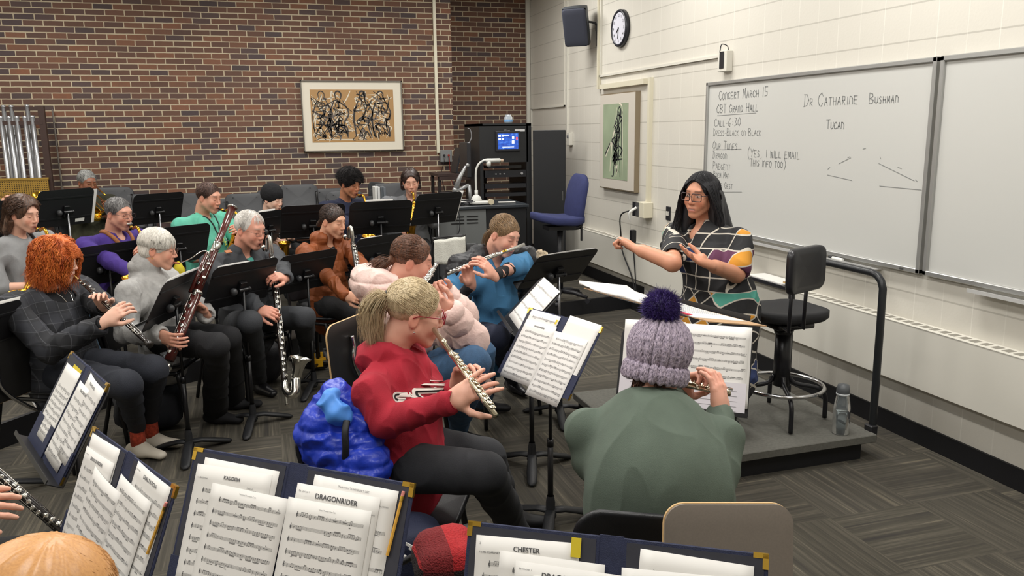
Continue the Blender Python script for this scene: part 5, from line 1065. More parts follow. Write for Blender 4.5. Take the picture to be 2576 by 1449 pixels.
        bz = .036-6*(ay-.03)**2; mix(front*smooth(.010, .016, ay)*smooth(.052, .044, ay)*np.exp(-((z-bz)/.0036)**2), srgb(s.brow), s.kw.get('browa', .95))
        fz_ = smooth(.05, .065, x)
        if s.eyes == 'closed':
            ez = .0035+12*(ay-.031)**2; mix(fz_*np.exp(-((ay-.031)/.0145)**6)*np.exp(-((z-ez)/.0019)**2), srgb('3a2620'), .85); mix(fz_*np.exp(-((ay-.031)/.018)**4)*np.exp(-((z-.012)/.008)**2), blush*.8, .35)
        else:
            m = fz_*np.exp(-((ay-.031)/.013)**6)*np.exp(-((z-.008)/.005)**4); mix(m, (.72, .69, .66), .9); mix(m*(np.hypot(ay-.031, z-.008) < .0062), srgb('2c1c14'), 1); mix(fz_*np.exp(-((ay-.031)/.0155)**6)*np.exp(-((z-.0145+8*(ay-.031)**2)/.0018)**2), srgb('20140f'), .9)
        # warmer knuckles and finger tips
        for sd, a in s.arms.items():
            dd = np.linalg.norm(V-(a['W']+nrm(a['tip']-a['W'])*.13), axis=1); mix(np.exp(-(dd/.07)**2), base*np.array((1.04, .78, .74)), .35)
        s.body = fast_mesh('body', V, T, SKIN, s.root, np.clip(col, 0, 1)); return s.body
    def garment(s, name, m, F, off=0, fold=.006, ff=11, puff=0, neck=.066, vneck=0, extra=None, seed=1, vox=None, clip=None, label=None, pat=False, nosub=False):
        if not nosub:
            F.cap(s.N-s.Z*.02+s.Fw*.01, s.N+s.Z*.14+s.Fw*.05, neck, neck+.01, .015, None, True)
            if vneck: F.ell(s.N+s.Fw*.085-s.Z*.03*vneck, (.075, .055*max(1, vneck*.8), .07*vneck), np.stack([s.Fw, s.L, s.Z], 1), .015, True)
        V, T = F.mesh(off, clip=clip); N = vnormals(V, T)
        Wv = V+.05*np.stack([vnoise(V*6, seed+7), vnoise(V*6, seed+8), vnoise(V*6, seed+9)], 1); d = ((1-np.abs(2*vnoise(Wv*np.array((ff, ff, ff*.6)), seed)-1))**3-.3)*fold*1.15+((1-np.abs(2*vnoise(Wv*np.array((ff*2.2, ff*2.2, ff*1.3)), seed+3)-1))**3-.3)*fold*.6
        if puff:
            best = np.full(len(V), 9.); Q = np.zeros(len(V))
            segs = [(s.P, s.N, .16)]+[(s.S[k], a['E'], .06) for k, a in s.arms.items()]+[(a['E'], a['W'], .055) for a in s.arms.values()]
            for a, b, r in segs:
                L = np.linalg.norm(b-a); u = (b-a)/L; t = (V-a)@u; dist = np.linalg.norm(V-a-np.clip(t, 0, L)[:, None]*u, axis=1)/r; k_ = dist < best; best[k_] = dist[k_]; Q[k_] = t[k_]
            d = d+puff*(np.abs(np.sin(math.pi*Q/.082+(vnoise(V*7, 5)-.5)*.8))**.45-.75)
        V = V+N*d[:, None]; at_ = None
        if pat:
            rel = V-s.P; at_ = {'pat': np.stack([rel@s.L+.35*(rel@s.Fw), V[:, 2], (rel@s.Fw)], 1)}
        o = fast_mesh(name, V, T, m, s.root, attrs=at_)
        if label: o['label'] = label
        return o
    def top(s, m, off=.008, sleeve=1.0, name='shirt', sr=1.0, hem=-.06, **kw):
        F = Field(kw.pop('vox', None) or s.vox*1.15); s.torso(F); s.up_ = nrm(s.N-s.P); F.cap(s.P+s.Z*hem, s.P+s.Z*.05, .168*s.w, .165*s.w, .05, (s.Fw, .75)); ex = kw.pop('more', None)
        for sd, a in s.arms.items():
            S, E, W = s.S[sd], a['E'], a['W']; r = s.w**.6*sr
            if sleeve <= .5: e = S+(E-S)*sleeve*2; F.cap(S, e, .050*r, .050*r, .035)
            else: F.cap(S, E, .045*r, .041*r, .03); e = E+(W-E)*((sleeve-.5)*2); F.cap(E, e, .041*r, .031*r, .02); dw = nrm(W-E); F.cap(e+dw*.034, e+dw*.1, .040*max(1, r), .05, .004, None, True)
        if ex: ex(F)
        return s.garment(name, m, F, off, **kw)
    def pants(s, m, knees=None, feet=None, name='trousers', off=.004, shoe=None, spread=.11, legl=.44, flare=1.0, shoename='shoe', seed=2, kz=.51, socks=None, shoelabel=None, hemz=.0):
        F = Field(s.vox*1.3); w = s.w**.6; P = s.P; F.cap(P+s.L*.06+s.Z*-.01, P-s.L*.06+s.Z*-.01, .105*s.w**.7, .105*s.w**.7, .04); s.K = {}; s.A = {}
        for sd in (1, -1):
            K = knees[sd] if knees else P+s.Fw*legl+s.L*sd*(spread+.03)+s.Z*(s.fz+kz-P[2]); A = feet[sd] if feet else K+s.Fw*.06+s.Z*(s.fz+.09-K[2]); K, A = np.array(K, float), np.array(A, float); s.K[sd] = K; s.A[sd] = A
            F.cap(P+s.L*sd*.09, K, .088*w, .064*w, .03); F.cap(K, A+s.Z*hemz, .062*w, .046*w*flare, .02)
        V, T = F.mesh(off); N = vnormals(V, T); V = V+N*((1-np.abs(2*vnoise(V*9, seed)-1))**3*.007)[:, None]; fast_mesh(name, V, T, m, s.root)
        if shoe:
            for sd in (1, -1):
                A = s.A[sd]; G = Field(.006); d = nrm(s.Fw+s.L*sd*.15); b = np.array((A[0], A[1], s.fz+.045)); G.cap(b-d*.05, b+d*.03, .038, .043, .03); G.cap(b+d*.03, b+d*.155-s.Z*.012, .045, .033, .03, (s.Z, .75)); G.cap(b+s.Z*.02, A+s.Z*.01, .04, .036, .02)
                V, T = G.mesh(); V[:, 2] = np.maximum(V[:, 2], s.fz+.004); o = fast_mesh(shoename, V, T, shoe, s.root)
                if shoelabel: o['label'] = shoelabel
                if socks: MB().tube([A-s.Z*.03, A+s.Z*.11], [.042, .04], 14).build('sock', socks, s.root, True)
        return s
    # ---- hair
    def hair(s, m, prims, strands=None, face=((.098, 0, -.032), (.072, .078, .108)), disp=.004, fr=60, name='hair', zcut=None, noface=False):
        F = Field(min(s.vox, .005)); h = s.hs
        for p in prims:
            if len(p) == 2: F.ell(s.loc(*p[0]), np.array(p[1])*h, s.R, .02)
            else: F.cap(s.loc(*p[0]), s.loc(*p[1]), p[2]*h, p[3]*h, .025)
        if not noface: F.ell(s.loc(*face[0]), np.array(face[1])*h, s.R, .008, True)
        for y in (-1, 1):
            if not s.kw.get('coverears'): F.ell(s.loc(-.008, y*.09, -.012), (.026*h, .03*h, .036*h), s.R, .006, True)
        V, T = F.mesh(); N = vnormals(V, T); X_ = (V-s.H)@s.R/h; az = np.arctan2(X_[:, 1], X_[:, 0]); V = V+N*(disp*(vnoise(np.stack([az*fr/6, X_[:, 2]*14, X_[:, 0]*20], 1), 2)-.4))[:, None]
        VV = [V]; FF = [T]; n = len(V)
        if strands:
            SV, SF = strands; VV.append(SV); FF.append(SF+n)
        return fast_mesh(name, np.concatenate(VV), np.concatenate(FF), m, s.root)
    def locks(s, n, root, guide, r=.0022, npt=10, seed=1, wave=0, wf=30, taper=True):
        "tapering locks; root(rng)->unit direction, guide(d,rng)->list of head-space points"
        rg = np.random.RandomState(seed); VV = []; FF = []; nv = 0
        for i in range(n):
            pts = guide(root(rg), rg)
            if pts is None: continue
            C = curve(pts, max(2, npt//(len(pts)-1))); ph = rg.rand(3)*6.28; L = np.linspace(0, 1, len(C))[:, None]; 
            if wave: C = C+wave*L**.7*np.stack([np.sin(L[:, 0]*wf*.3+ph[0]), np.sin(L[:, 0]*wf*.33+ph[1]), np.sin(L[:, 0]*wf*.2+ph[2])*.3], 1)
            W = s.H+(C*s.hs)@s.R.T; T = np.gradient(W, axis=0); a = np.cross(T, (0.3, 0.2, 1)); a /= np.linalg.norm(a, axis=1)[:, None]+1e-9; b = np.cross(T, a); b /= np.linalg.norm(b, axis=1)[:, None]+1e-9
            rr = r*s.hs*(rg.uniform(.7, 1.3))*(np.sin(np.clip(L[:, 0]*1.1, 0, 1)*math.pi*.5+1.2 if False else np.ones(len(C)))*(1-L[:, 0]**3*.85) if taper else 1)
            rr = np.broadcast_to(rr, (len(C),))[:, None]; V = np.stack([W+a*rr, W-a*rr*.5+b*rr*.87, W-a*rr*.5-b*rr*.87], 1).reshape(-1, 3); m_ = len(C)
            I = np.arange(m_-1)[:, None]*3; 
            for k in range(3): FF.append(np.concatenate([I+k, I+(k+1) % 3, I+3+(k+1) % 3, I+3+k], 1)+nv)
            VV.append(V); nv += m_*3
        return np.concatenate(VV), np.concatenate(FF)
    def shell(s, d, lift=1.0, rr=(.104, .084, .090), c=(-.014, 0, .038)): return np.array(c)+nrm(d)*np.array(rr)*lift
    def glasses(s, m, w=.027, h=.020, rnd=.6, thick=.0016, z=.006, x=.108):
        mb = MB(); q = s.loc
        for y in (-1, 1):
            pts = []
            for k in range(25):
                a = 2*math.pi*k/24; ca, sa = math.cos(a), math.sin(a); e = 2/(2+(1-rnd)*6); px_ = math.copysign(abs(ca)**e, ca)*w; pz = math.copysign(abs(sa)**e, sa)*h; yy = y*.034+px_; pts.append(q(x-.18*yy*yy/.01*.12-.004, yy, z+pz))
            mb.tube(pts, thick, 6, cap=False); mb.tube([q(x-.012, y*(.034+w), z+h*.5), q(x-.03, y*.074, z+h*.5), q(-.0, y*.081, z+h*.35), q(-.02, y*.082, z-.005)], thick*.9, 6)
        mb.tube([q(x, -.009, z+.004), q(x+.004, 0, z+.006), q(x, .009, z+.004)], thick, 6); return mb.build('glasses', m, s.root, True)
FAB = {}
def fab(name, col, rough=.9, var=.08, vs=18, bs=.5, bscale=350, sheen=.0, stretch=None): return mat(name, col, rough, 0, var, vs, bs, bscale, sheen=sheen, stretch=stretch)
def hairm(name, col, c2=None, rough=.5, stretch=(1, 1, .25), sc=140):
    if name in _M: return _M[name]
    m, nt, b = new_mat(name); vec, _ = coords(nt); mp = nt.nodes.new('ShaderNodeMapping'); mp.inputs['Scale'].default_value = stretch; nt.links.new(vec, mp.inputs[0]); c = srgb(col); c2 = srgb(c2) if c2 else tuple(v*.45 for v in c)
    nt.links.new(ramp(nt, noise(nt, mp.outputs[0], sc, 3), [(.3, c2), (.62, c)]), b.inputs['Base Color']); b.inputs['Roughness'].default_value = rough; _M[name] = m; return m
CAPP = [((-.016, 0, .040), (.103, .083, .090))]
def top_dirs(rg, zmin=-.2, front=.4):
    while True:
        d = rg.normal(size=3); d /= np.linalg.norm(d)
        if d[2] > zmin and not (d[0] > front and d[2] < .62): return d
def lay(bv, pts, off=.005):
    out = []
    for q in curve(pts, 6):
        h = bv.find_nearest(Vector([float(v) for v in q])); out.append(np.array(h[0])+np.array(h[1])*off)
    return out
def short_locks(s, n=420, ln=.45, lift=1.02, r=.0026, seed=1, zmin=-.15, wave=0, front=.55, sweep=(-.1, 0, -1)):
    def g(d, rg):
        e = nrm(d+np.array(sweep)*ln*rg.uniform(.6, 1.2)); m_ = nrm(d+e); return [s.shell(d, lift-.04), s.shell(m_, lift+.015*rg.rand()), s.shell(e, lift-.01+.02*rg.rand())]
    return s.locks(n, lambda rg: top_dirs(rg, zmin, front), g, r, 8, seed, wave)
# ---------------------------------------------------------------- instruments
NI = mat('nickel_keys', 'cfcdc6', .2, 1.0); GOLD = mat('sax_lacquer', 'd39a34', .2, 1.0); EBO = mat('grenadilla', '1c1614', .28, coat=.4); MAPLE = mat('bassoon_maple', '4a1d18', .22, var=.25, vs=8, coat=.6, stretch=(1, 1, .2)); REED = mat('reed', 'c9a35f', .5)
SATIN = mat('satin_flute', 'dcdbd6', .25, .95)
def keys(t, A, B, r, n, m, side, kr=.008, rods=2, seed=1, name='key', t0=.1, t1=.95):
    A, B = np.array(A, float), np.array(B, float); d = nrm(B-A); sd = nrm(np.array(side)-d*(np.array(side)@d)); s2 = np.cross(d, sd); rg = random.Random(seed)
    for i in range(n):
        f = t0+(t1-t0)*i/max(1, n-1); a = rg.uniform(-.5, .5); nn = nrm(sd*math.cos(a)+s2*math.sin(a)); p = A+(B-A)*f+nn*(r+.001)
        mb = MB(); mb.lathe([(.001, .004), (kr*.8, .0045), (kr, .003), (kr, 0), (.001, 0)], 12, p+nn*.002, nn); mb.cyl(p+nn*.003, p+nn*.004+s2*(.012 if a > 0 else -.012), .0012, n=5); mb.build(name, m, t, True)
    mb = MB()
    for k in range(rods):
        a = (.75, -.7, .2)[k]; nn = nrm(sd*math.cos(a)+s2*math.sin(a)); mb.cyl(A+(B-A)*t0+nn*(r+.006), A+(B-A)*t1+nn*(r+.006), .0016, n=6)
        for j in range(7): f = t0+(t1-t0)*j/6; mb.cyl(A+(B-A)*f+nn*r*.8, A+(B-A)*f+nn*(r+.007), .0016, n=5)
    if rods: mb.build('rod', m, t, True)
def flute(label, A, B, side, lip_at=.1, plate=None, tube_m=None):
    A, B = np.array(A, float), np.array(B, float); t = thing('flute', label, 'flute', A); d = nrm(B-A); L = np.linalg.norm(B-A); M_ = tube_m or SATIN
    MB().cyl(A, B, .0095, n=16).lathe([(.0095, 0), (.011, .002), (.011, .02), (.0095, .022)], 16, A+d*L*.3, d).lathe([(.0095, 0), (.0112, .002), (.0112, .02), (.0095, .022)], 16, A+d*L*.83, d).build('tube', M_, t, True)
    sd = nrm(np.array(side)-d*(np.array(side)@d)); MB().ball(A+d*lip_at+sd*.008, (.017, .011, .005), 12, np.stack([d, np.cross(sd, d), sd], 1)).build('lip_plate', plate or M_, t, True)
    keys(t, A, B, .0095, 15, M_, sd, .0085, 2, 3, t0=.36, t1=.95); return t
def clarinet_like(name, label, cat, A, B, side, r0=.012, r1=.015, bell=.035, nk=14, mouth=.09, reed=False, body=None, km=None, seed=2):
    A, B = np.array(A, float), np.array(B, float); d = nrm(B-A); L = np.linalg.norm(B-A); t = thing(name, label, cat, A); body = body or EBO; km = km or NI
    MB().tube([A+d*mouth, A+d*(mouth+.02), A+d*L*.8, A+d*L*.88, A+d*L*.95, B], [r0, r0*1.1, r1, r1*1.1, bell*.6, bell], 18).build('tube', body, t, True)
    if reed: MB().tube([A, A+d*mouth*1.05], [.0035, .0045], 8).build('reed', REED, t, True)
    else: MB().tube([A, A+d*mouth*.5, A+d*mouth*1.05], [.004, .010, .0125], 12).build('mouthpiece', EBO, t, True); MB().cyl(A+d*mouth*.45, A+d*mouth*.8, .0125, .0135).build('ligature', km, t, True)
    for f in (.3, .58, .8): MB().lathe([(r0*1.12, 0), (r1*1.1, .001), (r1*1.1, .008), (r0*1.12, .009)], 18, A+d*L*f, d).build('ring', km, t, True)
    keys(t, A+d*mouth, B-d*.09, r1*.95, nk, km, side, .0075, 3, seed, t0=.06, t1=.98); return t
def saxophone(label, mouth, low, fwd, scale=1.0, name='alto_saxophone', m=None, bellup=None, hide=0):
    "curved saxophone: mouthpiece, neck, cone, bow and flared bell"
    m = m or GOLD; mo, lo = np.array(mouth, float), np.array(low, float); t = thing(name, label, 'saxophone', mo); f = nrm(fwd); s = scale; z = np.array((0, 0, 1.))
    nk = mo+f*.14*s+z*(-.005); top = mo+f*.2*s-z*.07*s
    MB().tube([mo, mo+f*.04-z*.01, mo+f*.075-z*.018], [.005, .011, .012], 12).build('mouthpiece', EBO, t, True); MB().cyl(mo+f*.03-z*.008, mo+f*.055-z*.014, .0125).build('ligature', m, t, True)
    MB().tube(curve([mo+f*.07-z*.017, nk, top], 6), .011, 12).build('neck', m, t, True)
    d = nrm(lo-top); bw = lo+d*.0+f*.05*s-z*.02
    MB().tube(curve([top, top+(lo-top)*.5, lo, lo+f*.045*s-z*.045*s, lo+f*.095*s-z*.01*s], 6), np.linspace(.013, .036, 25)*s, 16).build('body', m, t, True)
    b0 = lo+f*.095*s-z*.01*s; b1 = b0+f*.03*s+z*.2*s
    a_ = nrm(b1-b0); MB().lathe([(.036*s, 0), (.04*s, .08*s), (.047*s, .14*s), (.062*s, .19*s), (.064*s, .19*s), (.060*s, .188*s), (.044*s, .14*s), (.034*s, .06*s), (.001, .04*s)], 26, b0, a_).build('bell', m, t, True)
    keys(t, top, lo, .022*s, 13, m, f, .014*s, 3, 4); sd = np.cross(f, z); keys(t, b0, b1, .042*s, 3, m, sd, .022*s, 1, 5, t0=.1, t1=.6); return t
def bass_clarinet(label, mouth, low, fwd, bell_dir, up=None):
    mo, lo = np.array(mouth, float), np.array(low, float); t = thing('bass_clarinet', label, 'bass clarinet', lo); f = nrm(fwd); z = np.array((0, 0, 1.))
    MB().tube([mo, mo+f*.05-z*.015, mo+f*.09-z*.03], [.006, .015, .016], 12).build('mouthpiece', EBO, t, True); MB().cyl(mo+f*.045-z*.014, mo+f*.078-z*.025, .0175).build('ligature', NI, t, True)
    top = mo+f*.20+z*.0; MB().tube(curve([mo+f*.085-z*.028, mo+f*.125-z*.03, mo+f*.135+z*.01, mo+f*.15+z*.055, mo+f*.185+z*.06, mo+f*.2+z*.02, top-z*.05], 5), [.012]*18+[.013]*13, 12).build('neck', NI, t, True)
    top = top-z*.05; d = nrm(lo-top); MB().tube([top, top+d*.05, lo-d*.02, lo], [.018, .017, .019, .019], 16).build('body', EBO, t, True)
    keys(t, top, lo, .0185, 24, NI, f, .012, 3, 6, t0=.05, t1=.97); b = nrm(bell_dir)
    MB().tube(curve([lo, lo+d*.06, lo+d*.09+b*.03, lo+d*.07+b*.07, lo+b*.085-d*.03], 5), np.linspace(.019, .030, 21), 16).build('bow', NI, t, True)
    c = lo+b*.085-d*.03; ax = nrm(-d+b*.35-np.array((.0, .35, -.1))); MB().lathe([(.029, 0), (.034, .06), (.045, .10), (.066, .125), (.068, .125), (.064, .122), (.040, .095), (.028, .05), (.001, .03)], 28, c, ax).build('bell', NI, t, True)
    MB().cyl(lo+d*.08, (lo+d*.12)-z*.03, .006).ball(lo+d*.12-z*.035, .01).build('peg', NI, t); return t
# ================================================================ the band
def eye(px_, py_, d, face, hs=1.0): return at(px_, py_, d)-rot_frame(*face)@np.array((.088, 0, .008))*hs
def BV(o):
    from mathutils.bvhtree import BVHTree
    me = o.data; off = ORG[o.name]; return BVHTree.FromPolygons([tuple(np.array(v.co)+off) for v in me.vertices], [list(p.vertices) for p in me.polygons])
def sit_chair(p, label, m=None, back=.02, arm=False, dz=0):
    c = p.P-p.Fw*back; return chair((c[0]+p.Fw[0]*-.0, c[1], p.fz+dz), math.atan2(p.Fw[1], p.Fw[0]), label, m, None, arm)
PTS = {}
# ---- the player in the red hoodie
fa = (0, -14, 4)
p = Person('blonde woman in red hoodie and red glasses playing a silver flute', eye(1102, 793, 2.98, fa), fa, -24, vox=.0037, w=.98, hip=at(1018, 1150, 2.93), tone='d9a690', brow='a08560', eyes='open', bust=.9, lip='b56a62', nb=.05, jowl=.002)
flA, flB = at(1092, 829, 2.90), at(1247, 1046, 2.44)
mid = lambda t: flA+(flB-flA)*t
p.arm(-1, at(1128, 1012, 2.60), at(1215, 962, 2.60), (-.25, .65, -.6), 'up', E=at(975, 1062, 2.70), spread=1.5, thumb=-1)
p.arm(1, at(1150, 985, 2.84), at(1172, 905, 2.76), (.1, -.75, .1), 'play', hint=(.1, .2, -1), thumb=1)
p.skin(); RED = fab('hoodie_red', 'a01f30', .9, .1, 14, .35, 500)
def hood(F): F.path([p.N+p.L*.085*math.cos(a)-p.Fw*(.065*math.sin(a)+.0)+p.Z*(.02-.03*max(0, math.sin(a))) for a in np.linspace(-.5, math.pi+.5, 9)], [.022, .028, .032, .038, .042, .038, .032, .028, .022], .02); F.path([p.N+p.L*.075+p.Fw*.05, p.N+p.Fw*.11-p.Z*.07, p.N-p.L*.075+p.Fw*.05], [.024, .022, .024], .02)
g = p.top(RED, off=.012, name='hoodie', fold=.012, ff=9, more=hood, neck=.055, seed=4, hem=-.07); bv = BV(g)
P3 = p
tx_o = at(1056, 945, 2.8); tu = nrm(at(1115, 908, 2.86)-at(1056, 952, 2.72)); tv = nrm(at(1050, 925, 2.76)-at(1066, 1000, 2.70))
chest = p.C+p.Fw*.0-p.Z*.0
tu = nrm(p.L*.95-p.Fw*.1); tv = p.Z
for nm, mm, bo in (('letter_outline', mat('print_white', 'd8cfc8', .8), .006), ('lettering', mat('print_black', '18161a', .8), 0)):
    text_obj(nm, 'SODI', .07, p.C+p.Fw*.17-p.L*.165-p.Z*.02, tu, tv, mm, p.root, .002 if bo else .0035, bold=bo, snap=bv)
text_obj('small_lettering', 'UNIVERSITY', .02, p.C+p.Fw*.17-p.L*.14-p.Z*.065, tu, tv, mat('print_white'), p.root, .003, snap=bv)
nk_ = p.N+p.Fw*.11-p.Z*.08
p.pants(fab('leggings_black', '232428', .85, .1, 20, .2), {-1: at(1222, 1190, 2.66), 1: at(1222, 1148, 2.98)}, {-1: at_floor(1330, 1445)+[0, 0, .09], 1: at_floor(1290, 1330)+[0, 0, .09]}, shoe=BLK, flare=.9)
BL = hairm('hair_blonde', 'cdb994', 'a08c6a', .42); tie = (-.112, 0, .045)
def pony_guide(d, rg):
    if d[2] < -.35: return None
    a = p.shell(d, 1.0); b = p.shell(d+nrm(np.array(tie))*.9+np.array((0, 0, .15)), 1.045); c = np.array(tie)+rg.normal(size=3)*.006; return [a, b, c]
def tail_guide(d, rg):
    o = rg.normal(size=3)*np.array((.018, .022, .012)); return [np.array(tie)+o*.2, np.array((-.135, 0, .04))+o*.7, np.array((-.150, 0, -.005))+o*.9, np.array((-.143, 0, -.06))+o*.9, np.array((-.125, 0, -.12))+o*.9+rg.normal(size=3)*.008]
def dirs_pony(rg):
    while True:
        d = rg.normal(size=3); d /= np.linalg.norm(d)
        if d[0] < .70+.25*d[2] and d[2] > -.45 and (d[2] > -.1 or d[0] < .1): return d
def joinsf(*a):
    V = []; F = []; n = 0
    for v, f in a: V.append(v); F.append(f+n); n += len(v)
    return np.concatenate(V), np.concatenate(F)
s1 = p.locks(2600, dirs_pony, pony_guide, .0010, 12, 1); s2 = p.locks(2600, dirs_pony, tail_guide, .0009, 14, 2, wave=.003)
PONY = [((-.016, 0, .040), (.101, .081, .088)), ((-.10, 0, .045), (-.145, 0, .01), .014, .022), ((-.145, 0, .01), (-.135, 0, -.08), .022, .012)]
p.hair(BL, PONY, joinsf(s1, s2), disp=.003)
t_ = [p.loc(-.118+.002*math.cos(a), .017*math.cos(a), .045+.017*math.sin(a)) for a in np.linspace(0, 6.283, 15)]; MB().tube(t_, .006, 8, cap=False).build('hair_tie', BLK, p.root, True)
p.glasses(mat('frames_red', '8a1826', .3), .024, .017, .3, .0022, x=.114); MB().ball(p.loc(-.005, -.087, -.048), .0045).build('earring', SILV, p.root)
flute('silver flute played by the woman in the red hoodie', flA, flB, (.2, -.5, .9), tube_m=mat('flute_silver', 'd9d0b8', .22, .95))
sit_chair(p, 'black chair under the woman in the red hoodie', back=.03)
# blue puffer jacket hung on that chair
BLUE = fab('puffer_blue', '1d38b0', .38, .15, 9, .4, 60)
def cloth_blob(name, label, cat, prims, m, c0, fold=.012, ff=14, puff=None, part='shell', vox=.006, seed=3, parts=()):
    t = thing(name, label, cat, c0); F = Field(vox)
    for q in prims: (F.cap(*q) if len(q) >= 4 else F.ell(*q))
    V, T = F.mesh(); N = vnormals(V, T); d = (1-np.abs(2*vnoise(V*ff, seed)-1))**2*fold+(vnoise(V*ff*3, seed+1)-.5)*fold*.5
    if puff: d = d+puff*(np.abs(np.sin(math.pi*(V[:, 2]+.3*(vnoise(V*5, 2)-.5)*.3)/.055))**.5-.7)
    o = fast_mesh(part, V+N*d[:, None], T, m, t); return t, o
q = lambda x, y, d: at(x, y, d)
t, o = cloth_blob('puffer_jacket', 'bright blue puffer jacket hanging over the chair back of the red hoodie player', 'jacket', [(q(850, 1005, 2.78), q(905, 1060, 2.78), .055, .085, .04), (q(815, 1080, 2.75), q(850, 1120, 2.75), .075, .085, .05), (q(850, 1010, 2.8), q(810, 1090, 2.78), .04, .07, .05), (q(905, 1070, 2.78), q(925, 1180, 2.7), .06, .065, .03), (q(830, 1140, 2.75), q(880, 1175, 2.72), .07, .06, .04), (q(925, 1180, 2.7), q(930, 1250, 2.68), .06, .05, .03)], BLUE, q(870, 1100, 2.78), .016, 19, .010)
F = Field(.005); F.path([q(838, 990, 2.71), q(826, 1015, 2.70), q(850, 1040, 2.69), q(872, 1052, 2.69)], [.022, .030, .036, .02], .02); V, T = F.mesh(); N = vnormals(V, T); fast_mesh('hood_lining', V+N*(((1-np.abs(2*vnoise(V*26, 4)-1))**2-.4)*.011)[:, None], T, mat('lining_light_blue', '4f8ee0', .5), t)
MB().tube(curve([q(872, 1058, 2.66), q(868, 1090, 2.64), q(870, 1130, 2.64), q(866, 1165, 2.66)], 5), .012, 8, flat=.5).build('zip', BLK, t, True)
# ---- the player in the pink puffer coat
fa = (-8, -17, 2)
p = Person('woman in pale pink puffer coat with brown ponytail playing a flute', eye(1080, 664, 4.12, fa), fa, -22, vox=.0045, w=1.22, lean=.10, tone='d29b86', brow='5a3a2c', nb=.05, jowl=.006, sh=.24)
a0, a1 = at(1099, 662, 4.03), at(1062, 722, 3.48)
p.arm(1, at(1124, 748, 3.92), at(1078, 694, 3.84), (-.3, -.4, .2), 'hold', E=at(1162, 790, 3.95), thumb=1); p.arm(-1, at(1140, 790, 3.62), at(1072, 742, 3.55), (.1, .8, .1), 'fist', E=at(1185, 850, 3.72), thumb=-1)
p.skin(); PINK = fab('puffer_pink', 'd9bcb4', .55, .07, 9, .5, 90)
def hood(F): F.path([p.N+p.L*.11*math.cos(a)-p.Fw*(.09*math.sin(a)+.03)+p.Z*.035 for a in np.linspace(-.5, math.pi+.5, 9)], [.034, .045, .052, .062, .075, .062, .052, .045, .034], .03); F.cap(p.P+p.Fw*.12+p.L*.1, p.P+p.Fw*.42+p.L*.02-p.Z*.02, .1, .05, .05); F.cap(p.P-p.L*.1, p.P+p.Fw*.3-p.L*.14, .12, .07, .05)
p.top(PINK, off=.022, name='puffer_coat', fold=.009, puff=.013, more=hood, neck=.062, vneck=1.0, sr=1.15, hem=-.08)
F = Field(.006); p.torso(F); p.garment('dark_shirt', fab('shirt_wine', '30202a'), F, -.002, neck=.06, vneck=.8)
p.pants(fab('jeans_blue', '33506f', .85, .2, 30, .4), {-1: at(1190, 915, 3.62), 1: at(1205, 890, 3.95)}, {-1: at_floor(1150, 1115)+[0, 0, .1], 1: at_floor(1215, 1040)+[0, 0, .1]}, shoe=BLK, flare=1.15)
BR = hairm('hair_brown', '6d4630', '402a1e', .4); tie = (-.095, 0, -.02)
s1 = p.locks(2200, dirs_pony, pony_guide, .0010, 12, 3)
def tail2(d, rg): o = rg.normal(size=3)*np.array((.016, .02, .012)); return [np.array(tie)+o*.2, np.array((-.14, 0, -.045))+o*.8, np.array((-.175, 0, -.095))+o*1.2]
s2 = p.locks(900, dirs_pony, tail2, .0011, 10, 2); p.hair(BR, [((-.016, 0, .040), (.101, .081, .090)), ((-.09, 0, -.01), (-.16, 0, -.08), .02, .026)], joinsf(s1, s2), disp=.003)
flute('silver flute pointing at the camera played by the woman in pink', a0, a1, (.4, -.2, .9), lip_at=.07)
sit_chair(p, 'black chair with folded tablet arm beside the woman in pink', arm=(at(893, 880, 3.75), (.62, .78, 0), (-.10, 0, 1), .42, .31), back=.0)
P4 = p
# ---- the player in the blue shirt
fa = (-60, -22, -6)
p = Person('woman in blue shirt with black coat over her shoulders playing a flute', eye(1294, 606, 4.98, fa), fa, -68, vox=.0045, w=.98, lean=.14, tone='d8a38e', brow='7a5a42', nb=.045, sh=.26)
a0, a1 = at(1320, 614, 4.80), at(1126, 690, 4.72)
p.arm(1, at(1242, 694, 4.68), at(1212, 655, 4.62), (-.1, .5, -.6), 'play', hint=(.8, -.3, -.8), thumb=1); p.arm(-1, at(1186, 716, 4.78), at(1172, 668, 4.72), (.0, -.5, .3), 'play', hint=(-.7, .2, -1), thumb=-1)
p.skin()
p.top(fab('undershirt_black', '1c1c20'), off=-.002, name='undershirt', sleeve=.97, vneck=1.2, fold=.005)
p.top(fab('tee_blue', '447ba6', .9, .06, 12, .4), off=.012, name='blue_shirt', sleeve=.42, vneck=1.3, fold=.014, ff=7, sr=1.15, hem=-.12)
CO = fab('coat_black', '1d1e22', .5, .2, 8, .5, 60)
def coat(F):
    for s_ in (1, -1): F.path([p.N+p.L*s_*.08-p.Fw*.03+p.Z*.02, p.S[s_]+p.Z*.02+p.L*s_*.015, p.S[s_]+p.L*s_*.07-p.Z*.14-p.Fw*.03, p.P+p.L*s_*.24+p.Z*.16-p.Fw*.04, p.P+p.L*s_*.23-p.Z*.2], [.055, .07, .062, .07, .09], .04)
    F.path([p.N+p.L*.08-p.Fw*.05, p.N-p.Fw*.1-p.Z*.02, p.N-p.L*.08-p.Fw*.05], [.06, .075, .06], .04); F.cap(p.N-p.Fw*.13-p.Z*.1, p.P-p.Fw*.12, .1, .13, .05, (p.Fw, .6))
F = Field(.007); coat(F); p.garment('black_coat', CO, F, 0, puff=.008, fold=.012, nosub=True)
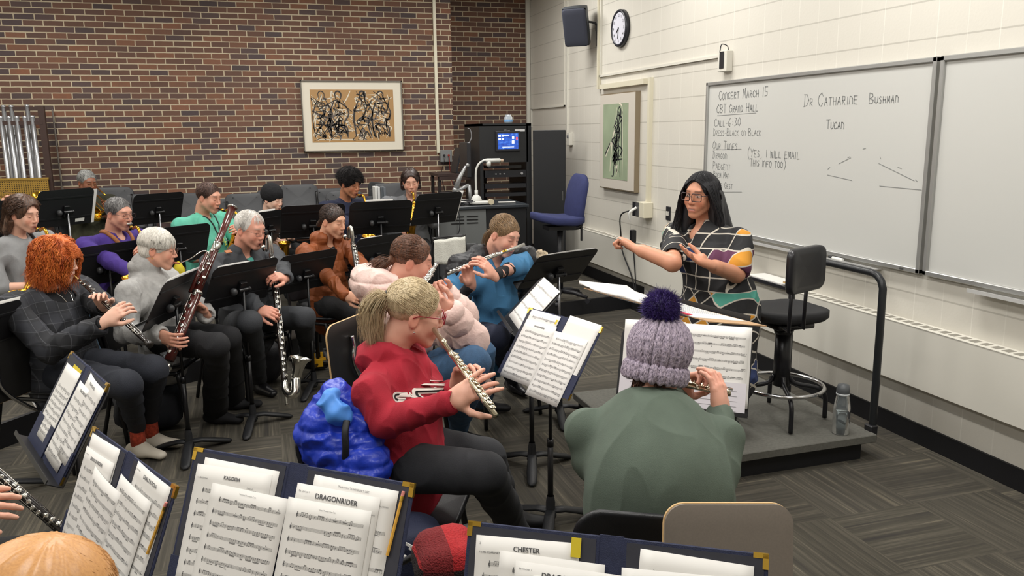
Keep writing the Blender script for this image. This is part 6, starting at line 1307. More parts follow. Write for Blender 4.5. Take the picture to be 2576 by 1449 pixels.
p.pants(fab('trousers_navy', '1c2236', .85), {-1: at(1250, 850, 4.5), 1: at(1320, 850, 4.55)}, {-1: at_floor(1290, 985)+[0, 0, .1], 1: at_floor(1375, 985)+[0, 0, .1]}, shoe=mat('shoe_leather', '202024', .35))
DB = hairm('hair_dark_blonde', '8f7250', '57422e', .45); tie = (-.095, 0, .0); s1 = p.locks(1300, dirs_pony, pony_guide, .0013, 12, 3)
def tail3(d, rg): o = rg.normal(size=3)*.012; return [np.array(tie)+o*.2, np.array((-.12, 0, -.05))+o, np.array((-.11, 0, -.13))+o*1.2]
p.hair(DB, [((-.016, 0, .040), (.100, .080, .087))], joinsf(s1, p.locks(260, dirs_pony, tail3, .0014, 10, 5)), disp=.003)
flute('silver flute with gold lip plate played by the woman in the blue shirt', a0, a1, (.0, -.4, .9), plate=mat('gold_plate', 'd9a53a', .2, 1), lip_at=.13)
t, o = cloth_blob('fur_hood', 'cream fur trimmed hood edge behind the woman in the blue shirt', 'hood', [(at(1190, 650, 5.1), at(1183, 690, 5.1), .022, .02, .02), (at(1360, 640, 5.15), at(1395, 665, 5.2), .018, .02, .02)], mat('fur_cream', 'b5a58c', .95, var=.4, vs=40, bs=1), at(1190, 670, 5.1), .02, 60, vox=.005)
sit_chair(p, 'black chair under the woman in the blue shirt')
P5 = p
# ---- the player in the knit hat, seen from behind
fa = (52, -14, 6)
p = Person('person in green sweater and purple pompom knit hat seen from behind with a flute', at(1655, 918, 2.56), fa, 62, vox=.0040, w=1.24, lean=.0, hip=at(1655, 1260, 2.44), tone='dba58f', nb=.03, sh=.19, hs=1.0, armw=1.1, belly=1.0, nl=.10)
a0, a1 = at(1600, 945, 2.72), at(1838, 990, 2.68)
p.arm(-1, at(1812, 1048, 2.60), at(1806, 962, 2.62), (-.35, .7, .0), 'play', E=at(1806, 1180, 2.44), hsz=1.05, thumb=-1, spread=.9); p.arm(1, at(1700, 1000, 2.72), at(1742, 950, 2.74), (.2, -.8, -.2), 'hold', E=at(1520, 1170, 2.66), hsz=1.0, thumb=1)
p.skin(); GRN = fab('sweater_green', '5a665b', .9, .1, 10, .3, 500)
p.top(GRN, off=.012, name='green_sweater', fold=.008, ff=5, neck=.072, sr=1.02, hem=-.1, seed=9)
p.pants(fab('trousers_dark', '24252b', .9), shoe=BLK)
KN = None
m_, nt, b_ = new_mat('knit_lilac'); vec, _ = attr3(nt, 'pat'); mp = nt.nodes.new('ShaderNodeMapping'); mp.inputs['Scale'].default_value = (1, .35, 1); nt.links.new(vec, mp.inputs[0])
nt.links.new(ramp(nt, noise(nt, mp.outputs[0], 260, 3, .7), [(.32, srgb('4c4552')), (.45, srgb('8f8494')), (.6, srgb('b8aaba')), (.75, srgb('cbbccb'))]), b_.inputs['Base Color']); b_.inputs['Roughness'].default_value = .95; bump(nt, b_, noise(nt, mp.outputs[0], 260, 2), .9, .006); KNIT = m_
def beanie(p, m, cuff=True, name='knit_hat', rib=26, amp=.009, low=-.02):
    F = Field(.0035); R = p.R; F.ell(p.loc(-.022, 0, .055), (.117*p.hs, .101*p.hs, .108*p.hs), R, .02); 
    F.ell(p.loc(.12, 0, -.06), (.07, .075, .085), R, .01, True)
    V, T = F.mesh(clip=plane_clip(p.loc(-.02, 0, low), R[:, 2])); X_ = (V-p.H)@R/p.hs; az = np.arctan2(X_[:, 1], X_[:, 0]+.02); N = vnormals(V, T)
    V = V+N*((np.abs(np.sin(az*rib/2))**.6-.6)*amp+(vnoise(V*60, 3)-.5)*.003)[:, None]; at_ = np.stack([az*.11, X_[:, 2], X_[:, 0]*0], 1)
    if cuff:
        G = Field(.0035); ring = [p.loc(-.022+.104*math.cos(a), .090*math.sin(a), low+.022+.02*math.cos(a)*0) for a in np.linspace(0, 6.2832, 33)]
        up = R[:, 2]
        for i in range(32):
            G.cap(ring[i]-up*.016, ring[i+1]-up*.016, .0105, .0105, .006); G.cap(ring[i]+up*.016, ring[i+1]+up*.016, .0105, .0105, .006); G.cap(ring[i], ring[i+1], .0115, .0115, .01)
        V2, T2 = G.mesh(); X2 = (V2-p.H)@R/p.hs; az2 = np.arctan2(X2[:, 1], X2[:, 0]+.02); N2 = vnormals(V2, T2); V2 = V2+N2*((np.abs(np.sin(az2*rib/2))**.6-.6)*amp+(vnoise(V2*70, 6)-.5)*.004)[:, None]
        T = np.concatenate([T, T2+len(V)]); V = np.concatenate([V, V2]); at_ = np.concatenate([at_, np.stack([az2*.11, X2[:, 2], X2[:, 0]*0], 1)])
    return fast_mesh(name, V, T, m, p.root, attrs={'pat': at_})
beanie(p, KNIT, low=-.045)
PUR = hairm('pompom_purple', '3a2170', '170c38', .6); pc_ = p.loc(-.055, .01, .178)
def pom_root(rg): d = rg.normal(size=3); return d/np.linalg.norm(d)
def pom(d, rg): c = (pc_-p.H)@p.R; e = rg.uniform(.055, .066); return [c+d*.02, c+d*.045, c+d*e+rg.normal(size=3)*.006]
V, T = p.locks(5200, pom_root, pom, .0011, 5, 8); F = Field(.005); F.ell(pc_, (.05,)*3); V0, T0 = F.mesh(); fast_mesh('pompom', np.concatenate([V0, V]), np.concatenate([T0, T+len(V0)]), PUR, p.root)
def nape(d, rg): x = rg.uniform(-.05, .05); return [(-.085, x, -.035), (-.094, x*1.05, -.065), (-.088+rg.normal()*.004, x*1.1, -.085+rg.normal()*.008)]
V, T = p.locks(120, pom_root, nape, .002, 6, 9); fast_mesh('hair', V, T, hairm('hair_auburn', '5d3a2a', '2d1a14'), p.root)
flute('silver flute held by the person in the knit hat', a0, a1, (0, -.6, .6), tube_m=mat('flute_silver')); MB().lathe([(.0098, -.003), (.0112, 0), (.0098, .003)], 16, at(1836, 978, 2.60), (.2, .1, 1)).build('ring_', SILV, p.root)
bpy.data.objects['ring_'].name = 'finger_ring'
sit_chair(p, 'black chair back behind the green sweater at the bottom', back=.05)
# big tan tablet behind
tb_ = thing('tablet_desk', 'beige laminate chair tablet with ply edge at the bottom right', 'tablet arm', at(1830, 1400, 2.0)); uu_ = nrm(at(1960, 1300, 2.02)-at(1700, 1300, 2.0)); vv_ = nrm(np.cross(uu_, nrm(np.array((-.25, -.95, .22))))); vv_ = vv_ if vv_[2] > 0 else -vv_
tc_ = at(1830, 1450, 2.0); nn_ = nrm(np.cross(uu_, vv_)); nn_ = nn_ if nn_[1] < 0 else -nn_
o = MB().rslab(.325, .36, .012, .05, tc_+nn_*.008, uu_, vv_).build('panel', mat('laminate_beige', '7d746b', .45, var=.05, vs=200), tb_, True); auto(o)
o = MB().rslab(.327, .362, .014, .051, tc_-nn_*.004, uu_, vv_).build('ply_edge', PLY, tb_, True); auto(o)
MB().cyl(tc_+nn_*.014+uu_*.125-vv_*.01, tc_+nn_*.0155+uu_*.125-vv_*.01, .007).build('bolt', BLK, tb_); MB().cyl((tc_[0], tc_[1]+.03, 0), (tc_[0], tc_[1]+.03, tc_[2]), .012).build('post', CHR, tb_, True)
P2 = p
# ---------------------------------------------------------------- the conductor
fa = (-150, -6, -4)
p = Person('conductor in patterned black dress with long black hair, glasses and baton', eye(1742, 494, 4.42, fa), fa, -158, fz=.15, vox=.0042, w=1.12, hip=at(1806, 745, 4.50), tone='c98f72', brow='1f1614', eyes='smile', bust=1.0, lip='a8554e', sh=.22, sd=.082, nb=.04, browa=.9, nl=.11, armw=1.1)
p.arm(-1, at(1592, 622, 4.36), at(1556, 598, 4.40), (.1, -.3, -.9), 'fist', E=at(1692, 662, 4.22), thumb=-1, hsz=.95)
p.arm(1, at(1780, 664, 4.10), at(1716, 636, 4.04), (-.45, -.3, .8), 'flat', E=at(1852, 690, 4.30), thumb=1, hsz=.98)
p.skin()
m_, nt, b_ = new_mat('dress_pattern'); vec, (u_, v_, w2) = attr3(nt, 'pat')
low = v_.lt(.98); s_ = u_*.72+v_*.72; t_ = u_*-.72+v_*.72; ss = s_*low+u_*(low*-1.0+1.0); tt = t_*low+v_*(low*-1.0+1.0)
ss = ss+(noise(nt, vec, 4, 1)-.5)*.05; tt = tt+(noise(nt, vec, 3.4, 1)-.5)*.05; cs = ss/.085; ct = tt/.075
line = cs.fr().lt(.085).mx(ct.fr().lt(.095)); idn = white(nt, comb(nt, cs.fl(), ct.fl(), 4.0)); K0 = (.012, .012, .014)
c = ramp(nt, idn, [(0, K0), (.66, srgb('c2452a')), (.74, srgb('c98a28')), (.83, srgb('5c2f4c')), (.88, srgb('25345f')), (.93, srgb('4f9c8c')), (.96, K0)], True)
c = mixc(nt, line, c, srgb('c3bcb0')); nt.links.new(c, b_.inputs['Base Color']); b_.inputs['Roughness'].default_value = .8; DRESS = m_
F = Field(.0055); p.torso(F); up = p.up
F.path([p.P+up*.02, p.P-p.Z*.18, p.P-p.Z*.42+p.Fw*.02], [.18, .22, .245], .06, (p.Fw, .80)); F.ell(p.P-p.Fw*.05-p.Z*.06, (.17, .19, .17), np.stack([p.Fw, p.L, p.Z], 1), .06)
for sd, a in p.arms.items(): S, E = p.S[sd], a['E']; F.cap(S, S+(E-S)*.78, .052, .062, .03); dw = nrm(E-S); F.cap(S+(E-S)*.78+dw*.05, S+(E-S)*.78+dw*.15, .062, .07, .004, None, True)
cl = plane_clip(p.P-p.Z*.60, np.array((0, 0, 1.)))
p.garment('dress', DRESS, F, .008, fold=.010, ff=7, neck=.062, vneck=1.25, pat=True, clip=cl, vox=.005)
for sd in (-1, 1):
    A = np.array((p.P[0], p.P[1], .15))+p.L*sd*.11; MB().tube([A+p.Z*.55, A+p.Z*.25, A+p.Z*.09], [.075, .055, .038], 14).build('leg', mat('tights_black', '17171a', .7), p.root, True)
    G = Field(.007); G.cap(A+p.Z*.04-p.Fw*.04, A+p.Z*.04+p.Fw*.04, .038, .04, .03); G.cap(A+p.Z*.04+p.Fw*.04, A+p.Z*.03+p.Fw*.14, .04, .028, .03); V, T = G.mesh(); fast_mesh('shoe', V, T, BLK, p.root)
BH = hairm('hair_black', '1f1e24', '0b0b0e', .5); 
def long_root(rg):
    while True:
        d = rg.normal(size=3); d /= np.linalg.norm(d)
        if d[2] > .05 and d[0] < .8: return d
def long_guide(d, rg):
    sy = 1 if d[1] > .02*rg.normal() else -1; a = p.shell(d, 1.03); 
    b = p.shell(nrm(d*np.array((.9, 1, .3))+np.array((0, sy*.75, 0))), 1.10); fx = b[0]; L = rg.uniform(.28, .42)
    if d[0] < -.1: return [a, b, np.array((b[0]-.02, b[1]*1.1, -.10)), np.array((b[0]-.04, b[1]*1.2, -.24)), np.array((b[0]-.04+rg.normal()*.01, b[1]*1.25, -L))]
    fwd = .02*rg.rand(); return [a, b, np.array((fx*.7+.0, sy*(.100+.022*rg.rand()), -.05)), np.array((fx*.5+.0, sy*(.112+.035*rg.rand()), -.15)), np.array((fx*.3+.04+fwd, sy*(.115+.045*rg.rand()), -.25)), np.array((.075+fwd, sy*(.09+.05*rg.rand()), -L*1.05))]
st_ = p.locks(4200, long_root, long_guide, .0021, 18, 5, wave=.004)
p.hair(BH, [((-.016, 0, .040), (.102, .083, .089)), ((-.05, 0, .0), (.066, .080, .095)), ((-.02, .075, -.0), (-.03, .105, -.26), .040, .045), ((-.02, -.075, -.0), (-.02, -.095, -.24), .034, .034), ((-.07, .05, -.02), (-.12, .10, -.27), .055, .06), ((-.08, 0, -.02), (-.11, 0, -.24), .055, .065)], st_, face=((.108, 0, -.022), (.085, .068, .125)), disp=.004)
p.glasses(mat('frames_dark', '2e2024', .25), .027, .021, .25, .0024, x=.112)
MB().tube([at(1562, 602, 4.34), at(1519, 584, 4.30)], [.003, .0012], 8).build('baton_tip', mat('baton_white', 'd8d3c8', .4), None)
bt = bpy.data.objects['baton_tip']; bt.name = 'baton'; tag(bt, 'thin white conducting baton held in the conductor\'s raised right hand', 'baton')
MB().lathe([(.0098, -.002), (.0108, 0), (.0098, .002)], 14, p.arms[1]['W']+nrm(p.arms[1]['tip']-p.arms[1]['W'])*.115, nrm(p.arms[1]['tip']-p.arms[1]['W'])).build('finger_ring', SILV, p.root)
# ---------------------------------------------------------------- brown jacket
fa = (-44, -14, 0)
p = Person('woman in rust brown puffer jacket playing a bass clarinet', eye(861, 563, 6.12, fa), fa, -50, vox=.005, w=.94, lean=.08, tone='d6a386', brow='2e1e18', nb=.04, sh=.23)
mo = p.loc(.103, 0, -.066); lo = at(922, 835, 5.55); 
p.arm(-1, at(868, 742, 5.78), at(908, 752, 5.72), (.3, .6, -.2), 'grip', thumb=-1); p.arm(1, at(925, 690, 5.95), at(905, 672, 5.85), (-.6, -.4, 0), 'grip', thumb=1)
p.skin()
def hood(F): F.path([p.N+p.L*.085*math.cos(a)-p.Fw*(.06*math.sin(a)-.01)+p.Z*.015 for a in np.linspace(-.6, math.pi+.6, 9)], [.03, .036, .038, .04, .042, .04, .038, .036, .03], .02)
p.top(fab('puffer_rust', '84451f', .6, .1, 9, .4, 80), off=.012, name='puffer_jacket', fold=.011, puff=.0065, more=hood, neck=.055, vneck=.8, hem=-.1)
F = Field(.007); p.torso(F); p.garment('dark_top', fab('shirt_dark', '1c1a1c'), F, -.004, neck=.05)
p.pants(fab('trousers_black', '1a1a1c', .85), shoe=BLK)
def down_guide(d, rg): e = nrm(d+np.array((-.55, 0, -.5))); return [p.shell(d, .99), p.shell(nrm(d+e), 1.035), p.shell(e, 1.03)]
tie = (-.1, 0, -.02); p.hair(hairm('hair_dark_brown', '45322a', '1d1412', .4), [((-.016, 0, .040), (.101, .081, .089)), ((-.09, 0, .0), (-.13, 0, -.06), .025, .02)], p.locks(1000, dirs_pony, pony_guide, .0014, 10, 3), disp=.003)
W_ = p.arms[-1]; wd = nrm(W_['W']-W_['E']); wt = thing('wristwatch', 'small wristwatch on the left cuff of the brown jacket player', 'watch', W_['W']); MB().cyl(W_['W']-wd*.012, W_['W']+wd*.006, .029, n=18).build('strap', mat('strap_dark', '2a1f1c', .5), wt, True); MB().cyl(W_['W']-wd*.003+np.array((-.3, -.95, 0))*.024, W_['W']-wd*.003+np.array((-.3, -.95, 0))*.033, .013).build('dial', SILV, wt)
bass_clarinet('bass clarinet played by the woman in the brown jacket', mo-p.R[:, 0]*.01, lo, nrm(at(900, 640, 5.95)-mo)*np.array((1, 1, 0)), p.Fw)
sit_chair(p, 'black chair with chrome arm bracket under the woman in brown')
P6 = p
# ---------------------------------------------------------------- white-haired man
fa = (-42, -16, 0)
p = Person('white-haired man in grey shirt and glasses playing a bass clarinet', eye(655, 585, 5.5, fa), fa, -48, vox=.0048, w=1.08, lean=.10, tone='d89c86', brow='b8aaa0', nb=.05, jowl=.003, hs=1.04)
mo = p.loc(.103, 0, -.066); lo = at(716, 958, 4.95)
p.arm(-1, at(650, 778, 5.10), at(702, 790, 5.05), (.35, .5, -.5), 'grip', thumb=-1); p.arm(1, at(718, 700, 5.3), at(690, 692, 5.2), (-.6, -.4, 0), 'grip', thumb=1)
p.skin(); GS = fab('shirt_charcoal', '3d3f43', .85, .08, 12, .3)
def col_(F): F.path([p.N+p.L*.07*math.cos(a)-p.Fw*(.06*math.sin(a)-.01)+p.Z*.0 for a in np.linspace(-.4, math.pi+.4, 9)], [.014, .018, .02, .022, .022, .022, .02, .018, .014], .015)
p.top(GS, off=.012, name='grey_shirt', fold=.012, ff=8, vneck=1.0, more=col_, hem=-.1, sr=1.1)
F = Field(.007); p.torso(F); p.garment('teal_undershirt', fab('tee_teal', '4b9a8e'), F, -.004, neck=.062)
o = MB().box(p.S[-1]*.55+p.N*.45+p.Z*.047+p.Fw*.05, (.028, .05, .006), rot_frame(-48, -30)).build('shoulder_tab', mat('leather_tan', 'a5622f', .5), p.root)
p.pants(fab('trousers_grey', '34363a', .85, .08), {-1: at(628, 812, 5.0), 1: at(765, 800, 5.35)}, {-1: at_floor(655, 992)+[0, .02, .11], 1: at_floor(775, 925)+[0, 0, .11]}, shoe=mat('clog_black', '1d1d20', .35), socks=mat('sock_grey', '505257', .9))
WHR = hairm('hair_white', 'dedad4', 'b9b4ae', .5)
p.hair(WHR, [((-.026, 0, .036), (.096, .083, .086))], short_locks(p, 1100, .5, 1.0, .0014, 4, -.3, front=.3), face=((.10, 0, .0), (.085, .072, .108)), disp=.003)
p.glasses(mat('wire_dark', '5a4a42', .3, .7), .024, .015, .5, .0011, x=.113)
bass_clarinet('bass clarinet with silver bell played by the man with white hair', mo-p.R[:, 0]*.01, lo, nrm(at(700, 650, 5.3)-mo)*np.array((1, 1, 0)), nrm((.8, -.6, 0)))
sit_chair(p, 'chair with tan cushion under the man with white hair')
# ---------------------------------------------------------------- bassoonist
fa = (-8, -12, 0)
p = Person('grey-haired woman in pale grey sweater and glasses playing a bassoon', eye(436, 630, 4.95, fa), fa, -16, vox=.0045, w=1.02, lean=.06, tone='cf9a82', brow='8a7a6a', nb=.045, jowl=.002, hip=at(412, 846, 5.05))
b0, b1 = at(416, 930, 4.45), at(588, 514, 4.95)
p.arm(-1, at(402, 842, 4.50), at(448, 862, 4.44), (.25, .7, .1), 'play', E=at(318, 838, 4.66), thumb=-1, spread=1.3); p.arm(1, at(518, 790, 4.85), at(490, 762, 4.80), (-.5, -.5, 0), 'grip', hint=(.5, .3, -1), thumb=1)
p.skin(); 
def turt(F): F.cap(p.N-p.Z*.02, p.N+p.Z*.05+p.Fw*.012, .072, .066, .02); F.path([p.N+p.L*.05*math.cos(a)+p.Fw*.06*math.sin(a)+p.Z*.045 for a in np.linspace(0, 6.28, 9)], [.018]*9, .01)
p.top(fab('sweater_heather', '9c9b99', .9, .12, 30, .9, 45), off=.012, name='grey_sweater', fold=.012, ff=7, more=turt, neck=.054, hem=-.12, sr=1.15)
p.pants(fab('slacks_black', '1b1b1e', .85), {-1: at(545, 870, 4.55), 1: at(575, 850, 4.9)}, {-1: at_floor(545, 1065)+[0, 0, .1], 1: at_floor(590, 1030)+[0, 0, .1]}, shoe=mat('suede_black', '232326', .8), flare=1.5)
def bob(d, rg):
    e = nrm(d*np.array((1, 1, .2))+np.array((-.1, 0, -.25))); return [p.shell(d, 1.0), p.shell(nrm(d+e), 1.06), p.shell(e, 1.07+.03*rg.rand())]
p.hair(hairm('hair_silver', 'd6d2c9', 'aaa59b', .5), [((-.018, 0, .042), (.106, .088, .094)), ((-.05, 0, -.02), (.06, .078, .05))], p.locks(1300, lambda rg: top_dirs(rg, -.1, .75), bob, .0015, 8, 3), face=((.112, 0, -.04), (.078, .080, .095)), disp=.003)
p.glasses(mat('wire_dark'), .025, .017, .4, .0013, x=.113); MB().ball(p.loc(-.008, -.085, -.045), .004).build('earring', BRASS, p.root)
t = thing('bassoon', 'long dark red bassoon slanting across the woman in the grey sweater', 'bassoon', b0); d = nrm(b1-b0); L = np.linalg.norm(b1-b0); sx = nrm(np.cross(d, (-.2, -1, 0)))
MB().tube([b0+d*L*.05, b0+d*L*.15, b0+d*L*.45], [.027, .029, .028], 20, flat=1.0).build('boot_joint', MAPLE, t, True); MB().tube([b0+d*L*.40, b0+d*L*.7, b0+d*L*.74, b0+d*L*.78, b0+d*L*.98], [.023, .021, .021, .019, .024], 20).build('long_joint', MAPLE, t, True)
MB().tube([b0+d*L*.43-sx*.034, b0+d*L*.67-sx*.034], [.014, .011], 14).build('wing_joint', MAPLE, t, True)
MB().lathe([(.028, 0), (.031, .002), (.031, .03), (.026, .032)], 20, b0+d*L*.0, d).lathe([(.0225, 0), (.0245, .002), (.0245, .05), (.0225, .052)], 20, b0+d*L*.70, d).lathe([(.024, 0), (.031, .003), (.031, .008), (.025, .011), (.012, .006)], 20, b0+d*L*.975, d).lathe([(.03, 0), (.032, .002), (.032, .016), (.03, .018)], 20, b0+d*L*.43, d).build('ferrule', NI, t, True)
bc0 = b0+d*L*.655-sx*.034; moo = p.loc(.104, 0, -.066)
MB().tube(curve([moo+p.R[:, 0]*.028, at(480, 650, 4.72), at(505, 634, 4.7), at(520, 632, 4.7), at(527, 648, 4.72), bc0+d*.03, bc0], 6), np.linspace(.0028, .005, 37), 10).build('bocal', NI, t, True); MB().cyl(moo, moo+p.R[:, 0]*.03, .006, .004).build('reed', mat('reed_red', 'a8553a', .5), t)
keys(t, b0+d*L*.05, b0+d*L*.44, .028, 10, NI, (-.3, -1, .2), .011, 2, 7); keys(t, b0+d*L*.46, b0+d*L*.7, .022, 6, NI, (-.3, -1, .2), .010, 2, 8)
sit_chair(p, 'black chair under the bassoonist', back=.04)
# ---------------------------------------------------------------- oboist with orange hair
fa = (-16, -14, 0)
p = Person('person with curly orange hair and dark plaid shirt playing an oboe', eye(184, 659, 4.52, fa), fa, -28, vox=.0045, w=1.16, lean=.04, tone='dcb09a', brow='a5583a', nb=.035, jowl=.005, sh=.25, hip=at(165, 925, 4.62))
a0 = p.loc(.103, 0, -.067); a1 = at(378, 868, 4.12)
p.arm(1, at(262, 772, 4.42), at(245, 735, 4.32), (.0, -.6, -.2), 'play', hint=(.6, .3, -1), thumb=1); p.arm(-1, at(262, 812, 4.18), at(300, 782, 4.2), (.1, .7, -.4), 'play', E=at(128, 882, 4.28), thumb=-1)
p.skin(); m_, nt, b_ = new_mat('plaid_dark'); vec, (u_, v_, w2) = attr3(nt, 'pat'); l_ = (u_/.055).fr().lt(.05).mx((v_/.06).fr().lt(.05)); l2 = (u_/.11).fr().lt(.4)*.5+(v_/.12).fr().lt(.4)*.5
c = mixc(nt, l2, srgb('232428'), srgb('31333a')); c = mixc(nt, l_*.6, c, srgb('5a5b60')); nt.links.new(mixc(nt, noise(nt, vec, 30)*.4, c, srgb('1c1d20')), b_.inputs['Base Color']); b_.inputs['Roughness'].default_value = .85
p.top(m_, off=.014, name='plaid_shirt', fold=.012, ff=7, vneck=2.5, pat=True, sr=1.15, hem=-.1, sleeve=.93)
p.top(fab('turtleneck_black', '17171a', .9), off=-.003, name='turtleneck', neck=.05, more=lambda F: F.cap(p.N-p.Z*.02, p.N+p.Z*.02, .062, .058, .02), fold=.004)
nl_ = lay(BV([c for c in bpy.data.objects if c.parent == p.root and c.name.startswith('turtleneck')][0]), [p.N+p.L*.05+p.Fw*.06, p.C+p.Fw*.16+p.Z*.02, p.N-p.L*.05+p.Fw*.06], .003)
MB().tube(nl_, .0018, 6).ball(nl_[6], .008).build('necklace', SILV, p.root)
p.pants(fab('jeans_dark', '23262f', .85, .1), {-1: at(318, 968, 4.10), 1: at(385, 930, 4.35)}, {-1: at_floor(352, 1150)+[0, 0, .1], 1: at_floor(385, 1128)+[0, 0, .1]}, shoe=mat('slip_on_white', 'c4bcae', .7), socks=mat('sock_red', 'a8412c', .9, var=.4, vs=60), flare=.8, hemz=.09)
def curl_guide(d, rg):
    sy = 1 if d[1] > 0 else -1; a = p.shell(d, 1.02); b = p.shell(nrm(d*np.array((1, 1, .5))+np.array((.0, sy*.35, -.05))), 1.12+.22*rg.rand()); L = rg.uniform(.09, .17)
    if d[0] > .35 and d[2] > .2 and abs(d[1]) < .6: return [a, p.shell(nrm(d+np.array((.5, 0, .0))), 1.12), np.array((.105, d[1]*.09, .05-rg.rand()*.012))]
    return [a, b, np.array((b[0]*.95, b[1]*1.06, -.05)), np.array((b[0]*.9+rg.normal()*.012, b[1]*1.05, -L))]
OR = hairm('hair_orange', 'e07c34', 'b04a1c', .5, sc=30)
p.hair(OR, [((-.02, 0, .045), (.104, .088, .092)), ((-.035, .07, -.02), (-.04, .080, -.10), .038, .03), ((-.035, -.07, -.02), (-.04, -.080, -.10), .038, .03), ((-.085, 0, -.02), (-.085, 0, -.11), .05, .04)], p.locks(4200, lambda rg: top_dirs(rg, -.1, 1.1), curl_guide, .0016, 16, 7, wave=.010, wf=70), face=((.115, 0, -.05), (.082, .072, .118)), disp=.012, fr=30)
p.glasses(mat('wire_gold', 'a88f6a', .3, .8), .026, .021, .8, .001, x=.113)
clarinet_like('oboe', 'black oboe with silver keys played by the person with orange hair', 'oboe', a0, a1, (.2, -.6, .6), .0085, .013, .02, 18, .06, True)
sit_chair(p, 'black chair with folded tablet arm at the left under the oboist', arm=(at(2, 925, 4.25), (.5, .86, 0), (-.08, 0, 1), .40, .36), back=.06)
# ---------------------------------------------------------------- back rows
def simple(label, px_, py_, d, yaw, pitch, body, topm, tname, tone, brow, hairfn, fz=.15, w=1.0, lean=.06, inst=None, hands=True, pm=None, vox=.0055, **kw):
    fa = (yaw, pitch, kw.pop('roll', 0)); so = {k: kw.pop(k) for k in ('vneck', 'sleeve', 'sr', 'neck', 'fold', 'ff', 'off') if k in kw}; more = kw.pop('more', None); prop = kw.pop('hp', None)
    p = Person(label, eye(px_, py_, d, fa, kw.get('hs', 1)), fa, body, fz=fz, vox=vox, w=w, lean=lean, tone=tone, brow=brow, nb=.04, **kw); f = p.Fw; mo = p.loc(.103, 0, -.066)
    if prop: 
        for sd, (w_, t_, n_) in prop.items(): p.arm(sd, w_, t_, n_, 'grip', thumb=sd)
    else: p.arm(1, mo+f*.16+p.L*.04-p.Z*.18, mo+f*.2-p.L*.03-p.Z*.16, -p.L, 'grip', thumb=1); p.arm(-1, mo+f*.12-p.L*.12-p.Z*.40, mo+f*.2-p.L*.06-p.Z*.42, p.L, 'grip', thumb=-1)
    p.skin(); p.top(topm, off=so.pop('off', .012), name=tname, more=(lambda F: more(p, F)) if more else None, **so); p.pants(pm or fab('trousers_black', '1a1a1c'), shoe=BLK); hairfn(p); sit_chair(p, 'chair under the '+label[:60].split(' playing')[0].split(' with ')[0]); return p, mo
def mop(m, vol=1.12, n=900, wave=.01, ln=.6, r=.0018, seed=3, face=None, low=0, disp=.006, front=.8):
    def f(p):
        def g(d, rg):
            a = p.shell(d, 1.0); fr_ = max(0, d[0]); e = nrm(d*np.array((1, 1, .4))+np.array((-.15-.75*fr_, (1 if d[1] > 0 else -1)*.5*fr_, -.35+.1*fr_))); b = p.shell(nrm(d+e), vol); c = p.shell(e, vol+.04*rg.rand())
            return [a, b, c] if not low or d[0] > .3 else [a, b, c, np.array((c[0]*.95-.01, c[1]*1.02, -low*rg.uniform(.7, 1.1)))]
        pr = [((-.018, 0, .045), (.103*(vol*.5+.5), .084*(vol*.5+.5), .092*(vol*.5+.5)))]
        if low: pr += [((-.04, .062*vol, -.02), (-.05, .07*vol, -low*.8), .035, .03), ((-.04, -.062*vol, -.02), (-.05, -.07*vol, -low*.8), .035, .03), ((-.08, 0, 0), (-.08, 0, -low*.8), .05, .045)]
        p.hair(m, pr, p.locks(n, lambda rg: top_dirs(rg, -.1, front), g, r, 10, seed, wave, 60), face=face or ((.108, 0, -.035), (.078, .076, .105)), disp=disp)
    return f
def cropd(m, face=((.10, 0, -.03), (.078, .076, .108)), n=700, sweep=(-.1, 0, -1), lift=1.0):
    return lambda p: p.hair(m, [((-.02, 0, .038), (.100, .080, .088))], short_locks(p, n, .35, lift, .0014, 4, -.2, sweep=sweep), face=face, disp=.002)
HBR = hairm('hair_warm_brown', '5e4231', '2b1c15', .45)
p, mo = simple('young person with long curly brown hair and grey shirt playing a saxophone', 86, 545, 5.75, -32, -14, -30, fab('tee_grey', '8b8c8d', .9), 'grey_shirt', 'dbab94', '5a4030', mop(HBR, 1.22, 2600, .012, low=.15, r=.0014, front=.42, face=((.11, 0, -.02), (.085, .074, .118))), w=1.02, vneck=.4, ff=7, sleeve=.5)
bv = BV([c for c in bpy.data.objects if c.parent == p.root and c.name.startswith('grey_shirt')][0])
MB().tube(lay(bv, [p.N+p.L*.07+p.Fw*.03, p.N+p.L*.03+p.Fw*.12-p.Z*.09, p.C-p.L*.03+p.Fw*.18-p.Z*.16], .008), .012, 8).build('neck_strap', BLK, p.root, True)
saxophone('saxophone with gold keys at the left edge behind the oboist', mo, at(35, 800, 5.1), nrm(at(140, 595, 5.6)-mo)*np.array((1, 1, 0)), 1.0)
p.pants(fab('jeans_light', '6f8aa3', .85), name='light_jeans')
p, mo = simple('grey-haired man with moustache and purple shirt playing a tenor saxophone', 322, 542, 6.1, -38, -12, -36, fab('shirt_purple', '3f2a78', .9, .08), 'purple_shirt', 'd09a84', '5a5048', cropd(hairm('hair_salt', '7f7d7c', '3c3a3a', .5)), w=1.1, vneck=.7, hp={-1: (at(338, 690, 5.75), at(348, 655, 5.6), (.5, -.2, 0)), 1: (at(375, 640, 5.9), at(360, 625, 5.8), (-.6, -.5, 0))})
p.glasses(mat('frames_dark'), .025, .015, .3, .0016, x=.113); V, T = p.locks(160, pom_root, lambda d, rg: [(.104, rg.uniform(-.024, .024), -.046), (.110, rg.uniform(-.026, .026), -.052), (.106, rg.uniform(-.028, .028), -.06)], .0016, 5, 4); fast_mesh('moustache', V, T, hairm('hair_white', 'd6d2cb'), p.root)
bv = BV([c for c in bpy.data.objects if c.parent == p.root and c.name.startswith('purple_shirt')][0])
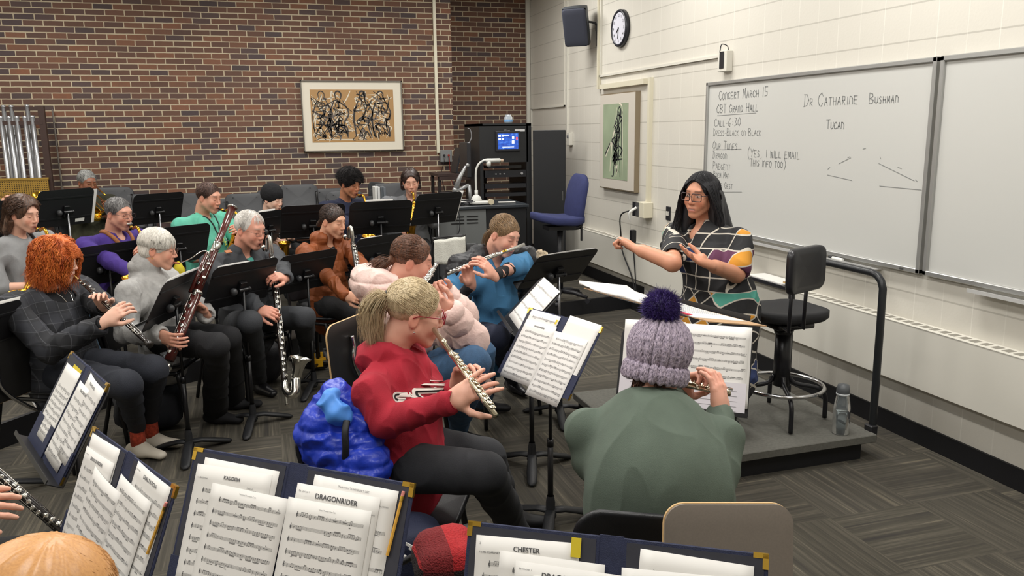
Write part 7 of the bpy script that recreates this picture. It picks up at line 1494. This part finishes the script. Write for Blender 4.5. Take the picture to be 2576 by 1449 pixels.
for s_ in (1, -1): MB().tube(lay(bv, [p.N+p.L*s_*.09-p.Fw*.02+p.Z*.02, p.N+p.L*s_*.08+p.Fw*.08-p.Z*.03, p.C+p.L*s_*.03+p.Fw*.17-p.Z*.06], .004), .017, 10).build('neck_strap', mat('strap_brown', '8a5630', .7, var=.3, vs=30), p.root, True)
saxophone('tenor saxophone with dark bell played by the man in purple', mo, at(322, 765, 5.6), nrm(at(372, 598, 5.9)-mo)*np.array((1, 1, 0)), 1.15, 'tenor_saxophone')
p, mo = simple('short-haired player in mint green t-shirt playing an alto saxophone', 548, 502, 6.9, -34, -15, -34, fab('tee_mint', '5fb39b', .9), 'mint_shirt', 'd39c84', '3a2820', cropd(hairm('hair_short_brown', '54392f', '2a1b16', .6), lift=.985), w=1.14, vneck=.5, neck=.07, sleeve=.45, hs=1.03, jowl=.004)
bv = BV([c for c in bpy.data.objects if c.parent == p.root and c.name.startswith('mint_shirt')][0]); PW = mat('print_white')
for i, ch_ in enumerate('SUMMER'): a = math.radians(150-20*i); text_obj('lettering', ch_, .035, p.C+p.Fw*.2-p.Z*.13+p.L*(.11*math.cos(math.pi-a))+p.Z*.11*math.sin(a), nrm(p.L*math.cos(a-math.pi/2)+p.Z*math.sin(a-math.pi/2)*-1*-1), nrm(p.Z*math.cos(a-math.pi/2)-p.L*math.sin(a-math.pi/2)), PW, p.root, .003, snap=bv, bold=.001)
mb = MB(); sunm = mat('print_yellow', 'c9cf5a', .8)
for k in range(9): a = math.radians(15+18*k); c = p.C-p.Z*.13+p.Fw*.2; q0 = c+p.L*.05*math.cos(a)+p.Z*.05*math.sin(a); q1 = c+p.L*.085*math.cos(a)+p.Z*.085*math.sin(a); h0 = bv.ray_cast(Vector(q0), Vector(-p.Fw), .6)[0]; h1 = bv.ray_cast(Vector(q1), Vector(-p.Fw), .6)[0]; (mb.cyl(np.array(h0)+p.Fw*.002, np.array(h1)+p.Fw*.002, .004, n=6) if h0 is not None and h1 is not None else None)
if mb.V: mb.build('sun_print', sunm, p.root)
MB().tube(lay(bv, [p.N+p.L*.085+p.Z*.0, p.N+p.L*.04+p.Fw*.12-p.Z*.06, p.C+p.Fw*.18-p.Z*.10, p.N-p.L*.04+p.Fw*.12-p.Z*.06, p.N-p.L*.085+p.Z*.0], .003), .006, 6).build('neck_cord', BLK, p.root)
saxophone('alto saxophone in front of the mint shirt player', mo, mo+p.Fw*.1-p.Z*.5-p.L*.12, p.Fw, 1.0)
p, mo = simple('player in black beanie and striped black sleeve with a gold saxophone', 704, 506, 8.0, -42, -14, -44, fab('hoodie_black', '17171b', .9), 'black_hoodie', 'dfb9a4', '4a342a', lambda p: beanie(p, fab('beanie_black', '18181b', .95), cuff=False, name='black_beanie', low=-.035, rib=60, amp=.002), w=.95, hp={-1: (at(722, 618, 7.5), at(700, 610, 7.45), (-.2, .8, .2)), 1: (at(735, 600, 7.6), at(712, 590, 7.5), (-.5, -.5, 0))})
mb = MB(); a = p.arms[-1]
for k in range(5): c0 = a['W']+(a['E']-a['W'])*(.15+.15*k); dd = nrm(a['E']-a['W']); mb.lathe([(.047, 0), (.0485, .004), (.047, .012)], 18, c0, dd)
mb.build('sleeve_stripes', mat('print_white'), p.root, True)
saxophone('small gold saxophone held by the player in the black beanie', mo, at(712, 650, 7.4), nrm(at(716, 525, 7.8)-mo)*np.array((1, 1, 0)), .9)
def afro(p):
    def g(d, rg): a = p.shell(d, 1.0); return [a, p.shell(d, 1.2), p.shell(nrm(d+rg.normal(size=3)*.14), 1.34+.24*rg.rand())]
    m = hairm('hair_afro', '211b1c', '0c0a0b', .8); p.hair(m, [((-.016, 0, .055), (.118, .105, .105))], p.locks(4500, lambda rg: top_dirs(rg, .0, .85), g, .0017, 9, 3, .012, 90), face=((.115, 0, -.045), (.085, .085, .10)), disp=.02, fr=50)
p, mo = simple('young man with a big black afro and navy hoodie playing a saxophone', 897, 468, 7.75, -52, -15, -56, fab('hoodie_navy', '1d2238', .9), 'navy_hoodie', 'b57c5c', '1c1412', afro, w=.98, hp={-1: (at(915, 590, 7.4), at(925, 570, 7.3), (.2, .8, .2)), 1: (at(940, 545, 7.5), at(925, 540, 7.4), (-.5, -.5, 0))})
bv = BV([c for c in bpy.data.objects if c.parent == p.root and c.name.startswith('navy_hoodie')][0])
text_obj('lettering', 'AGA', .055, p.C+p.Fw*.19-p.L*.06-p.Z*.02, p.L, p.Z, PW, p.root, .003, bold=.003, snap=bv); text_obj('small_lettering', 'ALT', .03, p.C+p.Fw*.19-p.L*.05-p.Z*.2, p.L, p.Z, PW, p.root, .003, bold=.001, snap=bv)
saxophone('saxophone with its bell showing below the stand of the player with the big afro', mo, at(915, 640, 7.2), nrm(at(925, 520, 7.6)-mo)*np.array((1, 1, 0)), 1.0)
p, mo = simple('girl with wavy dark hair and grey black jacket playing a saxophone near the desk', 1035, 463, 8.1, -96, -16, -98, fab('jacket_grey', '6b6d70', .8), 'grey_jacket', 'd6a58e', '2e2019', mop(hairm('hair_espresso', '3d2a25', '1a1110', .4), 1.08, 1500, .008, low=.09, r=.0014, front=.42, face=((.11, 0, -.02), (.085, .070, .115))), w=.95, vneck=1.4, roll=3)
F = Field(.008); p.torso(F); p.garment('black_top', fab('top_black', '17171a'), F, -.004, neck=.058)
saxophone('alto saxophone played by the girl nearest the desk in the back row', mo, at(1032, 605, 7.65), nrm(np.array((-.1, -1, 0))), 1.0)
CAMO = mat('camouflage', '3b3b2c', .9, 0, .55, 11)
p, mo = simple('grey-haired man in camouflage shirt and glasses playing a trombone', 232, 463, 8.45, -50, -14, -52, CAMO, 'camouflage_shirt', '8a5a42', '8f8880', cropd(hairm('hair_grey_short', 'a9a9a6', '5d5d5c', .7)), w=1.12, hp={-1: (at(268, 527, 8.4), at(280, 505, 8.3), (-.2, -.6, 0)), 1: (at(262, 545, 8.6), at(275, 520, 8.5), (-.3, -.6, 0))}, hs=1.03)
p.glasses(mat('wire_gold'), .024, .014, .4, .0013, x=.113)
t = thing('trombone', 'brass trombone slide held by the man in camouflage', 'trombone', mo); e = at(305, 545, 7.6); d = nrm(e-mo); s_ = np.cross(d, (0, 0, 1))*.04
MB().tube([mo, mo+d*.03, mo+d*.08], [.012, .006, .005], 12).build('mouthpiece', SILV, t, True); MB().cyl(mo+d*.05, e, .0065).cyl(mo+d*.12+s_*2, e+s_*2, .0065).cyl(mo+d*.14, mo+d*.14+s_*2, .005).cyl(e, e+s_*2, .0065).build('slide', mat('brass_bright', 'd9a93a', .2, 1), t, True)
MB().tube([mo+d*.3-s_*1.5+[0, 0, .02], mo+d*.1-s_*1.5+[0, 0, .02], mo-d*.2-s_*1.5+[0, 0, .02]], [.007, .007, .007], 10).lathe([(.007, 0), (.012, .1), (.03, .16), (.08, .2), (.078, .202), (.02, .15), (.001, .1)], 22, mo+d*.28-s_*2.5-[0, 0, .14], (-.6, -.8, -.1)).build('bell_section', mat('brass_bright'), t, True)
# player at the far left, only the hand and horn in frame
p, mo = simple('trumpet player at the far left edge, only a raised hand in view', -62, 470, 7.6, -25, 0, -28, fab('shirt_olive', '5a5f48', .9), 'olive_shirt', 'd6a58e', '5a4030', cropd(HBR), hp={-1: (at(2, 512, 7.1), at(36, 484, 7.05), (.3, .5, -.5)), 1: (at(8, 530, 7.3), at(45, 500, 7.2), (.3, -.5, -.5))}, lean=.02)
t = thing('trumpet', 'brass trumpet pointing right at the far left edge', 'trumpet', mo); e = at(96, 500, 6.6); a0 = at(-30, 474, 7.3); d = nrm(e-a0); BRB = mat('brass_bright')
MB().tube([a0-d*.05, a0, e-d*.25, e-d*.12, e], [.006, .006, .007, .02, .06], 18).build('bell', BRB, t, True); MB().cyl(a0+d*.1-[0, 0, .05], e-d*.3-[0, 0, .05], .006).build('tubing', BRB, t, True)
for k in range(3): MB().cyl(at(40, 497, 7.0)+d*.026*k+[0, 0, .03], at(40, 497, 7.0)+d*.026*k-[0, 0, .09], .0095).build('valve', BRB, t, True)
# ---------------------------------------------------------------- foreground left: blond head and a clarinettist's hands
fa = (42, -10, 8)
p = Person('blond person at the bottom left, only the top of the head in view', at(108, 1572, 1.20), fa, 40, vox=.0035, w=1.0, lean=.1, tone='d9a48c', brow='9a6a3a', coverears=1)
p.arm(1, p.H+p.Fw*.3+p.L*.05-p.Z*.38, p.H+p.Fw*.4-p.Z*.36, -p.L, 'grip', thumb=1); p.arm(-1, p.H+p.Fw*.25-p.L*.1-p.Z*.45, p.H+p.Fw*.35-p.Z*.47, p.L, 'grip', thumb=-1); p.skin(); p.top(fab('sweater_navy', '23283c'), name='sweater'); p.pants(fab('trousers_black', '1a1a1c'), shoe=BLK)
GH = hairm('hair_golden', 'c8935a', 'b98450', .4, sc=300)
def swg(d, rg): e = nrm(d+np.array((.5, -.35, -.25))); return [p.shell(d, 1.02), p.shell(nrm(d+e), 1.09), p.shell(e, 1.10+.03*rg.rand())]
p.hair(GH, [((-.016, 0, .044), (.112, .094, .096)), ((-.06, 0, -.02), (.06, .075, .06))], p.locks(3200, lambda rg: top_dirs(rg, -.3, .8), swg, .0011, 10, 9), face=((.118, 0, -.05), (.078, .080, .10)), disp=.003)
sit_chair(p, 'chair under the blond person at the bottom left')
fa = (15, -10, 0)
p = Person('clarinettist at the left edge, only the fingers in view', at(-318, 962, 2.25), fa, 5, vox=.0045, w=1.0, lean=.1, tone='d9a891', brow='5a4030')
p.arm(-1, at(-120, 1300, 1.97), at(-10, 1252, 1.93), (.4, .5, -.5), 'play', thumb=-1); p.arm(1, at(-150, 1190, 2.2), at(-80, 1170, 2.15), (.2, -.6, -.4), 'play', thumb=1); p.skin(); p.top(fab('sweater_plum', '43303c'), name='sweater'); p.pants(fab('trousers_black', '1a1a1c'), shoe=BLK); cropd(HBR)(p)
clarinet_like('clarinet', 'black clarinet with silver keys entering from the left edge', 'clarinet', p.loc(.104, 0, -.066), at(205, 1378, 2.42), (-.1, -.5, .8), .013, .0145, .03, 20); sit_chair(p, 'chair under the clarinettist at the left edge')
